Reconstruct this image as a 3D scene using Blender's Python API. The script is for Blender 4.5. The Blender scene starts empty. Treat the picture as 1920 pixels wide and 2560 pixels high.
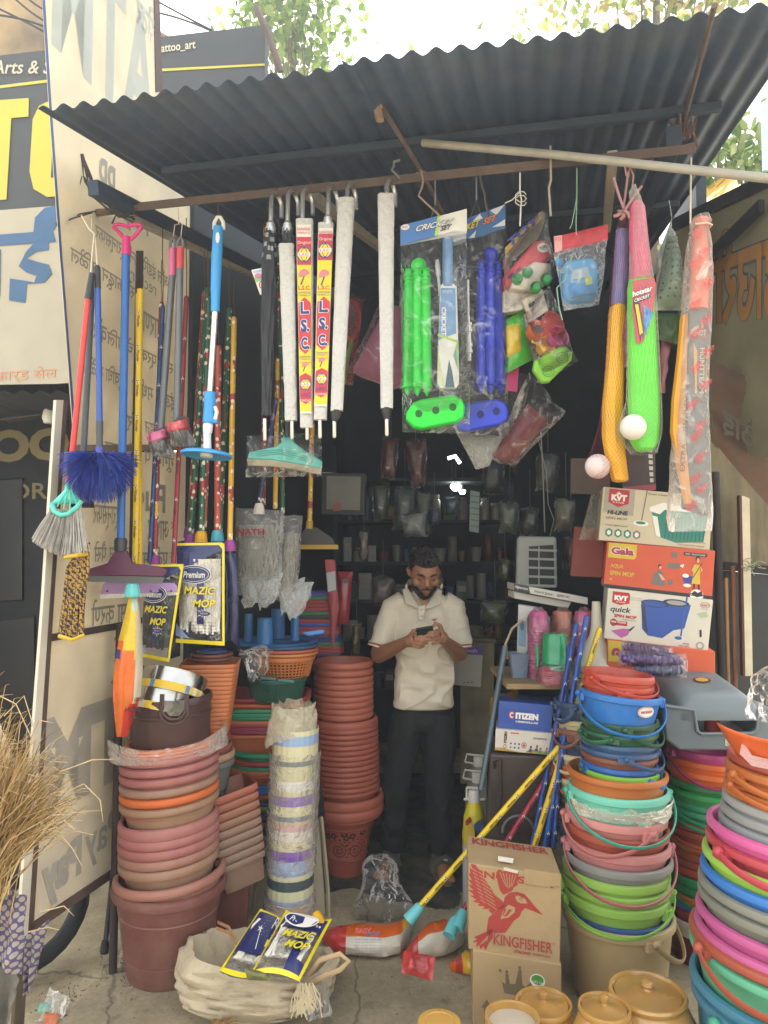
import bpy,math,random
from mathutils import Vector,Matrix,noise,Euler
random.seed(7)
R=math.radians
sc=bpy.context.scene
COL=sc.collection
#camera
F=1849.0
PITCH=R(3.0);CZ=1.70
cam=bpy.data.cameras.new('camera');camo=bpy.data.objects.new('camera',cam);COL.objects.link(camo)
cam.sensor_fit='VERTICAL';cam.sensor_height=36;cam.sensor_width=27;cam.lens=F/2560*36
cam.clip_start=0.05;cam.clip_end=2000
camo.location=(0,0,CZ);camo.rotation_euler=(R(90)+PITCH,0,0)
sc.camera=camo
#world, sun, exposure
SUN_EL,SUN_AZ=57,-8
w=bpy.data.worlds.new('World');sc.world=w;w.use_nodes=True
nt=w.node_tree;nt.nodes.clear()
out=nt.nodes.new('ShaderNodeOutputWorld');bg=nt.nodes.new('ShaderNodeBackground')
sky=nt.nodes.new('ShaderNodeTexSky');sky.sky_type='NISHITA';sky.sun_disc=False
sky.sun_elevation=R(SUN_EL);sky.sun_rotation=R(SUN_AZ)
sky.air_density=1.2;sky.dust_density=6.0;sky.ozone_density=0.6
mx=nt.nodes.new('ShaderNodeMix');mx.data_type='RGBA';mx.inputs[0].default_value=0.62
mx.inputs[7].default_value=(8.7,8.6,8.1,1)
nt.links.new(sky.outputs[0],mx.inputs[6]);nt.links.new(mx.outputs[2],bg.inputs[0])
bg.inputs[1].default_value=0.12
nt.links.new(bg.outputs[0],out.inputs[0])
sl=bpy.data.lights.new('sun','SUN');sl.energy=3.2;sl.angle=R(0.6);sl.color=(1,.96,.9)
so=bpy.data.objects.new('sun',sl);COL.objects.link(so);so.location=(0,20,30)
sd=Vector((math.sin(R(SUN_AZ))*math.cos(R(SUN_EL)),math.cos(R(SUN_AZ))*math.cos(R(SUN_EL)),math.sin(R(SUN_EL))))
so.rotation_euler=sd.to_track_quat('Z','Y').to_euler()
sc.view_settings.view_transform='Standard';sc.view_settings.look='None'
sc.view_settings.exposure=1.68;sc.view_settings.gamma=1
sc.render.engine='CYCLES'
sc.cycles.use_denoising=True
sc.cycles.max_bounces=10;sc.cycles.diffuse_bounces=5;sc.cycles.glossy_bounces=4
sc.cycles.transparent_max_bounces=24
sc.cycles.caustics_reflective=False;sc.cycles.caustics_refractive=False
sc.cycles.sample_clamp_indirect=6
#pixel -> world helpers
_cp,_sp=math.cos(PITCH),math.sin(PITCH)
CAM=Vector((0,0,CZ))
def ray(px,py):
 x=(px-960)/F;z=(1280-py)/F
 return Vector((x,_cp-z*_sp,_sp+z*_cp))
def P(px,py,d):
 r=ray(px,py);return CAM+r*(d/r.y)
def G(px,py,h=0.0):
 r=ray(px,py);return CAM+r*((h-CZ)/r.z)
def S(n,d):return n*d/F
def db(px):return 2.706/(1+0.249*(px-960)/F)
TH=R(12)
U=Vector((math.cos(TH),-math.sin(TH),0));V=Vector((math.sin(TH),math.cos(TH),0));Z=Vector((0,0,1))
class Pl:
 """a plane in the place, addressed by where a line of sight meets it"""
 def __init__(s,p0,n):s.p0=Vector(p0);s.n=Vector(n).normalized()
 def at(s,px,py,off=0.0):
  r=ray(px,py);t=(s.p0-CAM).dot(s.n)/r.dot(s.n)
  return CAM+r*t+s.n*off
def front(d,yaw=0,px=960):
 """upright plane at depth d under column px, facing the street, turned by yaw degrees"""
 a=R(yaw);x=(px-960)/F*d
 return Pl((x,d,0),(math.sin(a),-math.cos(a),0))
 #colours and materials
def lin(c):return c/12.92 if c<=.04045 else((c+.055)/1.055)**2.4
def C(h,k=1.0):
 h=h.lstrip('#');return tuple(min(1,lin(int(h[i:i+2],16)/255)*k)for i in(0,2,4))+(1,)
MATS={}
def mat(col,rough=.4,metal=0.0,bump=0.0,bscale=60,var=.12,vscale=7,spec=.5,trans=0.0,dust=0.0,key=None,stretch=None,coat=0.0):
 k=key or(col,rough,metal,bump,bscale,var,vscale,spec,trans,dust,stretch,coat)
 if k in MATS:return MATS[k]
 m=bpy.data.materials.new('surface');m.use_nodes=True;n=m.node_tree;N=n.nodes;L=n.links
 b=N['Principled BSDF'];c=C(col)if isinstance(col,str)else col
 b.inputs['Roughness'].default_value=rough;b.inputs['Metallic'].default_value=metal
 b.inputs['Specular IOR Level'].default_value=spec
 if coat:b.inputs['Coat Weight'].default_value=coat;b.inputs['Coat Roughness'].default_value=.15
 tc=N.new('ShaderNodeTexCoord');src=tc.outputs['Object']
 if stretch:
  mp=N.new('ShaderNodeMapping');mp.inputs['Scale'].default_value=stretch;L.new(src,mp.inputs[0]);src=mp.outputs[0]
 nz=N.new('ShaderNodeTexNoise');nz.inputs['Scale'].default_value=vscale;nz.inputs['Detail'].default_value=5
 L.new(src,nz.inputs['Vector'])
 mr=N.new('ShaderNodeMapRange');mr.inputs['From Min'].default_value=.25;mr.inputs['From Max'].default_value=.75
 mr.inputs['To Min'].default_value=1-var;mr.inputs['To Max'].default_value=1+var*.7
 L.new(nz.outputs[0],mr.inputs[0])
 mu=N.new('ShaderNodeMix');mu.data_type='RGBA';mu.blend_type='MULTIPLY';mu.inputs[0].default_value=1
 mu.inputs[6].default_value=c;L.new(mr.outputs[0],mu.inputs[7])
 last=mu.outputs[2]
 if dust:
  n2=N.new('ShaderNodeTexNoise');n2.inputs['Scale'].default_value=4.5;n2.inputs['Detail'].default_value=8;n2.inputs['Roughness'].default_value=.7
  L.new(tc.outputs['Object'],n2.inputs['Vector'])
  r2=N.new('ShaderNodeMapRange');r2.inputs['From Min'].default_value=.4;r2.inputs['From Max'].default_value=.75;r2.inputs['To Max'].default_value=dust
  L.new(n2.outputs[0],r2.inputs[0])
  m2=N.new('ShaderNodeMix');m2.data_type='RGBA';m2.inputs[7].default_value=C('b09a80');L.new(r2.outputs[0],m2.inputs[0]);L.new(last,m2.inputs[6]);last=m2.outputs[2]
  rr=N.new('ShaderNodeMapRange');rr.inputs['To Min'].default_value=rough;rr.inputs['To Max'].default_value=min(1,rough+.35);L.new(r2.outputs[0],rr.inputs[0]);L.new(rr.outputs[0],b.inputs['Roughness'])
 else:
  rr=N.new('ShaderNodeMapRange');rr.inputs['From Min'].default_value=.3;rr.inputs['From Max'].default_value=.7
  rr.inputs['To Min'].default_value=max(.02,rough-.07);rr.inputs['To Max'].default_value=min(1,rough+.1);L.new(nz.outputs[0],rr.inputs[0]);L.new(rr.outputs[0],b.inputs['Roughness'])
 L.new(last,b.inputs['Base Color'])
 if bump:
  n3=N.new('ShaderNodeTexNoise');n3.inputs['Scale'].default_value=bscale;n3.inputs['Detail'].default_value=4;L.new(src,n3.inputs['Vector'])
  bp=N.new('ShaderNodeBump');bp.inputs['Strength'].default_value=bump;bp.inputs['Distance'].default_value=.01
  L.new(n3.outputs[0],bp.inputs['Height']);L.new(bp.outputs[0],b.inputs['Normal'])
 if trans:
  o=N['Material Output'];tl=N.new('ShaderNodeBsdfTranslucent');ms=N.new('ShaderNodeMixShader');ms.inputs[0].default_value=trans
  L.new(last,tl.inputs[0]);L.new(b.outputs[0],ms.inputs[1]);L.new(tl.outputs[0],ms.inputs[2]);L.new(ms.outputs[0],o.inputs[0])
 MATS[k]=m;return m
def film(col='ffffff',lo=.05,hi=.4,rough=.16,scale=22,bump=.8,key=None,milky=0.0):
 """thin wrinkled plastic film: mostly clear; it reflects, and pale streaks are painted in as highlights"""
 k=('film',col,lo,hi,rough,scale,bump,milky)
 if k in MATS:return MATS[k]
 m=bpy.data.materials.new('plastic_film');m.use_nodes=True;n=m.node_tree;N=n.nodes;L=n.links
 b=N['Principled BSDF'];o=N['Material Output']
 b.inputs['Base Color'].default_value=C(col);b.inputs['Roughness'].default_value=rough;b.inputs['Specular IOR Level'].default_value=.9
 tc=N.new('ShaderNodeTexCoord')
 nz=N.new('ShaderNodeTexNoise');nz.inputs['Scale'].default_value=scale;nz.inputs['Detail'].default_value=3.5;nz.inputs['Roughness'].default_value=.55;nz.inputs['Distortion'].default_value=1.6
 L.new(tc.outputs['Object'],nz.inputs['Vector'])
 wv=N.new('ShaderNodeTexVoronoi');wv.feature='DISTANCE_TO_EDGE';wv.inputs['Scale'].default_value=scale*.8
 L.new(nz.outputs['Color'],wv.inputs['Vector'])
 mr=N.new('ShaderNodeMapRange');mr.inputs['From Min'].default_value=.53;mr.inputs['From Max'].default_value=.74;mr.inputs['To Min'].default_value=lo;mr.inputs['To Max'].default_value=hi  # noise peaks whiten the film, standing in for sky highlights
 L.new(nz.outputs[0],mr.inputs[0])
 bp=N.new('ShaderNodeBump');bp.inputs['Strength'].default_value=bump;bp.inputs['Distance'].default_value=.02
 L.new(nz.outputs[0],bp.inputs['Height']);L.new(bp.outputs[0],b.inputs['Normal'])
 fr=N.new('ShaderNodeFresnel');fr.inputs['IOR'].default_value=1.38;L.new(bp.outputs[0],fr.inputs['Normal'])
 ad=N.new('ShaderNodeMath');ad.operation='ADD';ad.use_clamp=True;L.new(mr.outputs[0],ad.inputs[0]);L.new(fr.outputs[0],ad.inputs[1])
 if lo<=.05:
  g=N.new('ShaderNodeBsdfGlossy');g.inputs['Color'].default_value=(.95,.95,.95,1);g.inputs['Roughness'].default_value=rough;L.new(bp.outputs[0],g.inputs['Normal']);gm=N.new('ShaderNodeMixShader');gm.inputs[0].default_value=.6;L.new(b.outputs[0],gm.inputs[1]);L.new(g.outputs[0],gm.inputs[2]);b=gm
 tr=N.new('ShaderNodeBsdfTransparent');ms=N.new('ShaderNodeMixShader')
 tr.inputs[0].default_value=(1-.25*milky,)*3+(1,)
 L.new(ad.outputs[0],ms.inputs[0]);L.new(tr.outputs[0],ms.inputs[1]);L.new(b.outputs[0],ms.inputs[2]);L.new(ms.outputs[0],o.inputs[0])
 MATS[k]=m;return m
def emis(col,s):
 k=('e',col,s)
 if k in MATS:return MATS[k]
 m=bpy.data.materials.new('lit_lamp');m.use_nodes=True;b=m.node_tree.nodes['Principled BSDF']
 b.inputs['Emission Color'].default_value=C(col);b.inputs['Emission Strength'].default_value=s
 MATS[k]=m;return m
def floral(base,spots,petal,key):
 """printed sleeve of a mop stick: scattered flowers on a plain ground"""
 if key in MATS:return MATS[key]
 m=bpy.data.materials.new('printed_sleeve');m.use_nodes=True;n=m.node_tree;N=n.nodes;L=n.links
 b=N['Principled BSDF'];b.inputs['Roughness'].default_value=.28
 tc=N.new('ShaderNodeTexCoord');last=None
 cur=C(base)
 prev=None
 for i,(col,scl,thr)in enumerate(((spots,17,.36),(petal,34,.3),(base,34,.1))):
  vo=N.new('ShaderNodeTexVoronoi');vo.inputs['Scale'].default_value=scl;vo.inputs['Randomness'].default_value=.8
  mp=N.new('ShaderNodeMapping');mp.inputs['Location'].default_value=(0 if i!=0 else 3.3,)*3;L.new(tc.outputs['Object'],mp.inputs[0])
  if i==1:
   nn=N.new('ShaderNodeTexNoise');nn.inputs['Scale'].default_value=130;L.new(tc.outputs['Object'],nn.inputs[0])
   mm=N.new('ShaderNodeMix');mm.data_type='RGBA';mm.inputs[0].default_value=.012;L.new(mp.outputs[0],mm.inputs[6]);L.new(nn.outputs['Color'],mm.inputs[7]);L.new(mm.outputs[2],vo.inputs['Vector'])
  else:L.new(mp.outputs[0],vo.inputs['Vector'])
  lt=N.new('ShaderNodeMath');lt.operation='LESS_THAN';lt.inputs[1].default_value=thr;L.new(vo.outputs['Distance'],lt.inputs[0])
  mxx=N.new('ShaderNodeMix');mxx.data_type='RGBA';L.new(lt.outputs[0],mxx.inputs[0])
  if prev is None:mxx.inputs[6].default_value=cur
  else:L.new(prev,mxx.inputs[6])
  mxx.inputs[7].default_value=C(col);prev=mxx.outputs[2]
 L.new(prev,b.inputs['Base Color']);MATS[key]=m;return m
 #mesh builder
TXT={}
def text_mesh(s,shear=0.0,bold=0.0):
 k=(s,shear,bold)
 if k in TXT:return TXT[k]
 cu=bpy.data.curves.new('t','FONT');cu.body=s;cu.size=1;cu.shear=shear;cu.offset=bold;cu.resolution_u=3
 o=bpy.data.objects.new('t',cu);COL.objects.link(o)
 dg=bpy.context.evaluated_depsgraph_get();me=bpy.data.meshes.new_from_object(o.evaluated_get(dg))
 vs=[v.co.copy()for v in me.vertices];fs=[tuple(p.vertices)for p in me.polygons]
 bpy.data.objects.remove(o);bpy.data.curves.remove(cu);bpy.data.meshes.remove(me)
 if vs:
  x0=min(v.x for v in vs);x1=max(v.x for v in vs);y0=min(v.y for v in vs);y1=max(v.y for v in vs)
  vs=[((v.x-x0)/max(1e-6,x1-x0),(v.y-y0)/max(1e-6,y1-y0))for v in vs]
 TXT[k]=(vs,fs);return TXT[k]
ORG={}
class MB:
 def __init__(s):s.v=[];s.f=[];s.m=[]
 def add(s,vs,fs,m=0):
  b=len(s.v);s.v+=[tuple(v)for v in vs]
  for f in fs:s.f.append(tuple(i+b for i in f));s.m.append(m)
  return s
 def box(s,c,sz,m=0,M=None):
  x,y,z=(a/2 for a in sz);vs=[Vector((i*x,j*y,k*z))for i in(-1,1)for j in(-1,1)for k in(-1,1)]
  if M:vs=[M@v for v in vs]
  c=Vector(c);vs=[v+c for v in vs]
  return s.add(vs,[(0,1,3,2),(4,6,7,5),(0,4,5,1),(2,3,7,6),(0,2,6,4),(1,5,7,3)],m)
 def beam(s,a,b,wd,ht,m=0,up=Z):
  a=Vector(a);b=Vector(b);t=(b-a).normalized();x=t.cross(up)
  if x.length<1e-4:x=t.cross(Vector((0,1,0)))
  x.normalize();y=x.cross(t).normalized();vs=[]
  for p in(a,b):
   for i,j in((-1,-1),(1,-1),(1,1),(-1,1)):vs.append(p+x*i*wd/2+y*j*ht/2)
  return s.add(vs,[(3,2,1,0),(4,5,6,7),(0,1,5,4),(1,2,6,5),(2,3,7,6),(3,0,4,7)],m)
 def tube(s,pts,r,n=8,m=0,cap=True,sx=1.0,ref=None,closed=False):
  pts=[Vector(p)for p in pts];k=len(pts);rs=r if isinstance(r,(list,tuple))else[r]*k
  x=None;vs=[];fs=[]
  for i,p in enumerate(pts):
   if closed:t=pts[(i+1)%k]-pts[i-1]
   else:t=pts[min(k-1,i+1)]-pts[max(0,i-1)]
   if t.length<1e-9:t=Vector((0,0,1))
   t.normalize()
   if ref is not None:x=Vector(ref)-t*Vector(ref).dot(t)
   elif x is None:
    x=t.cross(Z)
    if x.length<.05:x=t.cross(Vector((0,1,0)))
   else:x=x-t*x.dot(t)
   if x.length<1e-6:x=t.orthogonal()
   x.normalize();y=t.cross(x)
   for j in range(n):
    a=2*math.pi*j/n;vs.append(p+x*math.cos(a)*rs[i]*sx+y*math.sin(a)*rs[i])
  for i in range(k if closed else k-1):
   i2=(i+1)%k
   for j in range(n):
    j2=(j+1)%n;fs.append((i*n+j,i*n+j2,i2*n+j2,i2*n+j))
  if cap and not closed:
   fs.append(tuple(range(n-1,-1,-1)));fs.append(tuple((k-1)*n+j for j in range(n)))
  return s.add(vs,fs,m)
 def lathe(s,prof,n=32,m=0,M=None,a0=0.0,a1=2*math.pi,sq=None):
  """profile of (r, z) turned about Z; sq > 2 makes it a rounded square"""
  full=abs(a1-a0-2*math.pi)<1e-6;k=len(prof);cn=n if full else n+1;vs=[];fs=[]
  for r,z in prof:
   for j in range(cn):
    a=a0+(a1-a0)*j/n;c,q=math.cos(a),math.sin(a);g=1.0
    if sq:g=(abs(c)**sq+abs(q)**sq)**(-1/sq)
    v=Vector((r*c*g,r*q*g,z));vs.append(M@v if M else v)
  for i in range(k-1):
   for j in range(n):
    j2=(j+1)%cn;fs.append((i*cn+j,i*cn+j2,(i+1)*cn+j2,(i+1)*cn+j))
  return s.add(vs,fs,m)
 def ball(s,c,r,nu=16,nv=10,m=0,M=None):
  if not isinstance(r,(tuple,list)):r=(r,r,r)
  c=Vector(c);vs=[];fs=[]
  for i in range(nv+1):
   t=math.pi*i/nv
   for j in range(nu):
    a=2*math.pi*j/nu;v=Vector((r[0]*math.sin(t)*math.cos(a),r[1]*math.sin(t)*math.sin(a),r[2]*math.cos(t)))
    vs.append((M@v if M else v)+c)
  for i in range(nv):
   for j in range(nu):fs.append((i*nu+j,(i+1)*nu+j,(i+1)*nu+(j+1)%nu,i*nu+(j+1)%nu))
  return s.add(vs,fs,m)
 def slab(s,pts,pl,t=.004,m=0,off=0.0,back=None):
  """outline traced on a plane, given a real thickness t behind it"""
  a=[pl.at(x,y,off)for x,y in pts];b=[p-pl.n*t for p in a];k=len(a)
  fs=[tuple(range(k)),tuple(range(2*k-1,k-1,-1))]+[(i,k+i,k+(i+1)%k,(i+1)%k)for i in range(k)]
  return s.add(a+b,fs,m)
 def poly(s,pts,pl,m=0,off=.0008):
  return s.add([pl.at(x,y,off)for x,y in pts],[tuple(range(len(pts)))],m)
 def ell(s,cx,cy,rx,ry,pl,m=0,off=.0008,n=24,rot=0.0,ring=None):
  pts=[]
  for i in range(n):
   a=2*math.pi*i/n;x,y=rx*math.cos(a),ry*math.sin(a);pts.append((cx+x*math.cos(rot)-y*math.sin(rot),cy+x*math.sin(rot)+y*math.cos(rot)))
  if ring is None:return s.poly(pts,pl,m,off)
  inn=[(cx+(x-cx)*ring,cy+(y-cy)*ring)for x,y in pts]
  vs=[pl.at(x,y,off)for x,y in pts+inn]
  return s.add(vs,[(i,(i+1)%n,n+(i+1)%n,n+i)for i in range(n)],m)
 def text(s,st,q,pl,m=0,off=.0012,mirror=False,shear=0.0,bold=0.0):
  """q: box (x0,y0,x1,y1) or four corners tl,tr,br,bl, as seen on the plane"""
  if len(q)==4 and not isinstance(q[0],(tuple,list)):x0,y0,x1,y1=q;q=((x0,y0),(x1,y0),(x1,y1),(x0,y1))
  vs,fs=text_mesh(st,shear,bold)
  if not vs:return s
  o=[]
  for u,v in vs:
   if mirror:u=1-u
   x=(q[3][0]*(1-u)+q[2][0]*u)*(1-v)+(q[0][0]*(1-u)+q[1][0]*u)*v
   y=(q[3][1]*(1-u)+q[2][1]*u)*(1-v)+(q[0][1]*(1-u)+q[1][1]*u)*v
   o.append(pl.at(x,y,off))
  return s.add(o,fs,m)
 def pillow(s,q,pl,t=.02,tb=None,m=0,nx=14,ny=18,cr=.004,fs_=9.0,seed=0,pw=3.0,wob=0.0):
  """a filled bag: two sheets that meet at the rim"""
  if len(q)==4 and not isinstance(q[0],(tuple,list)):x0,y0,x1,y1=q;q=((x0,y0),(x1,y0),(x1,y1),(x0,y1))
  tb=t if tb is None else tb
  for sgn,th in((1,t),(-1,tb)):
   vs=[]
   for j in range(ny+1):
    for i in range(nx+1):
     u,v=i/nx,j/ny
     x=(q[0][0]*(1-u)+q[1][0]*u)*(1-v)+(q[3][0]*(1-u)+q[2][0]*u)*v
     y=(q[0][1]*(1-u)+q[1][1]*u)*(1-v)+(q[3][1]*(1-u)+q[2][1]*u)*v
     e=(1-abs(2*u-1)**pw)*(1-abs(2*v-1)**pw)
     if wob:
      x+=wob*noise.noise(Vector((u*3,v*4,seed+.5)));y+=wob*noise.noise(Vector((u*3+9,v*4,seed+.5)))
     p=pl.at(x,y);nn=noise.noise(Vector((p.x*fs_*4,p.z*fs_*2.5,seed+sgn)))+.5*noise.noise(Vector((p.x*fs_*9,p.z*fs_*7,seed+sgn)))
     vs.append(p+pl.n*(sgn*(th*e+.0004)+cr*nn*min(1,e*3+.25)))
   fs=[]
   for j in range(ny):
    for i in range(nx):
     a=j*(nx+1)+i;f=(a,a+nx+1,a+nx+2,a+1);fs.append(f if sgn>0 else f[::-1])
   s.add(vs,fs,m)
  return s
 def build(s,name,mats,parent=None,label=None,cat=None,group=None,kind=None,smooth=40,bevel=0,org=None):
  if not isinstance(mats,(list,tuple)):mats=[mats]
  if parent is not None:o0=ORG[parent.name]
  elif org is not None:o0=Vector(org)
  else:
   n=len(s.v);zmin=min(v[2]for v in s.v);o0=Vector((sum(v[0]for v in s.v)/n,sum(v[1]for v in s.v)/n,zmin))
  me=bpy.data.meshes.new(name)
  me.from_pydata([(v[0]-o0.x,v[1]-o0.y,v[2]-o0.z)for v in s.v],[],s.f)
  for m in mats:me.materials.append(m)
  me.polygons.foreach_set('material_index',s.m)
  if smooth:
   me.shade_smooth();me.set_sharp_from_angle(angle=R(smooth))
  me.update()
  o=bpy.data.objects.new(name,me);COL.objects.link(o)
  if parent is not None:o.parent=parent
  else:o.location=o0
  ORG[o.name]=o0
  if bevel:
   b=o.modifiers.new('bevel','BEVEL');b.width=bevel;b.segments=2;b.limit_method='ANGLE';b.angle_limit=R(50)
  tag(o,label,cat,group,kind);return o
def tag(o,label=None,cat=None,group=None,kind=None):
 if label:o['label']=label
 if cat:o['category']=cat
 if group:o['group']=group
 if kind:o['kind']=kind
 return o
def thing(name,label,cat,loc,group=None):
 o=bpy.data.objects.new(name,None);COL.objects.link(o);o.location=Vector(loc);o.empty_display_size=.05
 ORG[o.name]=Vector(loc);return tag(o,label,cat,group)
def merge_into(o,b,mats):
 """print or pattern that belongs to a part goes into that part's own mesh"""
 me=o.data;k=len(me.materials);o0=ORG[o.name];n=len(me.vertices)
 vs=[tuple(v.co)for v in me.vertices]+[(v[0]-o0.x,v[1]-o0.y,v[2]-o0.z)for v in b.v]
 fs=[tuple(p.vertices)for p in me.polygons]+[tuple(i+n for i in f)for f in b.f];mi=[p.material_index for p in me.polygons]+[m+k for m in b.m]
 m2=bpy.data.meshes.new(me.name)
 m2.from_pydata(vs,[],fs)
 for m in list(me.materials)+list(mats):m2.materials.append(m)
 m2.polygons.foreach_set('material_index',mi);m2.shade_smooth();m2.set_sharp_from_angle(angle=R(40));m2.update();o.data=m2
def lerp(a,b,t):return a+(b-a)*t
ORD=['topmost','second','third','fourth','fifth','sixth','seventh','eighth','ninth','tenth','eleventh','twelfth','thirteenth','fourteenth','fifteenth','sixteenth','seventeenth','eighteenth','nineteenth','twentieth']
STEEL=mat('c8c8c4',.22,1.0,var=.05)
RUST=mat('6b5a50',.75,.3,bump=.4,bscale=90,var=.3,vscale=14)
DARKMETAL=mat('33302f',.6,.2,var=.2)
BLACK=mat('1b1c1f',.5,var=.15)
WHITE=mat('e6e4dc',.45,var=.05)
STRING=mat('cfc6b4',.9)
CLEAR=film('ffffff',.0,.3,.09,13)
MILKY=film('e9e6dc',.25,.6,.25,16,milky=.4)
#SETTING
class Wl:
 """upright wall addressed in metres: along its run and up"""
 def __init__(s,p0,d,n):s.p0=Vector(p0);s.d=Vector(d).normalized();s.n=Vector(n).normalized()
 def at(s,a,z,off=0.0):return s.p0+s.d*a+Z*z+s.n*off
def ground_mat(key,base,dark,scale):
 m=bpy.data.materials.new('concrete');m.use_nodes=True;n=m.node_tree;N=n.nodes;L=n.links;b=N['Principled BSDF']
 tc=N.new('ShaderNodeTexCoord')
 a=N.new('ShaderNodeTexNoise');a.inputs['Scale'].default_value=scale;a.inputs['Detail'].default_value=9;a.inputs['Roughness'].default_value=.68;L.new(tc.outputs['Object'],a.inputs[0])
 r=N.new('ShaderNodeValToRGB');r.color_ramp.elements[0].position=.36;r.color_ramp.elements[0].color=C(dark);r.color_ramp.elements[1].position=.62;r.color_ramp.elements[1].color=C(base);L.new(a.outputs[0],r.inputs[0])
 d=N.new('ShaderNodeTexNoise');d.inputs['Scale'].default_value=38;d.inputs['Detail'].default_value=8;d.inputs['Roughness'].default_value=.75;L.new(tc.outputs['Object'],d.inputs[0])
 mr=N.new('ShaderNodeMapRange');mr.inputs['From Min'].default_value=.3;mr.inputs['From Max'].default_value=.7;mr.inputs['To Min'].default_value=.78;mr.inputs['To Max'].default_value=1.12;L.new(d.outputs[0],mr.inputs[0])
 mu=N.new('ShaderNodeMix');mu.data_type='RGBA';mu.blend_type='MULTIPLY';mu.inputs[0].default_value=1;L.new(r.outputs[0],mu.inputs[6]);L.new(mr.outputs[0],mu.inputs[7]);L.new(mu.outputs[2],b.inputs['Base Color'])
 b.inputs['Roughness'].default_value=.9;b.inputs['Specular IOR Level'].default_value=.2
 ck=N.new('ShaderNodeTexVoronoi');ck.feature='DISTANCE_TO_EDGE';ck.inputs['Scale'].default_value=.9;wn=N.new('ShaderNodeTexNoise');wn.inputs['Scale'].default_value=5;wn.inputs['Detail'].default_value=6;L.new(tc.outputs['Object'],wn.inputs[0])
 wm=N.new('ShaderNodeMix');wm.data_type='RGBA';wm.inputs[0].default_value=.14;L.new(tc.outputs['Object'],wm.inputs[6]);L.new(wn.outputs['Color'],wm.inputs[7]);L.new(wm.outputs[2],ck.inputs['Vector'])
 cr=N.new('ShaderNodeMapRange');cr.inputs['From Max'].default_value=.006;cr.inputs['To Min'].default_value=.45;L.new(ck.outputs['Distance'],cr.inputs[0])
 sp=N.new('ShaderNodeTexNoise');sp.inputs['Scale'].default_value=11;sp.inputs['Detail'].default_value=3;L.new(tc.outputs['Object'],sp.inputs[0]);sr=N.new('ShaderNodeMapRange');sr.inputs['From Min'].default_value=.62;sr.inputs['From Max'].default_value=.7;sr.inputs['To Min'].default_value=1;sr.inputs['To Max'].default_value=.72;L.new(sp.outputs[0],sr.inputs[0])
 m3=N.new('ShaderNodeMath');m3.operation='MULTIPLY';L.new(cr.outputs[0],m3.inputs[0]);L.new(sr.outputs[0],m3.inputs[1])
 m4=N.new('ShaderNodeMix');m4.data_type='RGBA';m4.blend_type='MULTIPLY';m4.inputs[0].default_value=1;L.new(mu.outputs[2],m4.inputs[6]);L.new(m3.outputs[0],m4.inputs[7]);L.new(m4.outputs[2],b.inputs['Base Color'])
 bp=N.new('ShaderNodeBump');bp.inputs['Strength'].default_value=.6;bp.inputs['Distance'].default_value=.012;L.new(d.outputs[0],bp.inputs['Height']);L.new(bp.outputs[0],b.inputs['Normal'])
 return m
GM=ground_mat('g','ada083','857760',2.2);SM=ground_mat('s','aea288','8b8069',1.9)
m_=MB();m_.add([(-24,-24,-.03),(24,-24,-.03),(24,26,-.03),(-24,26,-.03)],[(0,1,2,3)])
m_.build('ground',GM,kind='structure',smooth=0,org=(0,0,0))
m_=MB();rnd=random.Random(3);edge=[]
ctrl=[G(-150,2900),G(100,2600),G(190,2510),G(262,2450),G(300,2415),G(320,2330),G(318,2180),(-1.0,4.2,0),(-.9,7.2,0)]
for i in range(len(ctrl)-1):
 a,b=Vector(ctrl[i]),Vector(ctrl[i+1]);k=max(2,int((b-a).length/.03))
 for j in range(k):p=a.lerp(b,j/k);edge.append((p.x+rnd.uniform(-.012,.012),p.y+rnd.uniform(-.012,.012)))
top=edge+[(3.2,7.2),(3.2,.6),(-1.6,.6)]
k=len(top);m_.add([(x,y,0)for x,y in top]+[(x-.012,y,-.031)for x,y in top],[tuple(range(k-1,-1,-1))]+[(i,(i+1)%k,k+(i+1)%k,k+i)for i in range(k)])
m_.build('pavement',SM,kind='structure',smooth=0,org=(0,0,0))
b=MB();rnd=random.Random(31)
for k in range(700):
 x,y=rnd.choice(((rnd.uniform(60,1200),rnd.uniform(2290,2560)),(rnd.gauss(190,60),rnd.gauss(2500,40)),(rnd.uniform(250,340),rnd.uniform(2350,2470))));p=G(x,y);s_=rnd.uniform(.0012,.0045);p.z=.001 if x>300 else-.028
 M=Euler((rnd.random()*3,rnd.random()*3,rnd.random()*3)).to_matrix().to_4x4();b.ball(p,(s_,s_*.8,s_*.5),5,3,rnd.choice((0,0,1)),M=M)
for k in range(60):p=G(rnd.uniform(60,1150),rnd.uniform(2330,2550));a=rnd.random()*3;L_=rnd.uniform(.01,.04);b.tube([p+Z*.002,p+Vector((math.cos(a)*L_,math.sin(a)*L_,.003))],.0007,3,2)
b.build('grit',[mat('6f6350',.9),mat('3f3a34',.9),mat('a88f5c',.8)],kind='stuff',smooth=0)
m_=MB();pts=[]
for i,(x,y)in enumerate([(800,2235),(880,2222),(960,2250),(1040,2262),(1110,2275),(1140,2270),(1150,2240),(1168,2215),(1162,2180),(1180,2150),(1230,2040),(1250,1935),(760,1935),(740,2100)]):pts.append(G(x,y))
fin=[]
for i in range(len(pts)):
 a,b=pts[i],pts[(i+1)%len(pts)]
 for j in range(8):p=a.lerp(b,j/8);fin.append((p.x+rnd.uniform(-.012,.012),p.y+rnd.uniform(-.012,.012),.005))
k=len(fin);m_.add(fin+[(x,y,.0005)for x,y,z in fin],[tuple(range(k-1,-1,-1))]+[(i,(i+1)%k,k+(i+1)%k,k+i)for i in range(k)])
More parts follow.
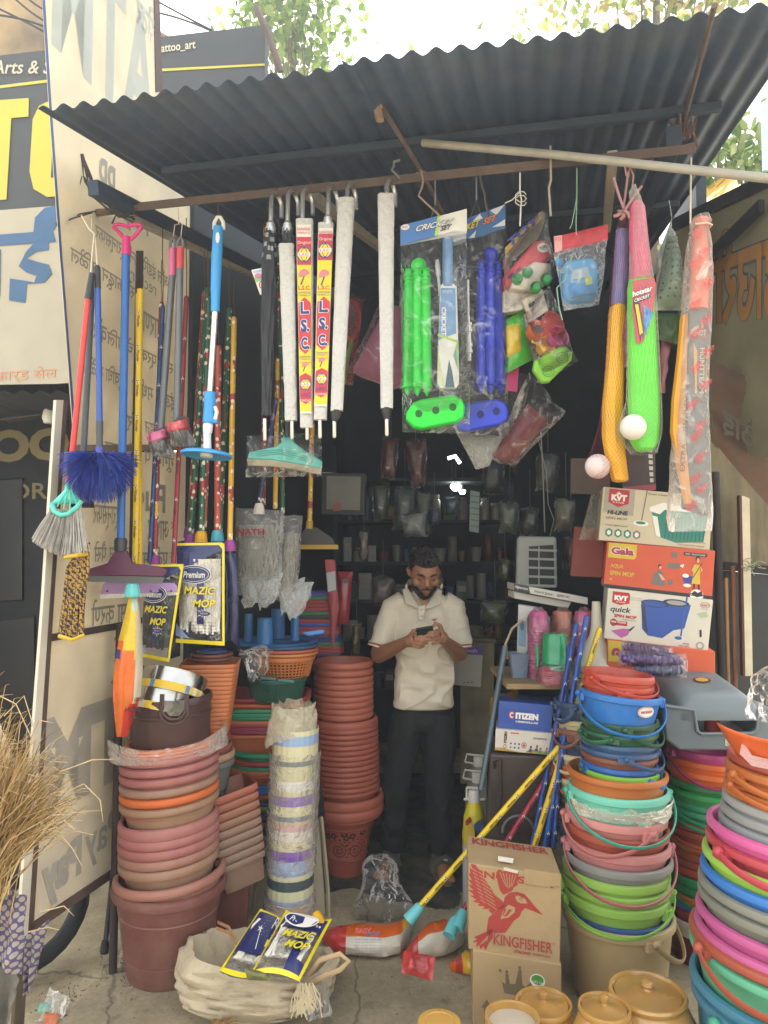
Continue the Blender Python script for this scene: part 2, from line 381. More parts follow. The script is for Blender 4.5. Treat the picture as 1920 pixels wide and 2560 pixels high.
m_.build('floor_mat',mat('2d3130',.8,bump=.5,bscale=25,var=.35,vscale=9,dust=.25),label='dark worn floor mat with ragged front edge under the standing man',cat='mat',smooth=0)
#the stall
A0=P(95,272,2.4)
RW=(V*math.cos(R(10.5))+Z*math.sin(R(10.5))).normalized();RN=U.cross(RW).normalized()
if RN.z>0:RN=-RN
RP=Pl(A0,RN)
stall=thing('market_stall','open fronted tin roofed market stall with dark interior and a steel rail','stall',(0,4.5,0))
m_roof=mat('354b64',.6,.0,var=.4,vscale=3,dust=.12,bump=.2,bscale=30,stretch=(1,.25,1))
def sheet(s0,s1,t1,dz,seed):
 vs=[];fs=[];n=int((s1-s0)/.0076);nr=12
 for j in range(nr+1):
  for i in range(n+1):
   s=s0+(s1-s0)*i/n;t=t1*j/nr
   z=.0098*math.sin(2*math.pi*s/.0735)+dz+.008*noise.noise(Vector((s*1.6,t*1.3,seed)))+.003*noise.noise(Vector((s*7,t*3,seed)))
   vs.append(A0+U*s+RW*(t-(0 if j else.03*noise.noise(Vector((s*1.3,0,seed)))+.004*noise.noise(Vector((s*14,0,seed)))))-RN*z)
 for j in range(nr):
  for i in range(n):a=j*(n+1)+i;fs.append((a,a+1,a+n+2,a+n+1))
 b=MB();b.add(vs,fs);o=b.build('roof_sheet',m_roof,stall,smooth=60)
 md=o.modifiers.new('t','SOLIDIFY');md.thickness=.0012;md.offset=0
SR_=(RP.at(1912,214)-A0).dot(U);sheet(0,1.09,5.2,0,1);sheet(1.05,SR_,5.2,.005,5)
m_beam=mat('324357',.75,var=.3,bump=.2)
def rp(s,t,dz=0):return A0+U*s+RW*t+RN*dz
for t,s0,s1 in((.62,.12,SR_-.12),(1.9,.1,SR_-.04),(3.1,.1,SR_-.04)):
 b=MB();b.beam(rp(s0,t,.026),rp(s1,t,.026),.04,.03,up=RN);b.build('purlin',m_beam,stall,smooth=0,bevel=.004)
b=MB();b.beam(rp(-.02,.32,.16),rp(.05,3.6,.2),.045,.055,up=RN);b.build('rafter',m_beam,stall,smooth=0)
b=MB();b.beam(P(215,540,3.0),P(520,655,4.4),.04,.05);b.build('rafter',m_beam,stall,smooth=0)
b=MB();b.beam(rp(2.1,.55,.13),rp(2.15,3.6,.16),.05,.07,up=RN);b.build('rafter',m_beam,stall,smooth=0)
m_lath=mat('b9b09c',.8,var=.25,bump=.3,stretch=(20,3,3))
for a,bb in(((318,536,2.99),(690,712,4.6)),((765,478,2.84),(955,622,4.2)),((1531,392,2.53),(1516,570,3.5))):
 b=MB();b.beam(P(*a),P(*bb),.035,.045);b.build('batten',m_lath,stall,smooth=0,bevel=.003)
RAIL0,RAIL1=P(345,517,db(345)),P(1738,372,db(1738))
b=MB();b.beam(RAIL0,RAIL1,.006,.033);b.beam(RAIL0+V*.016+Z*.014,RAIL1+V*.016+Z*.014,.03,.004);b.build('hanging_rail',RUST,stall,smooth=0)
b=MB();b.tube([P(224,534,3.02),P(300,526,3.0),P(362,516,2.97)],[.016,.014,.014],8);b.build('rail_stick',mat('6f5a48',.9,bump=.5,var=.3),stall)
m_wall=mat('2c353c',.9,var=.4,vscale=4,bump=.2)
lw0=Vector((-1.2,3.0,0))+V*.84;lw1=lw0+V*3.0;rw0=Vector((1.5,3.1,0));rw1=rw0+V*3.0
def wallp(a,c,z0,z1,th,nm='wall',mt=None):
 a,c=Vector(a),Vector(c);b=MB();b.beam(Vector((a.x,a.y,(z0+z1)/2)),Vector((c.x,c.y,(z0+z1)/2)),th,z1-z0);return b.build(nm,mt or m_wall,stall,smooth=0)
def roofed(a,c,th):
 a,c=Vector(a),Vector(c);ht=lambda p:A0.z+(p-A0).dot(V)*math.tan(R(10.5))+.14;n=(c-a).normalized().cross(Z)*th/2;b=MB();vs=[]
 for p,s_ in((a,1),(c,1),(c,-1),(a,-1)):vs+=[p+n*s_,Vector((p.x+n.x*s_,p.y+n.y*s_,ht(p)))]
 b.add(vs,[(0,2,3,1),(2,4,5,3),(4,6,7,5),(6,0,1,7),(1,3,5,7)]);b.build('wall',m_wall,stall,smooth=0)
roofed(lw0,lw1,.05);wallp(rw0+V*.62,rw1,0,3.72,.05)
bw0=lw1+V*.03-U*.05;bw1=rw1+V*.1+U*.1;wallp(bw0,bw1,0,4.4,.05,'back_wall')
m_post=mat('3b3130',.7,.2,var=.3)
b=MB();b.tube([G(282,2431),P(295,1852,3.1),P(300,1560,3.12)],.017,10);b.build('post',m_post,stall)
b=MB();b.tube([P(1057,357,2.72),P(1400,388,2.5),P(1930,447,2.2)],.0145,14);b.build('plastic_pipe',mat('a9a69a',.55,var=.2,vscale=12),stall)
b=MB();b.tube([RP.at(1787,-12,.025),RP.at(1714,262,.04)],.008,8);b.build('rod',RUST,stall)
t=thing('hook_pole','thin rusty hook pole with wrapped grip poking up through the rail','pole',P(1055,440,2.72))
b=MB();b.tube([P(950,262,2.5),P(975,300,2.55),P(1056,432,2.74),P(1110,540,2.95)],.009,8);b.build('rod',RUST,t)
b=MB();gp=[P(952,262,2.49),P(946,266,2.49),P(944,275,2.49),P(950,300,2.49)];b.tube(gp,.0125,10)
for k in range(9):q=gp[2].lerp(gp[3],k/8);b.tube([q-Z*.0015,q+Z*.0015],.0145,10)
b.build('wrapped_grip',mat('a88f76',.8),t)
#flex banner on the left, seen from its back
LB=Wl((-1.2,3.0,0),V,U);LBi=Pl((-1.2,3.0,0),U)
ban=thing('flex_banner','tall cream flex banner on a steel frame, its lettering showing mirrored through the cloth','banner',(-1.2,3.0,0))
m_flex=mat('eae1ca',.8,trans=.4,var=.16,vscale=3,bump=.08,bscale=120,dust=.1)
m_flex2=mat('ede4cc',.8,trans=.3,var=.2,vscale=2.5,bump=.08,bscale=120,dust=.14)
INK=mat('a7a49b',.85,var=.25,trans=.2);INKB=mat('bdbab0',.85,trans=.3,var=.15);INKU=mat('cdd3cd',.85,trans=.4,var=.1);INKD=mat('8a8677',.9,var=.3)
b=MB();b.slab([(105,-30),(388,-30),(400,235),(486,560),(484,640),(472,960),(462,1122),(186,1117),(166,860),(150,640),(122,250)],LBi,.003);CLO=b.build('cloth',m_flex,ban,smooth=0)
b=MB();b.slab([(103,-30),(110,-30),(127,250),(155,640),(172,860),(190,1100),(184,1100),(167,860),(149,640),(121,250)],LBi,.001,off=.002);b.build('edge_stripe',mat('4a5f8a',.7,var=.2),ban,smooth=0)
b=MB();b.slab([(158,1130),(470,1130),(462,1700),(440,2080),(303,2163),(73,2316),(118,1600)],LBi,.004,off=-.004);LOP=b.build('lower_panel',m_flex2,ban,smooth=0)
b=MB()
for s_,a0,a1,z0,z1 in(('ATM',-.3,.46,3.62,4.22),('सेंटर',.28,.46,4.12,4.3)):b.text(s_,(a0,z1,a1,z0),LB,0,.002,mirror=True,bold=.03)
merge_into(CLO,b,[INKU])
b=MB()
rows=[('ऑल इंडिया मनी ट्रान्सफर',.0,.62,3.02),('पैसे काढून मिळेल',-.16,.36,2.86),('साधारण',.38,.66,2.76),('सर्व प्रकारचे बिल',.1,.68,2.6),('कॅश',-.02,.1,2.62),('* इंडिया मधील',.3,.76,2.44),('सुविधा मिळेल',-.06,.24,2.44),('* ऑनलाइन फॉर्म',.22,.78,2.27),('गूगल पे रिचार्ज',.1,.7,2.13)]
for s_,a0,a1,z in rows:b.text(s_,(a0,z+.055,a1,z-.045),LB,0,.0025,mirror=True,bold=.01)
b.text('Pay',(.2,3.28,.42,3.14),LB,0,.0025,mirror=True);b.text('pp',(.02,3.36,.14,3.2),LB,0,.0025,mirror=True,bold=.03)
b.text('recharge',(.2,2.98,.5,2.9),LB,0,.0026,mirror=True)
for s_,a0,a1,z in[('ट्रान्सफर',.03,.22,1.83),('* आधार',.46,.72,1.8),('काढून पैसे',.04,.3,1.68),('* एटीएम',.42,.72,1.66),('जमा करणे',.03,.36,1.44),('जलद',.2,.42,1.27),('मनी',.18,.36,1.12)]:b.text(s_,(a0,z+.06,a1,z-.05),LB,0,.0025,mirror=True,bold=.01)
b.text('Pug',(.34,2.02,.62,1.84),LB,0,.003,mirror=True,bold=.02)
merge_into(CLO,b,[INK])
b=MB();b.text('ATM',(-.26,1.08,.62,.72),LB,0,.001,mirror=True,bold=.05);b.text('Pay',(.02,.6,.26,.42),LB,0,.001,mirror=True,bold=.02);b.text('Pay',(-.24,.58,.0,.38),LB,0,.001,mirror=True,bold=.05)
merge_into(LOP,b,[INKB])
for nm,q,mt in(('white_post',[(139,1000),(157,1000),(124,1500),(68,2360),(43,2360),(107,1500)],mat('d9d4c2',.75,dust=.3)),('frame_bar',[(157,1000),(166,1000),(132,1500),(78,2360),(66,2360),(123,1500)],mat('5d4a42',.85,var=.4)),('frame_bar',[(74,2312),(303,2158),(440,2074),(440,2088),(303,2178),(66,2342)],mat('5d4a40',.85,var=.4)),('frame_bar',[(124,1586),(300,1556),(440,1525),(440,1535),(300,1572),(122,1604)],mat('4a3c37',.85,var=.4)),('frame_bar',[(340,627),(356,627),(340,1500),(322,1500)],mat('4d403c',.85,var=.4)),('frame_bar',[(186,1112),(465,1112),(465,1126),(186,1128)],mat('8b7d6b',.85,var=.4)),('frame_bar',[(46,2355),(72,2335),(62,2470),(52,2640),(24,2640)],mat('5d5040',.85,var=.5)),('frame_bar',[(383,-30),(396,-30),(404,230),(388,230)],mat('5c4c49',.8))):
 b=MB();b.slab(q,LBi,.012,off=.006 if nm=='frame_bar' else.003);b.build(nm,mt,ban,smooth=0)
def wire(name,pts,r,mt,label,cat,group=None,n=6):
 b=MB();b.tube(pts,r,n);return b.build(name,mt,label=label,cat=cat,group=group)
b=MB();rnd=random.Random(5)
for k in range(7):
 a=[P(205+rnd.uniform(-6,6),385,2.9),P(215+rnd.uniform(-14,14),440,2.92),P(240+rnd.uniform(-10,10),490,2.95),P(290+rnd.uniform(-15,15),535+rnd.uniform(-8,8),2.98),P(300+rnd.uniform(-20,40),548+rnd.uniform(-15,15),2.98)]
 b.tube(a,.004,5)
b.tube([P(140,558,2.8),P(170,547,2.85),P(200,535,2.9),P(240,528,2.96)],.003,5);b.tube([P(140,562,2.8),P(185,545,2.85),P(230,532,2.96)],.003,5)
b.tube([P(175,540,2.9),P(172,510,2.9),P(195,480,2.9),P(205,440,2.9)],.002,5)
b.build('wire_bundle',mat('3d3834',.8),label='tangled dark wires tied round the left end of the hanging rail',cat='wires')
#tattoo shop next door
nb=thing('shop_front','neighbouring tattoo shop with black and yellow sign and a dark doorway','shop',(-2.2,4.3,0))
NB=Pl((-2.18,4.2,0),-V)
m_sign=mat('474b4e',.7,var=.15,vscale=2);YEL=mat('c3b84a',.65,trans=.0,var=.06);OFFW=mat('c4bda9',.75,var=.1,vscale=3)
b=MB();b.slab([(-500,196),(662,62),(662,420),(-500,640)],NB,.05);b.build('sign_board',m_sign,nb,smooth=0)
b=MB()
b.slab([(-60,222),(300,178),(662,160),(662,165),(300,185),(-60,229)],NB,.002,off=.004);b.slab([(-60,536),(260,508),(260,520),(-60,549)],NB,.002,off=.004)
b.slab([(-70,257),(74,247),(73,293),(30,297),(18,500),(-70,508)],NB,.004,off=.008)
O_=[(128,253),(200,238),(240,262),(240,470),(200,487),(120,494),(86,474),(76,430),(84,300),(100,266)]
I_=[(140,300),(190,292),(190,440),(134,448)]
b.slab(O_,NB,.004,off=.008)
b.build('yellow_print',YEL,nb,smooth=0)
b=MB();b.slab([(138,305),(196,296),(196,436),(130,446)],NB,.002,off=.011);b.build('letter_counter',m_sign,nb,smooth=0)
b=MB();b.text('Arts & Sons',(-18,152,190,186),NB,0,.006,shear=.25,bold=.012);b.text('tattoo_art',((396,116),(490,104),(490,126),(396,137)),NB,0,.006,bold=.02);b.build('lettering',OFFW,nb,smooth=0)
b=MB();b.slab([(-500,575),(300,516),(300,955),(160,965),(-500,975)],NB,.012,off=.06);b.build('cloth_banner',mat('b3ac9a',.8,var=.14,vscale=3,bump=.3,bscale=8),nb,smooth=0)
b=MB();m1=.064
b.slab([(-80,605),(150,588),(158,616),(-80,632)],NB,.001,off=m1)
b.slab([(102,592),(106,556),(130,532),(170,524),(170,560),(150,590)],NB,.001,off=m1)
b.slab([(-80,640),(22,634),(20,748),(-80,756)],NB,.001,off=m1)
b.slab([(60,622),(104,618),(84,640),(66,676),(84,690),(110,700),(104,716),(84,712),(44,706),(42,760),(82,766),(86,720),(130,716),(148,694),(140,672),(108,664),(84,656),(110,640),(140,636),(140,612)],NB,.001,off=m1)
b.build('banner_print',mat('48688c',.8,var=.2,vscale=6),nb,smooth=0)
b=MB();b.text('मोबाईल',(-70,770,20,802),NB,0,m1);b.build('lettering',mat('a3bcc6',.8),nb,smooth=0)
b=MB();b.text('सिमकार्ड सेल',((-60,932),(160,920),(160,958),(-60,972)),NB,0,m1);b.build('lettering',mat('c99573',.8),nb,smooth=0)
b=MB();vs=[];fs=[]
for j in range(2):
 for i in range(61):
  p=NB.at(-400+i*9.4,985,.04).lerp(NB.at(-400+i*9.4,1003,-.5),j);vs.append(p+Z*.014*math.sin(i*1.3))
for i in range(60):fs.append((i,i+1,62+i,61+i))
b.add(vs,fs);b.build('eave',mat('4b4d50',.8),nb)
NI=Pl((-2.4,5.1,0),-V)
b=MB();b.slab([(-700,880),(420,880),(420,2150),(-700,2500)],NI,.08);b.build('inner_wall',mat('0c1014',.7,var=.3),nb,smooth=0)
GOLD=mat('7d7148',.6)
b=MB();b.text('TATTOO',((-330,1088),(176,1068),(176,1150),(-330,1172)),NI,0,.01,bold=.05);b.text('RUDRA',((-55,1210),(165,1206),(165,1246),(-55,1252)),NI,0,.01,bold=.015);b.build('lettering',GOLD,nb,smooth=0)
for q in([(-20,1200),(60,1196),(60,1500),(-20,1505)],[(-60,1560),(90,1540),(90,2050),(-60,2080)]):
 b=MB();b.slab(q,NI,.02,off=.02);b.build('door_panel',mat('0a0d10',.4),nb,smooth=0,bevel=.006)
b=MB();b.box((-3.6,5.9,3.02),(5.2,3.1,.05));b.box((-1.9,4.42,3.02),(1.9,.3,.05));b.build('ceiling',mat('2a2c2f',.9),nb,smooth=0)  # large rear slab is unseen, added to block the sun from behind
b=MB();b.beam((-.95,4.02,1.5),(-1.0,5.3,1.5),.04,3.2);b.build('partition',mat('1c2127',.9),nb,smooth=0)
b=MB();b.slab([(-500,620),(-496,620),(-496,2600),(-500,2600)],NB,1.2);b.build('side_wall',mat('2a2c2f',.9),nb,smooth=0)
t=thing('ceiling_fan','white domed ceiling fan hub inside the dark tattoo shop','fan',P(123,1045,4.5))
b=MB();c0=P(123,1040,4.5);b.lathe([(.0,.05),(.02,.05),(.035,.03),(.042,-.01),(.03,-.045),(0,-.05)],20,M=Matrix.Translation(c0));b.build('hub',WHITE,t)
b=MB();b.beam(c0+Vector((-.03,0,0)),c0+Vector((-.3,.05,-.02)),.09,.006);b.beam(c0+Vector((.03,.03,0)),c0+Vector((.25,.3,0)),.09,.006);b.build('blade',mat('4b453c',.6),t,smooth=0)
b=MB();b.tube([c0+Z*.04,c0+Z*.35],.01,8);b.build('down_rod',DARKMETAL,t)
b=MB();q=[(-260,-200),(100,-200),(180,130),(-260,150)];b.slab([(-400,-400),(250,-260),(300,20),(430,95),(440,200),(-400,250)],Pl((-4,9,0),(0,-1,0)),.6);b.build('old_building',mat('9b8258',.95,var=.75,vscale=1.6,bump=.8,bscale=6),label='mossy brown old building rising behind the tattoo shop sign',cat='building',smooth=0)
cab=[((-40,5),(40,40),(120,85)),((-40,34),(50,40),(120,70)),((20,-20),(70,30),(115,55)),((40,-30),(80,10),(120,30)),((385,30),(450,42),(525,76)),((388,0),(455,38),(530,76))]
cd=['lowest','middle sagging','steep','uppermost short','lower drooping','upper straight']
for i,c in enumerate(cab):
 a,m2,e=(P(x,y,5.5)for x,y in c);pts=[a*(1-t_)**2+m2*2*t_*(1-t_)+e*t_*t_ for t_ in(0,.15,.3,.45,.6,.75,.9,1)]
 wire('cable',pts,.008,BLACK,cd[i]+' black overhead cable '+('left of the tall flex banner' if i<4 else 'right of the tall banner above the dark sign'),'cable','overhead cables')
b=MB();b.tube([P(640,18,3.75),P(672,90,3.75),P(702,180,3.8)],.018,8);b.build('slanted_post',mat('6b5d58',.8,var=.3),label='slanted brown post rising behind the roof beside the tree',cat='post')
#trees
def tree(label,cx,cy,cz,rx,ry,rz,n,lf,base,seed,cols):
 rnd=random.Random(seed);t=thing('leafy_tree',label,'tree',base,'trees behind the stalls')
 b=MB();c=Vector((cx,cy,cz));bs=Vector(base)
 trunk=[bs,bs.lerp(c,.3)+Vector((.1,0,0)),bs.lerp(c,.65)-Vector((.08,0,0)),c-Z*rz*.3]
 b.tube(trunk,[.12,.1,.06,.03],8);cl=[]
 for k in range(26):
  while True:
   d=Vector((rnd.uniform(-1,1),rnd.uniform(-1,1),rnd.uniform(-1,1)))
   if.25<d.length<1:break
  e=c+Vector((d.x*rx,d.y*ry,d.z*rz));mid=trunk[2].lerp(e,.5)+Vector((rnd.uniform(-.2,.2),)*3);b.tube([trunk[2],mid,e],[.018,.01,.003],5);cl.append(e)
 b.build('trunk',mat('6e5c48',.9,bump=.5,var=.3),t)
 vs=[];fs=[];ms=[]
 for k in range(n):
  e=rnd.choice(cl);s=rx*.3;p=e+Vector((rnd.gauss(0,s),rnd.gauss(0,s),rnd.gauss(0,s*.8)))
  M=Euler((rnd.uniform(.2,1.5),rnd.uniform(-.8,.8),rnd.uniform(0,6.28))).to_matrix();L=lf*rnd.uniform(.7,1.2)
  b0=len(vs)
  for x,y,z in((0,0,0),(.32,-.12,.03),(.42,-.42,.02),(.12,-.85,0),(0,-1.15,-.04),(-.12,-.85,0),(-.42,-.42,.02),(-.32,-.12,.03)):vs.append(p+M@Vector((x*L,y*L,z*L)))
  fs.append(tuple(range(b0,b0+8)));ms.append(rnd.randrange(len(cols)))
 b=MB();b.v=[tuple(v)for v in vs];b.f=fs;b.m=ms
 b.build('crown',[mat(c_,.55,trans=.5,var=.2)for c_ in cols],t,smooth=0)
tree('tree with pale heart shaped leaves rising behind the slanted post',P(735,40,8).x,8.0,P(735,40,8).z,.62,.6,.62,1100,.105,(-.9,8.3,0),11,['7f9a3e','6c8a34','93a84e','5d7a2c'])
tree('tree whose brownish leaves show above the upper right roof edge',P(1640,-70,7).x,7.0,P(1640,-70,7).z,1.05,.6,.62,1300,.1,(2.9,7.6,0),12,['a39a5a','8d9448','75893c','b0a070'])
tree('tree seen through the gap between the roof and right hand banner',P(1830,360,5.6).x,5.6,P(1830,360,5.6).z,.55,.5,.55,800,.085,(2.6,6.2,0),13,['8a9c58','6a8a3c','9caa70','577a30'])
#right hand side: awning, banners, wall
b=MB();ya=[P(1700,560,4.4),P(1850,470,4.1),P(1830,425,5.2),P(1690,520,5.6)];vs=[];fs=[]
for j in range(7):
 for i in range(7):
  u,v=i/6,j/6;p=ya[0].lerp(ya[1],u).lerp(ya[3].lerp(ya[2],u),v);vs.append(p-Z*.06*math.sin(u*3.1)*math.sin(v*3.1))
for j in range(6):
 for i in range(6):a=j*7+i;fs.append((a,a+1,a+8,a+7))
b.add(vs,fs);b.add([v-Z*.01 for v in vs],[f[::-1]for f in fs]);b.slab([(1695,566),(1850,474),(1850,490),(1700,600)],Pl(ya[0],(0,-1,0)),.01)
b.build('yellow_awning',mat('d9a51c',.7,trans=.35,var=.3,vscale=3),label='sunlit yellow cloth awning beyond the dark right hand banner',cat='awning')
rb=thing('side_banner','shaded grey green side banner in a black frame with mirrored brown lettering','banner',(1.5,2.9,0))
a_,c_=P(1935,432,2.45),P(1690,560,3.35);dd=Vector((c_.x-a_.x,c_.y-a_.y,0)).normalized();nn_=Vector((-dd.y,dd.x,0));nn_=nn_ if nn_.dot(CAM-a_)>0 else-nn_
RBP=Pl(a_,nn_)
b=MB();b.slab([(2000,400),(1690,562),(1700,1000),(1790,1120),(2000,1160)],RBP,.004);b.build('cloth',mat('96927a',.85,var=.3,vscale=3,bump=.25,bscale=90,trans=.4),rb,smooth=0)
BRN=mat('a87838',.85,var=.2)
b=MB();b.text('डाउरी',((1783,588),(1963,498),(1963,803),(1783,818)),RBP,1,.0025,mirror=True,bold=.055);b.text('डाउरी',((1786,590),(1960,500),(1960,800),(1786,815)),RBP,0,.003,mirror=True,bold=.03);b.build('lettering',[BRN,mat('47575c',.85)],rb,smooth=0)
b=MB();b.slab([(2000,398),(1690,548),(1690,578),(2000,432)],RBP,.03,off=.02);b.build('frame_bar',BLACK,rb,smooth=0)
b=MB();b.slab([(1930,498),(1778,645),(1782,668),(1930,530)],RBP,.02,off=.045);b.build('frame_bar',BLACK,rb,smooth=0)
lb_=thing('folded_banner','slumped reddish brown banner hanging below the grey green side banner','banner',(1.4,2.7,0))
pl_=Pl(P(1860,1080,2.72),(-.35,-1,0));b=MB();vs=[];fs=[]
tp=[(1778,900),(1850,940),(1960,985)];bt=[(1782,1100),(1860,1200),(1960,1300)]
for j in range(15):
 for i in range(13):
  u,v=i/12,j/14;f=lambda q:(q[0][0]*(1-u)**2+q[1][0]*2*u*(1-u)+q[2][0]*u*u,q[0][1]*(1-u)**2+q[1][1]*2*u*(1-u)+q[2][1]*u*u)
  x0,y0=f(tp);x1,y1=f(bt);vs.append(pl_.at(x0+(x1-x0)*v,y0+(y1-y0)*v,.022*math.sin(v*9+u*2)+.012*noise.noise(Vector((u*3,v*5,2)))+0))
for j in range(14):
 for i in range(12):a=j*13+i;fs.append((a,a+13,a+14,a+1))
b.add(vs,fs);b.build('cloth',mat('6f594a',.85,var=.35,vscale=5,bump=.1,trans=.2),lb_)
b=MB();b.text('मिठाई',((1800,1010),(1935,1085),(1935,1170),(1800,1090)),pl_,0,.06,mirror=True,bold=.02);b.build('lettering',mat('5d5a4c',.9),lb_,smooth=0)
sw=thing('side_wall','stained cream board wall with white post behind the stacked mop cartons','wall',(1.7,3.2,0))
SWP=front(3.62,-8,1850)
b=MB();b.slab([(1740,1000),(1960,1060),(1960,1420),(1740,1400)],SWP,.02);b.build('board',mat('6f6750',.9,var=.4,vscale=5,stretch=(6,6,1),dust=.2),sw,smooth=0)
b=MB();b.slab([(1740,1398),(1960,1418),(1960,1440),(1740,1418)],SWP,.03,off=.012);b.build('rail',mat('2c2626',.8),sw,smooth=0)
b=MB();b.slab([(1740,1420),(1960,1440),(1960,2000),(1740,2000)],SWP,.02,off=-.03);b.build('window',mat('2b2f31',.35),sw,smooth=0)
SP=front(3.5,0,1867)
b=MB();b.slab([(1853,1238),(1874,1246),(1882,1690),(1862,1690)],SP,.03);b.build('white_post',mat('cfc7ad',.8,var=.25,dust=.35),sw,smooth=0)
b=MB();b.slab([(1848,1238),(1854,1238),(1863,1690),(1857,1690)],SP,.028,off=.002);b.build('post_edge',mat('54382f',.8),sw,smooth=0)
for x,y0,r_,c_ in((1832,1415,.011,'7a5238'),(1815,1445,.009,'9c7a50'),(1801,1180,.02,'2b2522')):
 b=MB();b.tube([P(x-14 if r_>.015 else x,y0,3.54),P(x+6,1720,3.54)],r_,10);b.build('pipe' if r_<.015 else 'dark_post',mat(c_,.7,var=.2),sw)
b=MB();rnd=random.Random(8)
for k in range(14):x=1850+rnd.uniform(0,40);y=1408+rnd.uniform(-10,18);b.tube([P(x,y,3.46),P(x+rnd.uniform(5,16),y+rnd.uniform(-8,8),3.44),P(x+rnd.uniform(15,34),y+rnd.uniform(-8,16),3.46)],.002,4)
b.build('rope_tie',mat('8e9a80',.9),sw)
b=MB();b.slab([(1906,265),(1935,265),(1935,425),(1910,425)],Pl(P(1915,300,4.2),(0,-1,0)),.02);b.build('blue_sign',mat('b9d3dd',.6),label='sliver of a pale blue sign board at the right edge below the roof',cat='sign',smooth=0)
#HANGING BROOMS, MOPS AND POLES (left)
def pole(b,a,c,r,m=0,n=10,r2=None):b.tube([a,c],[r,r2 or r],n,m)
def hook_wire(b,top,bot,r=.002,m=0):
 b.tube([top+Z*.012,top+Vector((0,.012,.012)),top+Vector((0,.014,0)),top,bot],r,6,m)
m_black=mat('2b2d31',.45)
GREY=mat('6d7074',.35,.2)
def strand_fan(b,tops,bots,r0,r1,m=0,sag=0.0,rnd=None):
 for a,c in zip(tops,bots):
  md=a.lerp(c,.55)+Vector((rnd.uniform(-sag,sag),rnd.uniform(-sag,sag),0))if sag else a.lerp(c,.5)
  b.tube([a,md,c],[r0,(r0+r1)/2,r1],3,m,cap=False)
d=2.72;t=thing('long_broom','red handled long broom with teal head and fanned grey bristles, far left of the rail','broom',P(170,1203,d),'brooms hung on the rail')
b=MB();pole(b,P(220,745,d),P(181,1132,d),S(7.5,d));b.build('handle',mat('cf3f3c',.35),t)
b=MB();b.tube([P(230,683,d),P(220,748,d)],[S(7,d),S(9,d)],10);b.build('grip',m_black,t)
b=MB();pole(b,P(181,1132,d),P(172,1190,d),S(8.5,d));b.build('joint',m_black,t)
b=MB();pole(b,P(172,1188,d),P(170,1206,d),S(6.5,d));b.build('joint_ring',mat('cf3f3c',.35),t)
pl=Pl(P(165,1250,d),(0,-1,0))
TEAL=mat('5cc9bb',.35)
b=MB();b.pillow(((164,1222),(182,1222),(206,1258),(124,1262)),pl,.016,.016,nx=10,ny=8,cr=.0,pw=2.5)
b.tube([P(171,1203,d),P(168,1232,d)],S(7,d),10)
b.tube([P(128,1258,d-.015),P(135,1278,d-.02),P(152,1288,d-.022),P(170,1285,d-.022),P(192,1268,d-.02),P(204,1253,d-.01)],S(6,d),8)
for k in range(4):b.tube([P(169+k*3,1225,d-.014),P(150+k*13,1250,d-.02),P(143+k*16,1276-abs(k-1.5)*6,d-.018)],.0022,5)
b.build('head',TEAL,t)
b=MB();rnd=random.Random(2);tops=[];bots=[]
for k in range(330):
 u=rnd.random();v=rnd.uniform(-1,1);y0=1272+14*math.sin(u*3.14)-10*u;tops.append(P(132+u*70,y0-6,d+v*.018));bots.append(P(80+u*142+rnd.uniform(-3,3),1352+36*math.sin(min(1,u*1.6)*1.57)-28*max(0,u-.62)+rnd.uniform(-7,5),d+v*.05+rnd.uniform(-.01,.01)))
strand_fan(b,tops,bots,.0012,.0016,sag=.004,rnd=rnd);b.build('bristles',mat('a7a49c',.6,var=.3,vscale=40),t)
b=MB();hp=P(228,600,2.98);b.tube([P(204,540,2.8),P(222,572,2.76),P(236,585,2.75),P(230,640,2.73),P(226,690,2.72)],.0032,5);b.tube([P(236,585,2.75),P(242,640,2.75),P(243,672,2.74)],.0032,5);b.tube([P(229,543,2.97),P(229,575,2.76)],.003,5)
b.build('string',mat('d2c8b2',.9),label='pale string tied in a bow holding up the red and blue brooms',cat='string')
d=2.77;t=thing('scrub_brush','dark grey pole with a yellow scrubber, half hidden behind the red broom','brush',P(203,1240,d),'brooms hung on the rail')
b=MB();pole(b,P(232,690,d),P(204,1225,d),S(8,d));b.build('handle',mat('53585d',.4),t)
b=MB();pole(b,P(204,1215,d),P(203,1245,d),S(12,d),r2=S(15,d));b.box(P(200,1250,d),(.075,.05,.02));b.build('head',mat('c79a25',.5),t,bevel=.003)
b=MB();b.slab([(178,1252),(224,1252),(226,1268),(176,1268)],front(d-.02,0,200),.04);b.build('bristles',mat('2b2d31',.8),t)
d=2.74;t=thing('cobweb_brush','round blue cobweb brush with a mop of dark blue bristles on a blue pole','brush',P(249,1140,d),'brooms hung on the rail')
b=MB();pole(b,P(244,720,d),P(249,1055,d),S(8,d));b.build('handle',mat('2f58a8',.35),t)
b=MB();pole(b,P(243,670,d),P(244,722,d),S(8.5,d));b.ball(P(243,670,d),S(8,d),10,6);b.build('grip',m_black,t)
b=MB();pole(b,P(249,1053,d),P(249,1085,d),S(9,d));pole(b,P(249,1085,d),P(249,1120,d),S(8.2,d));b.build('joint',mat('494c50',.4),t)
b=MB();pole(b,P(249,1118,d),P(249,1143,d),S(10.5,d));b.build('collar',mat('4b50b4',.4),t)
b=MB();rnd=random.Random(4);c0=P(249,1142,d)
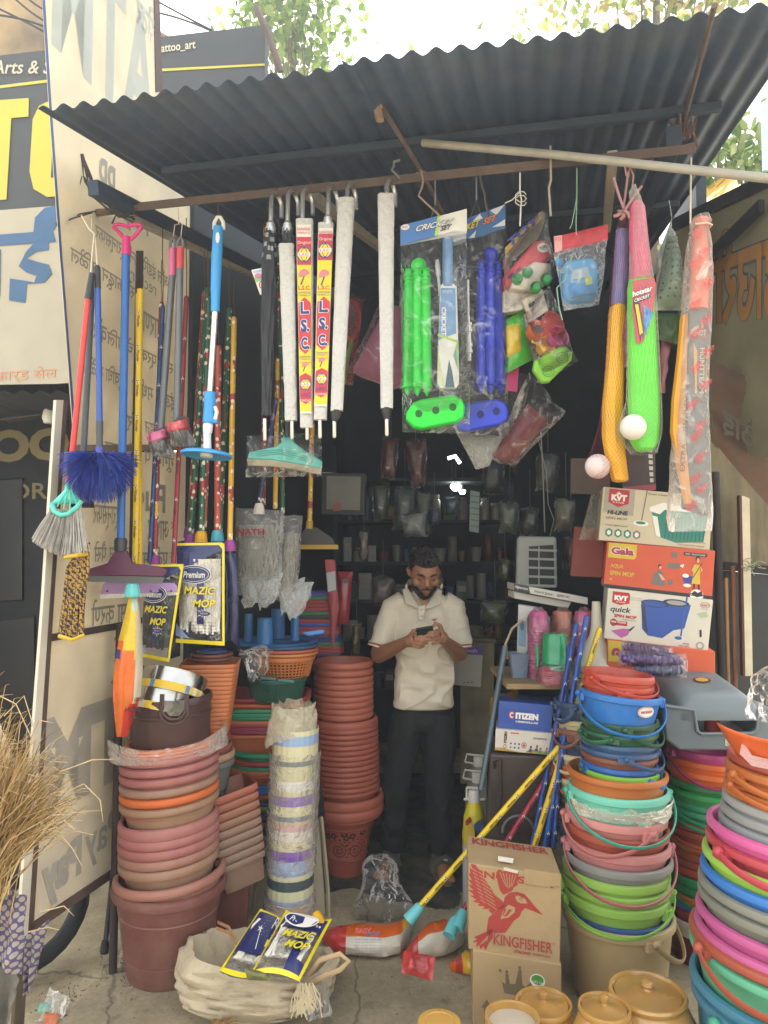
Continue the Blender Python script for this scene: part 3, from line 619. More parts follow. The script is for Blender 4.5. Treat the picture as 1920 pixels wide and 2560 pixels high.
for k in range(1500):
 a=rnd.uniform(0,6.283);e=rnd.random()**.8;th=.18+e*1.5;L=.135+.012*rnd.random()
 dirn=Vector((math.sin(th)*math.cos(a),math.sin(th)*math.sin(a),-math.cos(th)));tip=c0+Vector((dirn.x*L*.98,dirn.y*L*.9,dirn.z*L*1.25))+Vector((0,0,-.012*e))+Vector((rnd.gauss(0,.004),)*3)
 md=c0+Vector((dirn.x*.5*L,dirn.y*.5*L,dirn.z*.4*L+.006));b.tube([c0+dirn*.012,md,tip],[.0012,.0013,.0007],3,rnd.choice((0,0,1)),cap=False)
b.build('bristles',[mat('2743a8',.45,var=.2),mat('1b2f7c',.5)],t)
d=2.9;t=thing('floor_squeegee','plum coloured floor squeegee on a blue pole with a pink heart shaped handle','squeegee',P(300,1400,d),'squeegees hung on the rail')
b=MB();pole(b,P(315,630,d),P(302,1348,d),S(10,d),n=14);b.build('pole',mat('2a68b4',.35),t)
b=MB();h=[(316,600),(296,580),(285,568),(286,562),(300,561),(318,566),(336,561),(352,562),(353,570),(342,584),(326,600)]
b.tube([P(x,y,d)for x,y in h],S(5,d),8);b.tube([P(316,592,d),P(316,618,d),P(316,638,d)],[S(10,d),S(11,d),S(12,d)],12);b.build('heart_handle',mat('d6317f',.35),t)
b=MB();b.tube([P(302,1345,d),P(302,1352,d),P(300,1378,d)],[S(13,d),S(16,d),S(15,d)],14);b.build('collar',mat('2f3438',.4),t)
pl=front(d-.01,4,300);b=MB();b.slab([(288,1376),(316,1376),(330,1408),(400,1417),(418,1424),(410,1442),(210,1438),(216,1424),(268,1408)],pl,.022);
for x in(236,282,328,372,402):b.ell(x,1428,3,3,pl,0,.002)
b.build('blade_holder',mat('542041',.35,var=.25),t,bevel=.004)
b=MB();b.slab([(208,1438),(410,1442),(404,1459),(204,1454)],pl,.008,off=-.006);b.build('rubber',mat('5b5c5a',.6),t)
d=3.02;t=thing('floor_squeegee','lilac floor squeegee with a clear blade on a yellow pole','squeegee',P(340,1470,d),'squeegees hung on the rail')
b=MB();pole(b,P(351,735,d),P(337,1465,d),S(8,d),n=12);b.build('pole',mat('e0bd1c',.3),t)
b=MB();b.tube([P(351,724,d),P(351,742,d)],S(9,d),10);b.build('cap',mat('e0bd1c',.4),t)
pl=front(d-.015,0,345);b=MB();b.slab([(256,1462),(262,1456),(434,1457),(442,1466),(442,1480),(250,1486)],pl,.025);b.build('blade_holder',mat('ad8cc4',.35),t,bevel=.004)
for x in(268,377,428):
 b=MB();b.ball(pl.at(x,1478),.005,10,6);b.build('screw',mat('4d4658',.4),t)
b=MB();b.slab([(250,1486),(442,1480),(442,1488),(250,1497)],pl,.004,off=-.006);b.build('rubber',film('ffffff',.3,.6,.2,10),t)
def marks(parent,a,c,r,n,col='2a2622',txt='Wonder'):
 """little printed logos running down a stick, on the side towards the street"""
 ax=(c-a).normalized();f=Vector((0,-1,0));f=(f-ax*f.dot(ax)).normalized();sd_=ax.cross(f);b=MB();L=(c-a).length
 for k in range(n):
  o=a+ax*(L*(k+.5)/n)+f*(r+.0008)
  for(u,v,ru,m)in((-.010,0,.0075,1),(-.013,.003,.003,0),(-.013,-.003,.003,0),(-.006,0,.0035,0)):
   pts=[o+ax*(u+ru*math.cos(q*.785))+sd_*(v+ru*.8*math.sin(q*.785))+f*(0 if m else.0004)for q in range(8)]
   b.add(pts,[tuple(range(8))],m)
  vs,fs=text_mesh(txt,0,.02)
  if r>.008:b.add([o+ax*(.004+uu*.05)+sd_*((.5-vv)*r*.9)*(1 if sd_.x<0 or True else 1)for uu,vv in vs],fs,0)
 st=[c for c in parent.children if c.name.split('.')[0]in('stick','pole')][0];merge_into(st,b,[mat(col,.5),WHITE])
marks(t,P(350,745,d),P(338,1445,d),S(8,d),8)
d=3.06;t=thing('mop_pole','bare yellow pole hanging right beside the lilac squeegee pole','pole',P(348,1415,d),'mop poles on the rail')
b=MB();pole(b,P(346,735,d),P(349,1418,d),S(7.5,d));b.build('stick',mat('d8b51a',.3),t);marks(t,P(346,900,d),P(349,1400,d),S(7.5,d),6)
for(x0,y0,x1,y1,d,r,col,lab)in((407,768,374,1405,3.1,6,'23477f','thin dark blue pole hanging behind the grey handled brushes'),(466,745,434,1408,3.05,6.5,'8f2332','thin maroon pole hanging just right of the grey handled brushes')):
 t=thing('mop_pole',lab,'pole',P(x1,y1,d),'mop poles on the rail')
 b=MB();pole(b,P(x0,y0,d),P(x1,y1,d),S(r,d));b.ball(P(x0,y0,d),S(r,d),8,5);b.build('stick',mat(col,.35),t);marks(t,P(x0,y0+60,d),P(x1,y1,d),S(r,d),6)
 b=MB();b.tube([P(x0,y0,d),P(x0+1,y0-60,d),P(x0-1,y0-140,d),P(x0,y0-200,d)],.002,5);b.build('hanging_cord',mat('4a2f30',.9),t)
for(gx,gt,ct,cb,bx,by,x2,y2,d,c,lab)in((431,590,622,690,402,1072,395,1092,2.98,'dd6d9a','pink capped grey brush with bagged pink head'),(450,592,620,672,442,1052,446,1066,2.94,'d84c50','red capped grey brush with bagged red head')):
 t=thing('cleaning_brush',lab+' hanging on a loop of string','brush',P(bx,by,d),'grey handled brushes')
 b=MB();pole(b,P(gx,cb-4,d),P(bx,by,d),S(9,d),n=12);b.build('handle',GREY,t)
 b=MB();b.tube([P(gx+1,ct,d),P(gx,cb,d)],S(9.5,d),12);b.build('cap',mat(c,.4),t)
 b=MB();b.tube([P(gx-6,ct,d),P(gx-5,ct-16,d),P(gx+2,ct-28,d),P(gx+8,ct-16,d),P(gx+7,ct,d)],S(4,d),8);b.build('loop',mat('7b7b7d',.4),t)
 b=MB();b.tube([P(gx+2,ct-26,d),P(gx+6,ct-60,d),P(447,560,d),P(445,520,db(445))],.0022,5);b.build('hanging_cord',STRING,t)
 b=MB();b.box(P(x2,y2,d),(S(50,d),S(34,d),S(24,d)),M=Matrix.Rotation(R(-20 if c[0]=='d' and c[1]=='d' else-12),3,'Y'));b.build('brush_head',mat(c,.4),t,bevel=.008)
 b=MB();rnd=random.Random(int(gx));tp=[];bt=[]
 for k in range(160):u,v=rnd.uniform(-1,1),rnd.uniform(-1,1);tp.append(P(x2+u*22,y2+8,d+v*.02));bt.append(P(x2+14+u*28,y2+46+rnd.uniform(-6,6),d+v*.03))
 strand_fan(b,tp,bt,.0014,.0014,rnd=rnd,sag=.003);b.build('bristles',mat('9a9894',.6),t)
 b=MB();b.pillow(((x2-26,y2-24),(x2+24,y2-26),(x2+38,y2+52),(x2-20,y2+48)),front(d,0,x2),.05,cr=.008,seed=gx,wob=4);b.build('plastic_wrap',CLEAR,t)
FG=floral('1f5a3c','a33338','e9e2cf','fg');FR=floral('b5523f','8e2f33','eadfcb','fr');FY=floral('d6a92f','a33a35','f0e3c0','fy');FM=floral('8f2a2e','d9a42f','f0e3d0','fm');FB=floral('2b3560','8d6a9a','e3dccf','fb')
def mopstick(x0,y0,x1,y1,d,r,m,cap,lab,name='mop_pole',group='flowered mop sticks'):
 t=thing(name,lab,'mop' if name!='mop_pole' else 'pole',P(x1,y1,d),group)
 b=MB();pole(b,P(x0,y0,d),P(x1,y1,d),S(r,d));b.ball(P(x0,y0,d),S(r,d),8,5);b.build('stick',m,t)
 if cap:
  b=MB();a=P(x1,y1-2,d);n=16;prof=[(S(r+3,d),0),(S(r+6,d),-S(8,d)),(S(r+7,d),-S(28,d)),(0,-S(28,d))]
  b.lathe(prof,16,M=Matrix.Translation(a),sq=None)
  for k in range(10):an=k*.628;q=Vector((math.cos(an),math.sin(an),0));b.tube([a+q*S(r+5,d)-Z*S(6,d),a+q*S(r+7.5,d)-Z*S(27,d)],.0016,4)
  b.build('socket',mat(cap,.4),t)
 b=MB();b.tube([P(x0,y0,d),P(x0+1,y0-25,d),P(x0-1,y0-50,d),P(x0,y0-110,d)],.0018,5);b.build('hanging_cord',mat('5a5148',.9),t)
 return t
mopstick(404,760,387,1391,3.12,7,FM,'9a3b93','maroon flowered stick with purple socket feeding the lower bagged mop')
T1=mopstick(519,726,476,1338,3.22,8,FG,'8a3a86','green flowered mop stick with purple socket, left of the steel spin mop')
mopstick(512,735,474,1318,3.34,7,FM,'8a3a86','maroon flowered mop stick hidden behind the leftmost green flowered stick')
T2=mopstick(522,745,503,1330,3.18,8,FG,'d9a21e','green flowered mop stick with yellow socket behind the spin mop')
mopstick(532,780,511,1320,3.28,6,FR,None,'slim red flowered stick between the green sticks behind the spin mop')
mopstick(545,870,544,1328,3.2,8.5,FR,'4ba7bd','red flowered mop stick with pale blue socket right of the spin mop')
mopstick(573,775,549,1340,3.3,7,FG,None,'darker green flowered stick hanging right of the red flowered one')
T3=mopstick(585,798,575,1352,3.15,7,FY,'9a3b93','yellow flowered mop stick with purple socket, left of the black umbrella')
mopstick(690,1000,648,1260,3.5,6,FB,'e2ddd4','dark blue flowered mop stick with white socket above the clear bagged mop')
mopstick(664,560,658,1262,3.62,6,FM,None,'maroon stick behind the black umbrella and the teal wiper')
mopstick(694,900,688,1272,3.6,6,FY,None,'yellow flowered stick behind the white sleeved umbrellas')
mopstick(698,620,706,1285,3.66,6,FG,None,'green flowered stick behind the second umbrella from the left')
NAVY=mat('232c63',.3,coat=.3);YB=mat('e6d31f',.35,coat=.3);PW=mat('f2ece0',.7,bump=.6,bscale=70,stretch=(3,3,.7))
def mop_bag(name,lab,q,d,yaw,core,seed,scale=1.0,back=False):
 (x0,y0),(x1,y1),(x2,y2),(x3,y3)=q;pl=front(d,yaw,(x0+x1)/2)
 t=thing(name,lab,'mop',pl.at((x2+x3)/2,(y2+y3)/2),'bagged mop refills')
 b=MB();b.pillow(q,pl,.028,cr=.004,seed=seed,m=0);b.build('bag',film('f8f8f8',.0,.3,.13,22),t)
 def qq(u0,v0,u1,v1):
  f=lambda u,v:((x0*(1-u)+x1*u)*(1-v)+(x3*(1-u)+x2*u)*v,(y0*(1-u)+y1*u)*(1-v)+(y3*(1-u)+y2*u)*v)
  return[f(u0,v0),f(u1,v0),f(u1,v1),f(u0,v1)]
 rnd=random.Random(seed);b=MB()
 f1=lambda u,v:((x0*(1-u)+x1*u)*(1-v)+(x3*(1-u)+x2*u)*v,(y0*(1-u)+y1*u)*(1-v)+(y3*(1-u)+y2*u)*v)
 for k in range(120):
  u=rnd.uniform(.08,.92);pts=[];e=rnd.uniform(.72,.9);uu=u
  for j in range(7):
   v=.16+(e-.16)*j/6;uu+=rnd.uniform(-.02,.02);x,y=f1(min(.93,max(.07,uu)),v);pts.append(pl.at(x,y,rnd.uniform(.004,.024)*math.sin(3.14*min(1,max(0.1,uu)))))
  b.tube(pts,.005,5)
 b.build('yarn',core,t)
 b=MB();off=.031
 def curved(pts,o=off,m=0):
  """print follows the swelling of the bag"""
  vs=[]
  for u,v in pts:
   x,y=f1(u,v);e=(1-abs(2*u-1)**3)*(1-abs(2*v-1)**3);vs.append(pl.at(x,y,.0295*e+.0045))
  b.add(vs,[tuple(range(len(vs)))],m)
 def strip(u0,v0,u1,v1,m,n=8,nv=2):
  for i in range(n):
   for j in range(nv):curved([(lerp(u0,u1,i/n),lerp(v0,v1,j/nv)),(lerp(u0,u1,(i+1)/n),lerp(v0,v1,j/nv)),(lerp(u0,u1,(i+1)/n),lerp(v0,v1,(j+1)/nv)),(lerp(u0,u1,i/n),lerp(v0,v1,(j+1)/nv))],m=m)
 def tri(pts,m,n=6):
  a,c,e=pts
  for i in range(n):
   for j in range(n-i):
    g=lambda i_,j_:(a[0]+(c[0]-a[0])*i_/n+(e[0]-a[0])*j_/n,a[1]+(c[1]-a[1])*i_/n+(e[1]-a[1])*j_/n)
    curved([g(i,j),g(i+1,j),g(i,j+1)],m=m)
    if i+j<n-1:curved([g(i+1,j),g(i+1,j+1),g(i,j+1)],m=m)
 strip(0,0,1,.025,1);strip(0,.96,1,1,1);strip(.955,0,1,1,1,1,10);strip(0,.025,.95,.09,0)
 tri([(0,.09),(.88,.09),(0,.3)],0);tri([(.84,.0),(1,0),(1,.09)],1,3)
 strip(.46,.36,.6,.8,0,3,8);tri([(0,.93),(.3,.95),(0,.8)],2,3)
 ce=lambda cu,cv,ru,rv,m,lift=0:[b.add([pl.at(*f1(cu+ru*math.cos(k*math.pi/12),cv+rv*math.sin(k*math.pi/12)),.034+lift)for k in range(24)],[tuple(range(24))],m)]
 cx_,cy_=.4,.31
 ce(cx_,cy_,.36,.092,3);ce(cx_,cy_,.34,.085,0,.0008);ce(cx_,cy_,.31,.072,3,.0016);ce(cx_,cy_,.3,.068,0,.0024)
 b.text('Premium',qq(cx_-.22,cy_-.03,cx_+.23,cy_+.035),pl,3,.0372,shear=.25,bold=.02)
 for st_,v0 in(('MAZIC',.43),('MOP',.555)):
  u0=.2 if st_=='MAZIC' else.38;b.text(st_,qq(u0,v0,.84,v0+.075),pl,0,.0352,shear=.2,bold=.075);b.text(st_,qq(u0,v0,.84,v0+.075),pl,1,.0362,shear=.2,bold=.03)
 for k in range(12):
  a=k*.5236;b.add([pl.at(*f1(.62+.14*math.cos(a)*(1+.3*(k%2)),.69+.05*math.sin(a)*(1+.3*(k%2))),.034),pl.at(*f1(.62+.02*math.cos(a+1.57),.69+.01*math.sin(a+1.57)),.034),pl.at(*f1(.62-.02*math.cos(a+1.57),.69-.01*math.sin(a+1.57)),.034)],[(0,1,2)],3)
 ce(.62,.69,.12,.024,0,.001);b.text('SUPER QUALITY',qq(.54,.683,.7,.697),pl,3,.0362)
 for k in range(5):b.text('home cleaning mop refill soft cotton',qq(.28,.77+k*.03,.85,.787+k*.03),pl,0,.033)
 b.build('printed_design',[NAVY,YB,mat('93a6cf',.4),WHITE],t,smooth=0);return t
mop_bag('bagged_mop','upper printed mop bag with white yarn below the flowered sticks',((443,1358),(562,1356),(562,1614),(440,1606)),3.1,0,PW,21)
mop_bag('bagged_mop','lower printed mop bag with charcoal yarn behind the lilac squeegee',((362,1412),(461,1410),(424,1655),(350,1640)),3.04,-14,mat('4a4d4c',.8,bump=.6),22)
for(q,d,lab,s_)in((((553,1370),(580,1375),(592,1600),(556,1605)),3.16,'edge of a navy mop bag behind the upper printed mop bag',31),(((572,1378),(592,1385),(598,1618),(578,1600)),3.12,'narrow navy mop bag hanging from the purple socket',32),(((440,1355),(470,1350),(480,1450),(452,1460)),3.2,'navy mop bag tucked behind the top left corner of the upper mop bag',33),(((425,1440),(455,1450),(450,1640),(418,1650)),3.12,'side of a black mop bag wedged between two printed mop bags',34)):
 b=MB();b.pillow(q,front(d,40,q[0][0]),.02,cr=.005,seed=s_);o=b.build('bagged_mop',mat('1f2850' if s_!=34 else '24272b',.3,coat=.4,var=.3,bump=.3,bscale=40),label=lab,cat='mop',group='bagged mop refills')
d=2.86;pl=front(d,25,320);t=thing('orange_mop_packet','orange and yellow mop packet hanging from a teal socket','mop',P(320,1840,d),'orange printed mop packets')
b=MB();b.lathe([(S(11,d),0),(S(17,d),-S(10,d)),(S(19,d),-S(32,d)),(0,-S(32,d))],16,M=Matrix.Translation(P(331,1459,d)))
for k in range(12):a=k*.5236;q=Vector((math.cos(a),math.sin(a),0));b.tube([P(331,1462,d)+q*S(14,d),P(331,1490,d)+q*S(19,d)],.002,4)
b.build('socket',mat('63bfc0',.35),t)
b=MB();o_=[(326,1490),(340,1490),(356,1540),(358,1700),(334,1780),(306,1842),(288,1842),(282,1740),(280,1650),(296,1580)]
q=((322,1490),(342,1490),(338,1842),(286,1842))
def packet(parent,rows,pl,th,mats,seed,cr=.004):
 """rows: (y, x left, x right); a swollen printed packet coloured by zones (fn of u,v -> material)"""
 b=MB();nx=16;ny=len(rows)*3;rnd=random.Random(seed)
 for sg in(1,-1):
  vs=[]
  for j in range(ny+1):
   f=j/ny*(len(rows)-1);i0=min(len(rows)-2,int(f));g=f-i0;y=lerp(rows[i0][0],rows[i0+1][0],g);xl=lerp(rows[i0][1],rows[i0+1][1],g);xr=lerp(rows[i0][2],rows[i0+1][2],g)
   for i in range(nx+1):
    u=i/nx;v=j/ny;e=(1-abs(2*u-1)**2.6)*(1-abs(2*v-1)**4);p=pl.at(xl+(xr-xl)*u,y);nn=noise.noise(Vector((p.x*30,p.z*22,seed+sg*.3)))+.5*noise.noise(Vector((p.x*80,p.z*60,seed)))
    vs.append(p+pl.n*(sg*(th*e+.0006)+cr*nn*min(1,3*e+.2)))
  b0=len(b.v);b.v+=[tuple(v)for v in vs]
  for j in range(ny):
   for i in range(nx):
    a=b0+j*(nx+1)+i;fc=(a,a+nx+1,a+nx+2,a+1);b.f.append(fc if sg>0 else fc[::-1]);b.m.append(mats[1]((i+.5)/nx,(j+.5)/ny))
 return b.build('packet',mats[0],parent)
OR=[mat('d9b823',.25,coat=.5,var=.15),mat('d8661c',.25,coat=.5,var=.2,vscale=10),mat('c4322b',.25,coat=.5,var=.15),mat('d8cdb6',.5,bump=.7,bscale=60,stretch=(3,3,.6),coat=.4),mat('9cc6c4',.3,coat=.3),mat('2c3380',.4)]
def zone_a(u,v):
 if v>.66+.18*(1-u)and u>.35:return 2
 if u>.66 and v<.72:return 3
 if v<.16 and u>.4:return 4
 if v<.34+.1*u and u<.72:return 0
 if.38<v<.44 and u<.12:return 5
 return 1
packet(t,[(1490,322,342),(1530,314,350),(1600,296,356),(1680,284,357),(1740,282,352),(1790,286,336),(1842,292,318)],pl,.045,(OR,zone_a),5)
b=MB();b.text('Manufactured',(315,1735,352,1748),pl,0,.04,bold=.01);b.text('HOME',(310,1762,350,1774),pl,0,.045,bold=.03);b.text('IN',(322,1780,336,1792),pl,0,.045,bold=.03);b.build('lettering',mat('3a1f22',.6),t,smooth=0)
def yarn_bag(lab,q,d,yaw,seed,word=True,n=70):
 pl=front(d,yaw,q[0][0]);t=thing('clear_mop_bag',lab,'mop',pl.at(q[2][0],q[2][1]),'clear bagged yarn mops');rnd=random.Random(seed)
 f1=lambda u,v:((q[0][0]*(1-u)+q[1][0]*u)*(1-v)+(q[3][0]*(1-u)+q[2][0]*u)*v,(q[0][1]*(1-u)+q[1][1]*u)*(1-v)+(q[3][1]*(1-u)+q[2][1]*u)*v)
 b=MB()
 for k in range(n):
  u=rnd.uniform(.1,.88);pts=[];ph=rnd.uniform(0,6)
  for j in range(10):v=.2+.62*j/9;x,y=f1(min(.93,max(.06,u+.04*math.sin(ph+j*.9))),v);pts.append(pl.at(x,y,rnd.uniform(-.02,.018)))
  b.tube(pts,.0048,5)
 b.build('yarn',mat('a9a59b',.9,bump=.4),t)
 b=MB();b.pillow(q,pl,.034,cr=.007,seed=seed,wob=3);b.build('bag',film('dfe3e4',.1,.42,.18,14),t)
 if word:
  b=MB();b.text('NATH',([f1(.06,.245),f1(.62,.245),f1(.62,.32),f1(.06,.32)]),pl,0,.036,bold=.02);b.text('PRODUCTS',([f1(.2,.335),f1(.62,.335),f1(.62,.352),f1(.2,.352)]),pl,1,.036);b.build('lettering',[mat('9c2833',.6),mat('4a4a4a',.6)],t,smooth=0)
 b=MB()
 for(xa,ya,s)in((.1,.84,1),(.45,.88,2)):
  x,y=f1(xa,ya);b.pillow(((x-10,y-20),(x+70,y-25),(x+44,y+50),(x+8,y+70)),pl,.016,cr=.012,seed=seed+s,wob=8)
 b.build('bag_tail',film('dfe3e4',.3,.7,.2,12),t)
yarn_bag('clear mop bag with red lettering and pale yarn under a white socket',((590,1268),(710,1275),(702,1470),(592,1490)),3.5,0,41)
yarn_bag('second clear mop bag of pale yarn hanging behind the lettered one',((700,1290),(756,1288),(742,1520),(690,1500)),3.6,20,42,False,34)
d=2.74;b=MB();rnd=random.Random(6)
for k in range(16):
 x=(k%8)/7;f=k//8;pts=[P(200+x*20+rnd.uniform(-4,4),1362+rnd.uniform(-6,6),d-.02*f),P(170+x*50,1420,d-.03*f),P(164+x*46+rnd.uniform(-3,3),1480,d-.03*f),P(156+x*52+rnd.uniform(-3,3),1540,d-.03*f),P(150+x*56,1584+8*math.sin(x*3.1),d-.03*f)]
 b.tube(pts,.0062,7)
rm=bpy.data.materials.new('striped_rope');rm.use_nodes=True;N=rm.node_tree.nodes;L=rm.node_tree.links;tc=N.new('ShaderNodeTexCoord');wv=N.new('ShaderNodeTexWave');wv.inputs['Scale'].default_value=26;wv.inputs['Distortion'].default_value=7;wv.inputs['Detail'].default_value=2;wv.bands_direction='DIAGONAL';wv.inputs['Detail Scale'].default_value=4;L.new(tc.outputs['Object'],wv.inputs[0])
cr_=N.new('ShaderNodeValToRGB');cr_.color_ramp.interpolation='CONSTANT';cr_.color_ramp.elements[0].color=C('2a2a2c');cr_.color_ramp.elements[1].position=.52;cr_.color_ramp.elements[1].color=C('ab8440');L.new(wv.outputs[0],cr_.inputs[0]);L.new(cr_.outputs[0],N['Principled BSDF'].inputs['Base Color']);N['Principled BSDF'].inputs['Roughness'].default_value=.8
t=thing('rope_hank','black and yellow twisted rope hank hanging by the left banner frame','rope',P(180,1590,d));b.build('rope',rm,t)
b=MB();b.tube([P(162,1393,d-.06),P(195,1388,d-.075),P(218,1385,d-.04)],.008,6,ref=(0,0,1));b.tube([P(148,1590,d-.05),P(180,1600,d-.07),P(210,1588,d-.04)],.008,6);b.build('tie',mat('c4a62c',.6),t)
d=2.82;t=thing('spin_mop','steel spin mop with sky blue grip, clutch and flat blue disc head','mop',P(517,1140,d))
BL=mat('3a9be0',.35)
b=MB();b.tube([P(546,568,d),P(542,640,d),P(539,720,d),P(538,778,d)],[S(13,d),S(14,d),S(13,d),S(10,d)],14);b.tube([P(539,740,d),P(538,780,d)],S(11.5,d),14);b.build('grip',BL,t)
b=MB();b.tube([P(535,574,d),P(536,556,d),P(543,543,d),P(551,543,d),P(558,556,d),P(559,574,d)],S(5,d),8);b.build('hang_loop',WHITE,t)
pl=Pl(P(543,600,d-S(14.5,d)),(0,-1,0));b=MB();b.ell(544,594,5,14,pl,0,0);b.build('inset',WHITE,t,smooth=0)
b=MB();pole(b,P(538,776,d),P(525,984,d),S(8.5,d),n=14);b.build('shaft',mat('d4cfc2',.18,1.0),t)
b=MB();b.tube([P(525,980,d),P(524,1020,d),P(522,1058,d)],[S(15,d),S(15,d),S(16,d)],14);b.box(P(530,1050,d),(S(30,d),.03,S(18,d)));b.build('clutch',BL,t,bevel=.003)
b=MB();b.tube([P(538,1018,d-.01),P(542,1030,d-.02),P(538,1048,d-.015)],S(5,d),8);b.build('lever',WHITE,t)
b=MB();b.tube([P(520,1058,d),P(520,1064,d),P(519,1080,d),P(518,1084,d),P(518,1105,d),P(518,1122,d)],[S(11,d),S(13,d),S(12,d),S(10,d),S(10,d),S(11,d)],12);b.build('connector',mat('dfe2e8',.4),t)
M=Matrix.Translation(P(517,1130,d))@Matrix.Rotation(R(4),4,'Y')@Matrix.Rotation(R(-3),4,'X')
b=MB();b.lathe([(0,.008),(.03,.008),(.085,.0),(S(64,d),-.006),(S(64,d),-.016),(.09,-.012),(.0,-.006)],40,M=M);b.build('disc',BL,t)
b=MB();b.lathe([(S(16,d),-.008),(S(16,d),-.02),(0,-.02)],20,M=M);b.build('disc_hub',WHITE,t)
b=MB();b.tube([P(545,512,db(545)),P(546,552,d+.02)],.0022,6);b.build('wire_hook',RUST,t)
d=2.98;pl=front(d,0,700);t=thing('bagged_wiper','teal floor wiper with cream sponge edge inside a clear bag','wiper',P(700,1170,d))
b=MB();b.slab([(708,1088),(730,1088),(735,1105),(760,1125),(805,1152),(803,1172),(740,1160),(680,1150),(618,1148),(622,1130),(690,1116),(704,1104)],pl,.03);b.build('head',mat('63c9bd',.35),t,bevel=.006)
b=MB()
for k in range(3):b.tube([P(640,1140-k*5,d-.002),P(700,1134-k*5,d-.002),P(780,1156-k*6,d-.002)],.0016,5)
b.build('rib',mat('4fb3a8',.35),t)
b=MB();b.slab([(618,1148),(680,1150),(740,1160),(803,1172),(801,1186),(740,1174),(680,1165),(620,1163)],pl,.034,off=.003);b.build('sponge_edge',mat('b8ad95',.9,bump=.5),t)
b=MB();b.pillow(((617,1090),(806,1083),(804,1192),(614,1194)),pl,.03,cr=.006,seed=3,wob=3);b.build('bag',CLEAR,t)
b=MB();pole(b,P(719,1020,d),P(720,1092,d),S(8,d));b.build('handle',m_black,t)
d=3.9;pl=front(d,0,800);t=thing('floor_squeegee','wide black squeegee with a yellow strip hanging inside by the framed panel','squeegee',P(800,1372,d),'squeegees hung on the rail')
b=MB();b.slab([(764,1318),(790,1318),(830,1345),(838,1362),(745,1362),(748,1345)],pl,.05);b.build('head',mat('3d3c3a',.5),t)
b=MB();b.slab([(742,1362),(845,1362),(846,1373),(742,1373)],pl,.03,off=.01);b.build('strip',mat('b08f2a',.5),t)
b=MB();pole(b,P(782,1000,d),P(774,1310,d),S(6,d));b.build('handle',FY,t)
b=MB();pole(b,P(774,1302,d),P(773,1322,d),S(9,d));b.build('socket',mat('b7962c',.5),t)
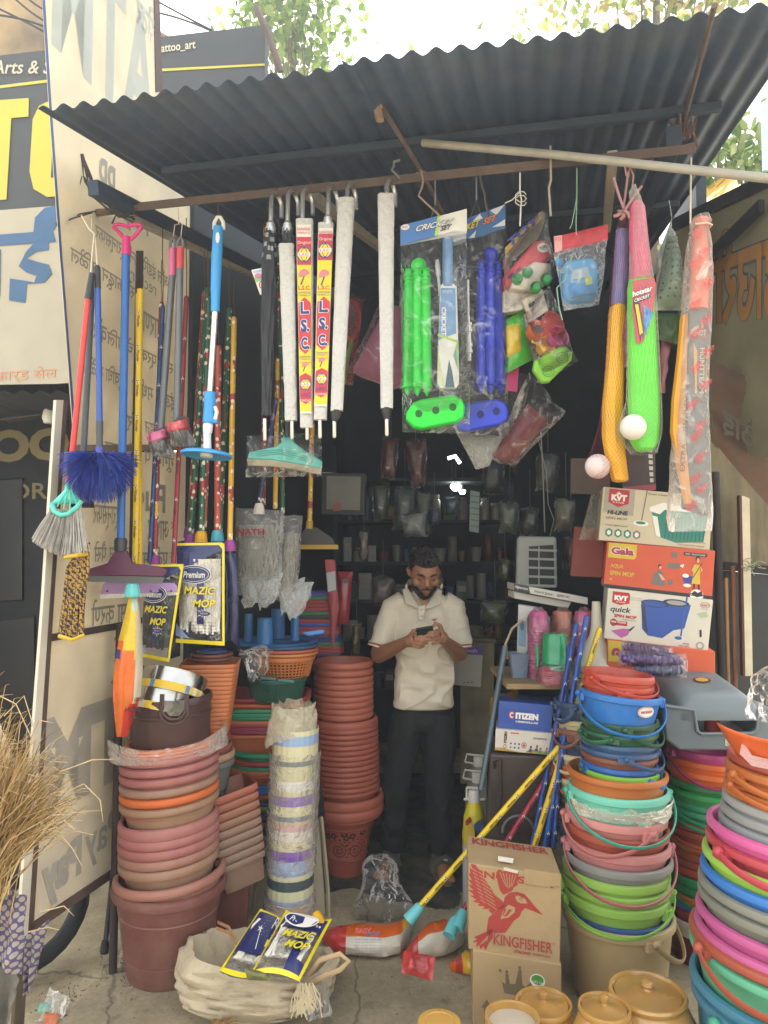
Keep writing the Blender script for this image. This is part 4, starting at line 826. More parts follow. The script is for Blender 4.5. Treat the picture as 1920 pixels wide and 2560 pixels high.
#UMBRELLAS
CHROME=mat('dededb',.3,.85,var=.03)
SLEEVE=mat('c4c3bf',.5,bump=1.0,bscale=55,var=.1,coat=.25)
def umbrella(lab,xt,yt,xb,yb,d,kind,y_col,y_sl0,y_sl1,w0,w1,xs0,xs1):
 t=thing('umbrella',lab,'umbrella',P(xb,yb,d),'umbrellas hooked on the rail')
 b=MB();r=.0085;c0=P(xt,yt+26,d);pts=[P(xt-1,y_col,d),c0]
 for k in range(1,9):a=math.pi*k/8;pts.append(c0+Vector((.004*k,.032*(1-math.cos(a)),.034*math.sin(a))))
 e=pts[-1];pts+=[e-Z*.03,e-Z*.05]
 b.tube(pts,r,14);b.build('crook_handle',CHROME,t)
 if kind in('black','half','lsc2'):
  b=MB();b.tube([P(xt-1,y_col-6,d),P(xt-1,y_col-2,d),P(xt-1,y_col,d),P(xt-1,y_col+8,d),P(xt-1,y_col+9,d),P(xt-2,y_col+20,d)],[S(8,d),S(9,d),S(11,d),S(11,d),S(13,d),S(13,d)],14);b.build('collar',CHROME,t)
 b=MB();b.tube([P(xb,yb-55,d),P(xb,yb-3,d),P(xb,yb,d)],[S(5,d),S(5,d),S(3,d)],10);b.build('ferrule',CHROME,t)
 if kind in('black','half'):
  y0=y_col+14;y1=(1040 if kind=='black' else y_sl0+30);n=40;k=22;b=MB();vs=[];fs=[];ax0=P(xs0,y0,d);ax1=P(xs1 if kind=='black' else xb,y1,d)
  for i in range(n+1):
   f=i/n;c=ax0.lerp(ax1,f);rr=S(lerp(12,19,min(1,f*5))if f<.2 else lerp(19,10,((f-.2)/.8)**1.3),d)
   if f>.97:rr*=1.2
   if kind!='black':rr=min(rr,S(13,d))
   for j in range(k):a=2*math.pi*j/k;q=rr*(1+.14*math.sin(8*a+f*11));vs.append(c+Vector((q*math.cos(a),q*math.sin(a),0)))
  for i in range(n):
   for j in range(k):fs.append((i*k+j,i*k+(j+1)%k,(i+1)*k+(j+1)%k,(i+1)*k+j))
  ms=[1 if(i<7 and(i*5+j*1)%9<3)else 0 for i in range(n)for j in range(k)]
  b.add(vs,fs);b.m=ms;b.build('canopy',[mat('24262b',.55,bump=.2),mat('9a9c9e',.35,.4)],t)
 if kind!='black':
  b=MB();n=26;k=20;vs=[];fs=[];sd=xt
  for i in range(n+1):
   f=i/n;x=lerp(xs0,xs1,f);y=lerp(y_sl0,y_sl1,f);ww=S(lerp(w0,w1,f)/2,d);c=P(x,y,d)
   cr=.05+.1*(1 if kind=='half' and f>.8 else 0)
   for j in range(k):
    a=2*math.pi*j/k;ca,sa=math.cos(a),math.sin(a);g=(abs(ca)**5+abs(sa)**5)**(-.2);dp=.62 if kind in('lsc','lsc2')else.8
    nn=1+cr*noise.noise(Vector((j*.7 if j<k/2 else(k-j)*.7,i*(.5 if cr<.1 else 1.4),sd)))
    vs.append(c+Vector((ww*g*ca*nn,ww*dp*g*sa*nn,.003*noise.noise(Vector((ca*3,sd,i)))if i in(0,n)else 0)))
  for i in range(n):
   for j in range(k):fs.append((i*k+j,i*k+(j+1)%k,(i+1)*k+(j+1)%k,(i+1)*k+j))
  fs+=[tuple(range(k-1,-1,-1)),tuple(n*k+j for j in range(k))]
  b.add(vs,fs);slv=b.build('paper_sleeve',SLEEVE,t)
  if kind=='white':
   b=MB();b.tube([P(xs1,y_sl1-2,d),P(xs1-1,y_sl1+8,d),P(xb,y_sl1+26,d)],[S(w1*.46,d),S(w1*.42,d),S(7,d)],14);b.build('tip_cup',m_black,t)
 if kind in('lsc','lsc2'):
  yaw=0;fw=.43
  pl=Pl(P(xs0,800,d)-Vector((0,S(w0*.5*.62*.98,d)+.0022,0)),(0,-1,0));b=MB();off=.0
  dd_=1.0-.012*0
  X=lambda u,y:lerp(xs0,xs1,(y-y_sl0)/(y_sl1-y_sl0))+(u*lerp(w0,w1,(y-y_sl0)/(y_sl1-y_sl0))*.46 if kind=='lsc2' else(-.48+.84*(u+1)/2)*lerp(w0,w1,(y-y_sl0)/(y_sl1-y_sl0)))
  L0=y_sl1-y_sl0;yy=lambda f:y_sl0+L0*f
  def band(f0,f1,m,rnd_=False,o=0):
   n=10;l=[];rr=[]
   for i in range(n+1):
    y=lerp(yy(f0),yy(f1),i/n);k=1.0
    if rnd_:e=min(i/n,1-i/n)/.14;k=math.sqrt(1-(1-min(1,e))**2)*.97
    l.append((X(-k,y),y));rr.append((X(k,y),y))
   for i in range(n):b.poly([l[i],rr[i],rr[i+1],l[i+1]],pl,m,o)
  def tx(s_,f0,f1,m,u0=-.9,u1=.9,o=.002,**k):b.text(s_,[(X(u0,yy(f0)),yy(f0)),(X(u1,yy(f0)),yy(f0)),(X(u1,yy(f1)),yy(f1)),(X(u0,yy(f1)),yy(f1))],pl,m,o,**k)
  s0=0 if kind=='lsc' else-.03
  band(.02,.93,3,o=0);band(.08+s0,.92,1,o=.0005);band(.08+s0,.215+s0,0,o=.001);band(.37,.645,0,True,.001);band(.735,.885,0,True,.001)
  tx('RAINWEAR',.035,.05,0,o=.0012);tx('UMBRELLA CO',.055,.065,0,o=.0012);tx('Original',.1+s0,.118+s0,3)
  for fc,r_ in((.165+s0,20),(.79,15)):
   y=yy(fc);cx=X(.0,y);b.ell(cx,y,r_*.86,r_,pl,2,.0018);b.ell(cx,y,r_*.74,r_*.86,pl,1,.0022);b.ell(cx,y,r_*.4,r_*.86,pl,2,.0025,ring=.85);b.poly([(cx-r_*.8,y-r_*.24),(cx+r_*.8,y-r_*.24),(cx+r_*.8,y+r_*.24),(cx-r_*.8,y+r_*.24)],pl,3,.0028);b.text('L.S.C.',(cx-r_*.65,y-r_*.16,cx+r_*.65,y+r_*.16),pl,0,.0032,bold=.02)
  for fc,sc_ in((.265,1.0),(.7,.62)):
   y=yy(fc);cx=X(0,y);a=[(cx+14*sc_*math.cos(math.pi+k*math.pi/8-.3),y+16*sc_*math.sin(math.pi+k*math.pi/8-.3))for k in range(9)]
   b.poly(a+[(cx+7*sc_,y-1),(cx,y+2*sc_),(cx-7*sc_,y+4*sc_)],pl,4,.0022);b.poly([(cx-1,y),(cx+2*sc_,y),(cx-7*sc_,y+25*sc_),(cx-10*sc_,y+23*sc_)],pl,2,.002)
  tx('L.S.C.',.315,.335,0,bold=.03);tx('DIAMOND',.343,.354,2);tx('UMBRELLA',.358,.366,2)
  for s_,f0,f1 in(('L.',.39,.455),('S.',.475,.54),('C.',.56,.625)):tx(s_,f0,f1,3,-.72,.8,.002,bold=.1);tx(s_,f0+.003,f1-.003,2,-.64,.72,.003,bold=.04)
  tx('DIAMOND',.652,.662,2);tx('UMBRELLA',.665,.672,2);tx('Original',.68,.69,0);tx('L.S.C.',.832,.848,2,bold=.03);tx('DIAMOND',.862,.874,3)
  b.build('printed_face',[mat('c23548',.4),mat('e4cc22',.4),mat('2a3a80',.4),mat('e3ddd0',.45),mat('c97f86',.5)],slv,smooth=0)
 return t
umbrella('black folded umbrella with bare canopy and a swing tag, leftmost on the rail',678,468,662,1102,db(678)-.03,'black',560,0,0,0,0,675,666)
umbrella('umbrella in crumpled white sleeve with black and silver cloth showing at top',720,463,730,1098,db(720)-.03,'half',560,614,1052,40,30,717,728)
umbrella('umbrella in red and yellow printed sleeve set flat, third from left on the rail',757,460,768,1100,db(757)-.03,'lsc',560,551,1070,44,32,762,767)
umbrella('umbrella in red and yellow printed sleeve with a torn gathered top',821,454,800,1096,db(821)-.03,'lsc2',545,560,1050,39,33,815,801)
umbrella('umbrella in plain white sleeve tilting left beside the printed ones',868,448,836,1095,db(868)-.03,'white',510,500,1028,44,31,866,842)
umbrella('umbrella in plain white sleeve standing apart, nearest the green cricket set',967,437,967,1090,db(967)-.03,'white',500,490,1022,43,31,965,967)
pl=front(2.78,-6,657);b=MB();b.slab([(628,675),(662,668),(682,727),(650,737)],pl,.002)
b.ell(645,690,9,7,pl,1);b.poly([(635,695),(655,690),(660,700),(640,706)],pl,4);b.poly([(632,678),(660,672),(662,678),(634,684)],pl,3);b.ell(660,712,13,12,pl,2);b.ell(660,712,10,9.5,pl,0,.0016);b.ell(660,712,8,7.5,pl,2,.002);b.text('L.S.C.',(653,709,667,715),pl,0,.003)
b.build('swing_tag',[mat('e3dfd6',.5),mat('d67aa6',.5),mat('b5453f',.5),mat('9fc4dd',.5),mat('8fbf73',.5)],label='white printed swing tag with a tiny umbrella picture on the black umbrella',cat='tag',smooth=0)
#CRICKET SETS
def stumps_set(lab,d,hdr,yaw,col,cold,xs,y0,y1,base,ball,hdcols,words,bag,bat=False,seed=1):
 pl=front(d,yaw,(hdr[0][0]+hdr[1][0])/2);t=thing('cricket_set',lab,'cricket set',pl.at(base[0],base[3]),'bagged cricket sets');m=mat(col,.38,spec=.4)
 for x in xs:
  b=MB();dr=(x-xs[1])*.1;pts=[];rs=[]
  top=(x-dr*.4)
  for f,r_ in((0,.55),(.004,.8),(.018,.95),(.02,.8),(.05,.8),(.052,1),(.066,1),(.068,.8),(.078,.8),(.08,1),(.094,1),(.096,.85),(.11,.85),(.112,1.02),(.128,1.02),(.13,.92),(.3,.98),(.92,1.0),(.925,1.15),(.935,1.15),(.94,.8),(.97,.5),(1,.12)):
   y=lerp(y0+abs(x-xs[1])*.2,y1,f);pts.append(pl.at(x+dr*(f-.5)*1.2,y));rs.append(S(12.3*r_,d))
  b.tube(pts,rs,16);b.build('stump',m,t)
 bx0,by0,bx1,by1=base;b=MB();c=14;h=by1-by0
 o=[(bx0+18,by0+12),(bx0+38,by0+4),(bx1-30,by0-8),(bx1-8,by0+2),(bx1,by0+20),(bx1-2,by1-30),(bx1-20,by1-18),(bx0+40,by1-1),(bx0+18,by1-6),(bx0,by1-26),(bx0+2,by0+36)]
 b.slab(o,pl,.055,off=.03);b.build('stump_base',m,t,bevel=.008)
 for k in range(3):
  x=lerp(bx0+32,bx1-30,k/2);y=lerp(by0+40,by0+24,k/2);b=MB();b.ell(x,y,9,9.5,pl,0,.0312);b.ell(x,y,10.5,11,pl,1,.0316,ring=.86);b.build('hole',[mat(cold,.6),m],t,smooth=0)
 if ball:
  b=MB();b.ball(pl.at(ball[0],ball[1]+14,-.012),S(20,d),20,14);b.build('ball',m,t)
 b=MB();b.pillow(hdr,pl,.003,cr=.004,m=0,seed=seed);b.build('header_card',hdcols[0],t)
 b=MB();words(b,pl);b.build('printed_design',hdcols,t,smooth=0)
 if bat:
  b=MB();b.tube([pl.at(1119,598),pl.at(1119,716)],S(13,d),12);b.build('bat_handle',mat('7ea2cf',.5),t)
  b=MB();b.slab([(1100,716),(1110,706),(1128,706),(1142,718),(1148,960),(1140,972),(1100,972),(1092,960)],pl,.025,off=.008);b.build('bat_blade',mat('dcdcd4',.4,coat=.4),t,bevel=.004)
  b=MB();o8=.0092
  b.poly([(1102,722),(1138,722),(1140,835),(1096,852)],pl,0,o8);b.poly([(1094,836),(1142,852),(1142,858),(1093,842)],pl,1,o8+.0005)
  b.poly([(1122,900),(1130,930),(1136,970),(1112,970)],pl,2,o8);b.poly([(1144,850),(1146,930),(1132,890)],pl,1,o8);b.poly([(1093,860),(1104,930),(1112,968),(1098,966)],pl,3,o8);b.poly([(1140,868),(1142,920),(1134,892)],pl,0,o8+.0006)
  b.text('CRICKET BAT',[(1115,770),(1115,880),(1103,880),(1103,770)],pl,4,o8+.001,bold=.03);b.text('SPORTS',(1106,728,1130,736),pl,4,o8+.001)
  b.build('bat_print',[mat('6f96c2',.4),mat('a3c94a',.4),mat('3d5f70',.4),mat('c9cf9a',.4),WHITE],t,smooth=0)
 b=MB();b.pillow(bag,pl,.05,.04,cr=.006,seed=seed,nx=22,ny=40,wob=5,pw=4);b.build('plastic_bag',film('ffffff',.0,.24,.1,15),t)
 return t
def w1(b,pl):
 b.poly([(1001,566),(1096,541),(1088,592),(1001,615)],pl,1,.006);b.poly([(1094,541),(1100,540),(1094,590),(1086,592)],pl,2,.0065)
 b.text('CRICKET',[(1040,566),(1136,546),(1131,562),(1037,584)],pl,3,.0075,shear=.25,bold=.06);b.text('CRICKET',[(1041,567),(1135,547),(1130,561),(1039,582)],pl,0,.0085,shear=.25,bold=.02);b.text('SET',[(1102,568),(1130,562),(1127,574),(1100,581)],pl,3,.0085,shear=.25,bold=.04)
 b.ell(1013,570,11,7,pl,0,.007,rot=-.2);b.text('SMART',(1005,567,1021,573),pl,4,.008)
stumps_set('bagged cricket set with bright green stumps and white bat under a blue and white card',2.66,((1001,566),(1167,522),(1167,583),(1001,615)),0,'27d23d','0f5a1e',(1021,1043.5,1066),668,990,(1014,998,1160,1076),(1047,648),[mat('d7d5cc',.4),mat('3f6fae',.4),mat('a8cc3c',.4),mat('4a4a50',.5),mat('b03a3a',.5)],w1,((1000,606),(1168,572),(1176,1084),(1006,1082)),True,3)
def w2(b,pl):
 b.poly([(1165,548),(1263,512),(1263,570),(1165,606)],pl,1,.006)
 for q in([(1180,556),(1200,535),(1206,548)],[(1225,528),(1262,513),(1240,540)],[(1170,598),(1190,578),(1186,596)],[(1230,570),(1262,550),(1262,566)]):b.poly(q,pl,0,.0065)
 b.text('KET',[(1165,562),(1202,549),(1198,568),(1165,580)],pl,3,.007,shear=.2,bold=.07);b.text('KET',[(1165,563),(1201,550),(1198,567),(1165,579)],pl,2,.008,shear=.2,bold=.03);b.text('SET',[(1208,548),(1244,536),(1240,555),(1205,566)],pl,3,.007,shear=.2,bold=.07);b.text('SET',[(1209,549),(1243,537),(1239,554),(1206,565)],pl,4,.008,shear=.2,bold=.03)
stumps_set('bagged cricket set with royal blue stumps behind the green one',2.76,((1110,566),(1263,512),(1263,570),(1110,624)),0,'2f44c8','141d5c',(1202,1226,1250),650,985,(1127,1008,1268,1082),(1228,622),[mat('cfd3d8',.4),mat('3c6aa0',.4),mat('e0c028',.4),mat('24282f',.5),mat('dd7a2a',.4)],w2,((1112,606),(1264,566),(1276,1088),(1095,1086)),False,4)
d=2.7;t=thing('bail_set','white turned cricket bails between the green and blue stump sets','bails',P(1172,905,d));b=MB()
for f in(0,1):
 yy0=790+f*0;
b.tube([P(1170,700,d),P(1171,790,d)],S(3,d),8)
pr=[(790,4),(806,4),(807,9),(814,9),(815,7),(822,7),(823,9),(830,9),(831,6),(858,6),(859,9),(866,9),(867,7),(874,7),(875,9),(882,9),(883,5),(902,5)]
b.tube([P(1171+(y-790)*.02,y,d)for y,r_ in pr],[S(r_,d)for y,r_ in pr],12);b.build('bail',mat('d9dcdc',.4),t)
b=MB();b.tube([P(1093,650,d-.02),P(1094,668,d),P(1096,690,d)],[S(4,d),S(7,d),S(6,d)],10);b.tube([P(1096,690,d),P(1100,740,d)],S(4,d),8);b.build('bail',mat('d9dcdc',.4),t)
for i,(x,ym,ye,e0,e1)in enumerate(((1088,512,545,-12,10),(1191,500,540,-16,12))):
 d=db(x);b=MB();tp=P(x,452-(x-1088)*.1,d);b.tube([tp,P(x,ym,d)],.003,6);b.tube([P(x+e0,ye+6,2.7),P(x,ym,d),P(x+e1,ye,2.7)],.0018,5);b.build('wire_hook',mat('8f9196',.4,.6),label=('left' if i==0 else 'right')+' forked wire hook carrying the '+('green' if i==0 else 'blue')+' cricket set',cat='hook',group='wire hooks on the rail')
 #TOYS IN BAGS
def pkbox(name,lab,quad,d,yaw,depth,col,cat='box',group=None,parent=None,rough=.5,bevel=.003):
 pl=front(d,yaw,(quad[0][0]+quad[1][0])/2);b=MB();b.slab(quad,pl,depth);return b.build(name,mat(col,rough,var=.1)if isinstance(col,str)else col,parent,label=lab,cat=cat if lab else None,group=group,bevel=bevel),pl
d=2.72;t=thing('toy_packet','bagged toy set with a red and white toy vehicle hanging right of the blue stumps','toy',P(1320,750,d),'bagged toys');pl=front(d,10,1320)
b=MB();b.slab([(1262,640),(1362,518),(1368,545),(1352,590),(1262,668)],pl,.02,off=-.02);b.build('card',mat('6f6552',.6,var=.4,vscale=30),t)
b=MB();b.slab([(1264,618),(1352,528),(1356,545),(1264,640)],pl,.002,off=-.005);b.build('card_print',mat('b8933c',.5,var=.6,vscale=60),t)
b=MB();b.text('TOY',[(1268,600),(1345,535),(1350,552),(1272,622)],pl,0,.0,bold=.05);b.build('lettering',mat('3d4a8c',.5),t,smooth=0)
b=MB();b.slab([(1262,690),(1340,600),(1372,598),(1384,640),(1300,700),(1264,726)],pl,.07);b.build('toy_body',mat('c84f58',.35),t,bevel=.012)
b=MB();b.slab([(1285,690),(1335,655),(1376,660),(1378,700),(1330,730),(1275,722)],pl,.06,off=.01);b.build('toy_base',mat('d9d2c3',.4),t,bevel=.008)
for(x,y)in((1290,702),(1315,685),(1336,722),(1362,702)):
 b=MB();M=Matrix.Translation(pl.at(x,y,.012))@Matrix.Rotation(R(90),4,'X');b.lathe([(0,.018),(S(9,d),.018),(S(14,d),.01),(S(14,d),-.01),(0,-.01)],16,M=M);b.build('wheel',mat('2f8f4e',.4),t)
b=MB();b.text('mini car',[(1266,690),(1300,664),(1302,674),(1270,700)],pl,0,.003,bold=.02);b.ell(1358,620,15,12,pl,1,.002);b.text('HAPPY',(1347,614,1369,626),pl,0,.004);b.build('printed_design',[mat('3a3f7c',.5),mat('e3d8c8',.5)],t,smooth=0)
b=MB();b.slab([(1262,720),(1330,705),(1372,720),(1350,755),(1300,770),(1262,775)],pl,.05,off=-.03);b.build('lower_card',mat('cfc8c0',.5,var=.5,vscale=40),t)
b=MB();b.pillow(((1262,640),(1366,514),(1392,690),(1262,780)),pl,.06,.05,cr=.01,seed=9,wob=6);b.build('plastic_bag',CLEAR,t)
d=2.66;t=thing('toy_packet','bagged sky blue toy camera under a red header card','toy',P(1450,775,d),'bagged toys');pl=front(d,0,1450)
b=MB();b.pillow(((1384,593),(1519,561),(1520,600),(1386,634)),pl,.004,cr=.006,seed=5);b.build('header_card',mat('c9424a',.4,var=.3,vscale=25),t)
b=MB();b.poly([(1384,593),(1404,590),(1404,628),(1386,634)],pl,1,.008);b.text('JX23',(1384,596,1400,606),pl,0,.0095);b.build('printed_design',[mat('c9424a',.5),mat('e0a9a4',.5)],t,smooth=0)
b=MB();b.slab([(1405,665),(1420,652),(1478,645),(1492,660),(1494,735),(1480,755),(1420,758),(1408,735)],pl,.07,off=.02);b.build('toy_body',mat('4aa4dc',.4,bump=.2,bscale=30),t,bevel=.015)
b=MB();b.slab([(1425,680),(1465,672),(1472,700),(1425,706)],pl,.01,off=.028);b.build('toy_window',mat('a9bccb',.2),t,bevel=.004)
b=MB();b.slab([(1420,720),(1478,706),(1486,740),(1424,752)],pl,.03,off=.032);b.build('toy_bumper',mat('3f97d6',.4),t,bevel=.006)
b=MB();b.slab([(1455,704),(1472,700),(1474,718),(1458,722)],pl,.004,off=.037);b.build('toy_sticker',mat('b8cc4a',.4),t)
b=MB();b.ball(pl.at(1398,655),.016,12,8);b.build('toy_knob',mat('4aa4dc',.4),t)
b=MB();b.pillow(((1384,628),(1520,596),(1500,760),(1408,776)),pl,.06,.04,cr=.01,seed=6,wob=5);b.build('plastic_bag',film('ffffff',.06,.42,.14,20),t)
b=MB();b.tube([P(1442,420,db(1442)),P(1442,500,2.62),P(1440,560,2.62),P(1441,588,2.63)],.002,5);b.tube([P(1442,495,2.6),P(1430,560,2.6),P(1424,572,2.6)],.0016,4);b.tube([P(1430,640,2.6),P(1412,700,2.58),P(1392,720,2.58),P(1398,770,2.58),P(1406,800,2.58)],.0022,5);b.build('string',mat('8fb89e',.8),label='pale green string tying up the blue toy camera bag',cat='string')
d=2.78;t=thing('toy_packet','green edged pouch with a yellow toy inside, right of the blue stump base','toy',P(1295,930,d),'bagged toys');pl=front(d,12,1295)
b=MB();b.pillow(((1262,800),(1310,775),(1330,900),(1262,936)),pl,.02,cr=.006,seed=2);b.build('pouch',mat('4fae3c',.3,coat=.5,bump=.4),t)
b=MB();b.pillow(((1264,815),(1302,805),(1305,882),(1264,895)),Pl(pl.p0+pl.n*.012,pl.n),.02,cr=.004,seed=3);b.build('toy',mat('cbb13c',.35,var=.3,vscale=25,coat=.4),t)
b=MB();b.slab([(1276,905),(1306,905),(1300,975),(1272,972)],pl,.01,off=-.03);b.build('lower_flap',mat('b8386e',.4),t)
d=2.72;t=thing('toy_packet','clear bag of toy cooking pots with a lime green toy stove','toy',P(1385,960,d),'bagged toys');pl=front(d,8,1385)
b=MB();b.slab([(1312,745),(1362,716),(1378,770),(1330,800)],pl,.002,off=-.03);b.text('saji',[(1325,752),(1352,737),(1356,752),(1330,768)],pl,1,-.026,bold=.03);b.build('card',[mat('cfc6b4',.5,var=.5,vscale=40),BLACK],t)
for(x,y,r_,c_)in((1340,830,26,'d8703a'),(1378,812,30,'c9483f'),(1392,845,28,'c23f8a'),(1362,868,22,'c9973a')):
 b=MB();M=Matrix.Translation(pl.at(x,y,-.005))@Matrix.Rotation(R(70),4,'X')@Matrix.Rotation(R(25),4,'Y');rr=S(r_,d);b.lathe([(0,-.02),(rr*.8,-.02),(rr*.95,0),(rr,.02),(rr*1.06,.022),(rr*.96,.02),(rr*.85,-.01),(0,-.012)],24,M=M);b.build('toy_pot',mat(c_,.35),t)
b=MB();b.poly([(1325,822),(1345,815),(1352,832),(1335,838)],pl,0,.02);b.build('pot_print',mat('3a2f2a',.5),t,smooth=0)
b=MB();b.tube([pl.at(1325,856,.02),pl.at(1345,868,.025),pl.at(1358,880,.025)],[.006,.005,.012],8,sx=.5);b.build('toy_spoon',mat('d9a53a',.4),t)
b=MB();b.slab([(1334,904),(1396,868),(1412,868),(1427,884),(1426,902),(1370,958),(1352,960),(1330,928)],pl,.03,off=.02);b.build('toy_stove',mat('7fc23a',.4),t,bevel=.008)
for x,y in((1366,932),(1400,898)):b=MB();b.ell(x,y,15,14,pl,0,.0215,ring=.86);b.ell(x,y,9,8,pl,0,.0215,ring=.84);b.build('burner_ring',mat('4c8a24',.4),t,smooth=0)
b=MB();b.pillow(((1310,790),(1372,712),(1446,905),(1345,962)),pl,.06,.04,cr=.01,seed=7,wob=5);b.build('plastic_bag',CLEAR,t)
d=2.86;b=MB();b.pillow(((1136,1075),(1270,1072),(1330,950),(1200,1172)),front(d,0,1240),.02,cr=.006,seed=2);pl=front(d,0,1200);b.v=[];b.f=[];b.m=[]
b.pillow(((1140,1080),(1260,1090),(1222,1166),(1190,1174)),pl,.03,cr=.008,seed=2);b.build('film_bag',film('c9ccca',.3,.6,.3,12),label='milky plastic film hanging to a point below the blue stump base',cat='bag')
d=2.9;b=MB();pl=front(d,15,1320);b.pillow(((1320,1010),(1372,1052),(1282,1160),(1228,1140)),pl,.04,cr=.012,seed=3);t=thing('cloth_packet','rolled dusky red cloth slanting in a clear bag below the toys','packet',pl.at(1260,1160));b.build('cloth',mat('7d3f43',.8,bump=.6,bscale=30,var=.3),t)
b=MB();b.pillow(((1322,930),(1412,1030),(1290,1168),(1222,1150)),pl,.05,cr=.01,seed=4,wob=6);b.build('plastic_bag',CLEAR,t)
b=MB();b.pillow(((1262,920),(1330,940),(1300,1060),(1250,1085)),front(2.95,0,1290),.02,cr=.008,seed=14);b.build('film_bag',film('8a8f92',.12,.4,.2,14),label='grey smoky film bag hanging behind the lime toy stove',cat='bag')
d=3.1;pl=front(d,0,930);t=thing('bagged_dustpan','dusky pink dustpan in a clear bag behind the white sleeved umbrella','dustpan',P(940,960,d))
b=MB();b.slab([(880,925),(950,790),(975,760),(1003,765),(1005,960),(985,968),(930,948)],pl,.05);b.build('pan',mat('a85a78',.5),t,bevel=.01)
b=MB();b.pillow(((946,760),(1008,720),(1010,975),(868,930)),pl,.05,cr=.008,seed=8,wob=4);b.build('plastic_bag',CLEAR,t)
d=3.15;pl=front(d,0,870);t=thing('toy_packet','dim red and green bagged toy racket behind the tilted white umbrella','toy',P(860,950,d),'bagged toys')
b=MB();b.tube([pl.at(876+22*math.cos(a),800+48*math.sin(a))for a in[k*.4 for k in range(16)]],.009,8,closed=True);b.build('hoop',mat('c4483c',.5),t)
b=MB();b.tube([pl.at(880,850),pl.at(868,900),pl.at(860,960)],.009,8);b.build('grip',mat('5f9a3c',.5),t)
b=MB();b.pillow(((850,735),(908,745),(880,965),(835,955)),pl,.03,cr=.008,seed=5,wob=4);b.build('plastic_bag',film('c46a60',.1,.35,.2,18),t)
#BATS
NET=lambda col:mat(col,.5)
def netting(b,rows,pl,th,n,seed,r=.0009):
 """a knotted tube net: two families of spiral strands over the outline rows (y, xl, xr)"""
 def pt(a,f):
  f=f*(len(rows)-1);i=min(len(rows)-2,int(f));g=f-i;y=lerp(rows[i][0],rows[i+1][0],g);xl=lerp(rows[i][1],rows[i+1][1],g);xr=lerp(rows[i][2],rows[i+1][2],g)
  return pl.at((xl+xr)/2+(xr-xl)/2*math.cos(a),y,.0)+pl.n*(math.sin(a)*lerp(th*.6,th,f/(len(rows)-1)))
 for s_ in(1,-1):
  for k in range(n):b.tube([pt(k*2*math.pi/n+s_*j*.28,j/26)for j in range(27)],r,3,cap=False)
d=2.42;pl=front(d,0,1550);t=thing('toy_bat','orange yellow plastic cricket bat with lilac handle in a maroon net','bat',P(1550,1205,d),'netted plastic bats')
b=MB();b.tube([pl.at(1556,576),pl.at(1554,640),pl.at(1546,765)],[S(16,d),S(18,d),S(18,d)],16);b.build('handle',mat('7d76a6',.5,var=.35,vscale=30,stretch=(5,5,.6)),t)
def bat_blade(b,rows,pl,th):
 n=len(rows);vs=[];fs=[]
 for y,xl,xr in rows:
  xm=(xl*.55+xr*.45);vs+=[pl.at(xl,y,-.3*th),pl.at(xl+(xr-xl)*.1,y,.35*th),pl.at(xm,y,.62*th),pl.at(xr-(xr-xl)*.08,y,.35*th),pl.at(xr,y,-.3*th),pl.at(xm,y,-th)]
 for i in range(n-1):
  for j in range(6):fs.append((i*6+j,(i+1)*6+j,(i+1)*6+(j+1)%6,i*6+(j+1)%6))
 fs+=[tuple(range(6)),tuple((n-1)*6+j for j in range(5,-1,-1))];b.add(vs,fs)
b=MB();bat_blade(b,[(763,1528,1564),(790,1522,1564),(900,1516,1562),(1020,1506,1560),(1090,1506,1562),(1140,1514,1566),(1198,1530,1572),(1204,1534,1568)],pl,.045);o=b.build('blade',mat('e6ab28',.38,bump=.1),t,bevel=.006)
b=MB();b.slab([(1556,780),(1564,790),(1560,920),(1555,925),(1550,850)],pl,.002,off=.026);b.build('sticker',mat('9c5a63',.4,var=.5,vscale=50),t,smooth=0)
b=MB();b.ball(pl.at(1494,1166,-.0),S(31,d),24,16);b.build('ball',mat('dcc6c6',.55,bump=.2,bscale=200),t)
b=MB();netting(b,[(540,1552,1558),(580,1539,1574),(770,1523,1566),(950,1512,1563),(1050,1500,1563),(1110,1484,1566),(1165,1463,1570),(1206,1490,1572)],pl,.046,26,1,.00045);b.build('net',film('7a1c38',.2,.4,.4,8),t)
d=2.36;pl=front(d,0,1610);t=thing('toy_bat','lime green plastic cricket bat with pink handle in a white net','bat',P(1610,1130,d),'netted plastic bats')
b=MB();b.tube([pl.at(1590,505),pl.at(1592,520),pl.at(1597,600),pl.at(1603,700)],[S(14,d),S(20,d),S(24,d),S(26,d)],18);b.build('handle',mat('c95f78',.5,var=.3,vscale=30,stretch=(5,5,.6)),t)
b=MB();bat_blade(b,[(692,1576,1634),(720,1570,1638),(850,1570,1644),(1000,1570,1652),(1060,1572,1652),(1105,1576,1648),(1128,1592,1632)],pl,.05);b.build('blade',mat('58d02a',.38),t,bevel=.01)
b=MB();o_=.0285;pl2=pl
b.slab([(1574,712),(1600,706),(1622,704),(1630,716),(1624,790),(1598,862),(1582,866),(1572,780)],pl,.003,off=.034);b.build('sticker',mat('b54a55',.4),t,smooth=0)
b=MB();b.poly([(1574,768),(1590,766),(1602,830),(1592,862)],pl,2,.0352);b.poly([(1578,770),(1586,770),(1598,840),(1590,846)],pl,1,.0362);b.poly([(1600,770),(1624,790),(1600,850)],pl,3,.0352)
b.text('hotstar',[(1572,738),(1622,722),(1620,738),(1572,754)],pl,2,.0375,bold=.08);b.text('hotstar',[(1572,739),(1622,723),(1619,737),(1572,753)],pl,0,.0385,bold=.03);b.poly([(1574,758),(1618,742),(1616,754),(1574,768)],pl,2,.036);b.text('CRICKET',[(1576,758),(1614,745),(1612,753),(1576,766)],pl,0,.0385,bold=.02)
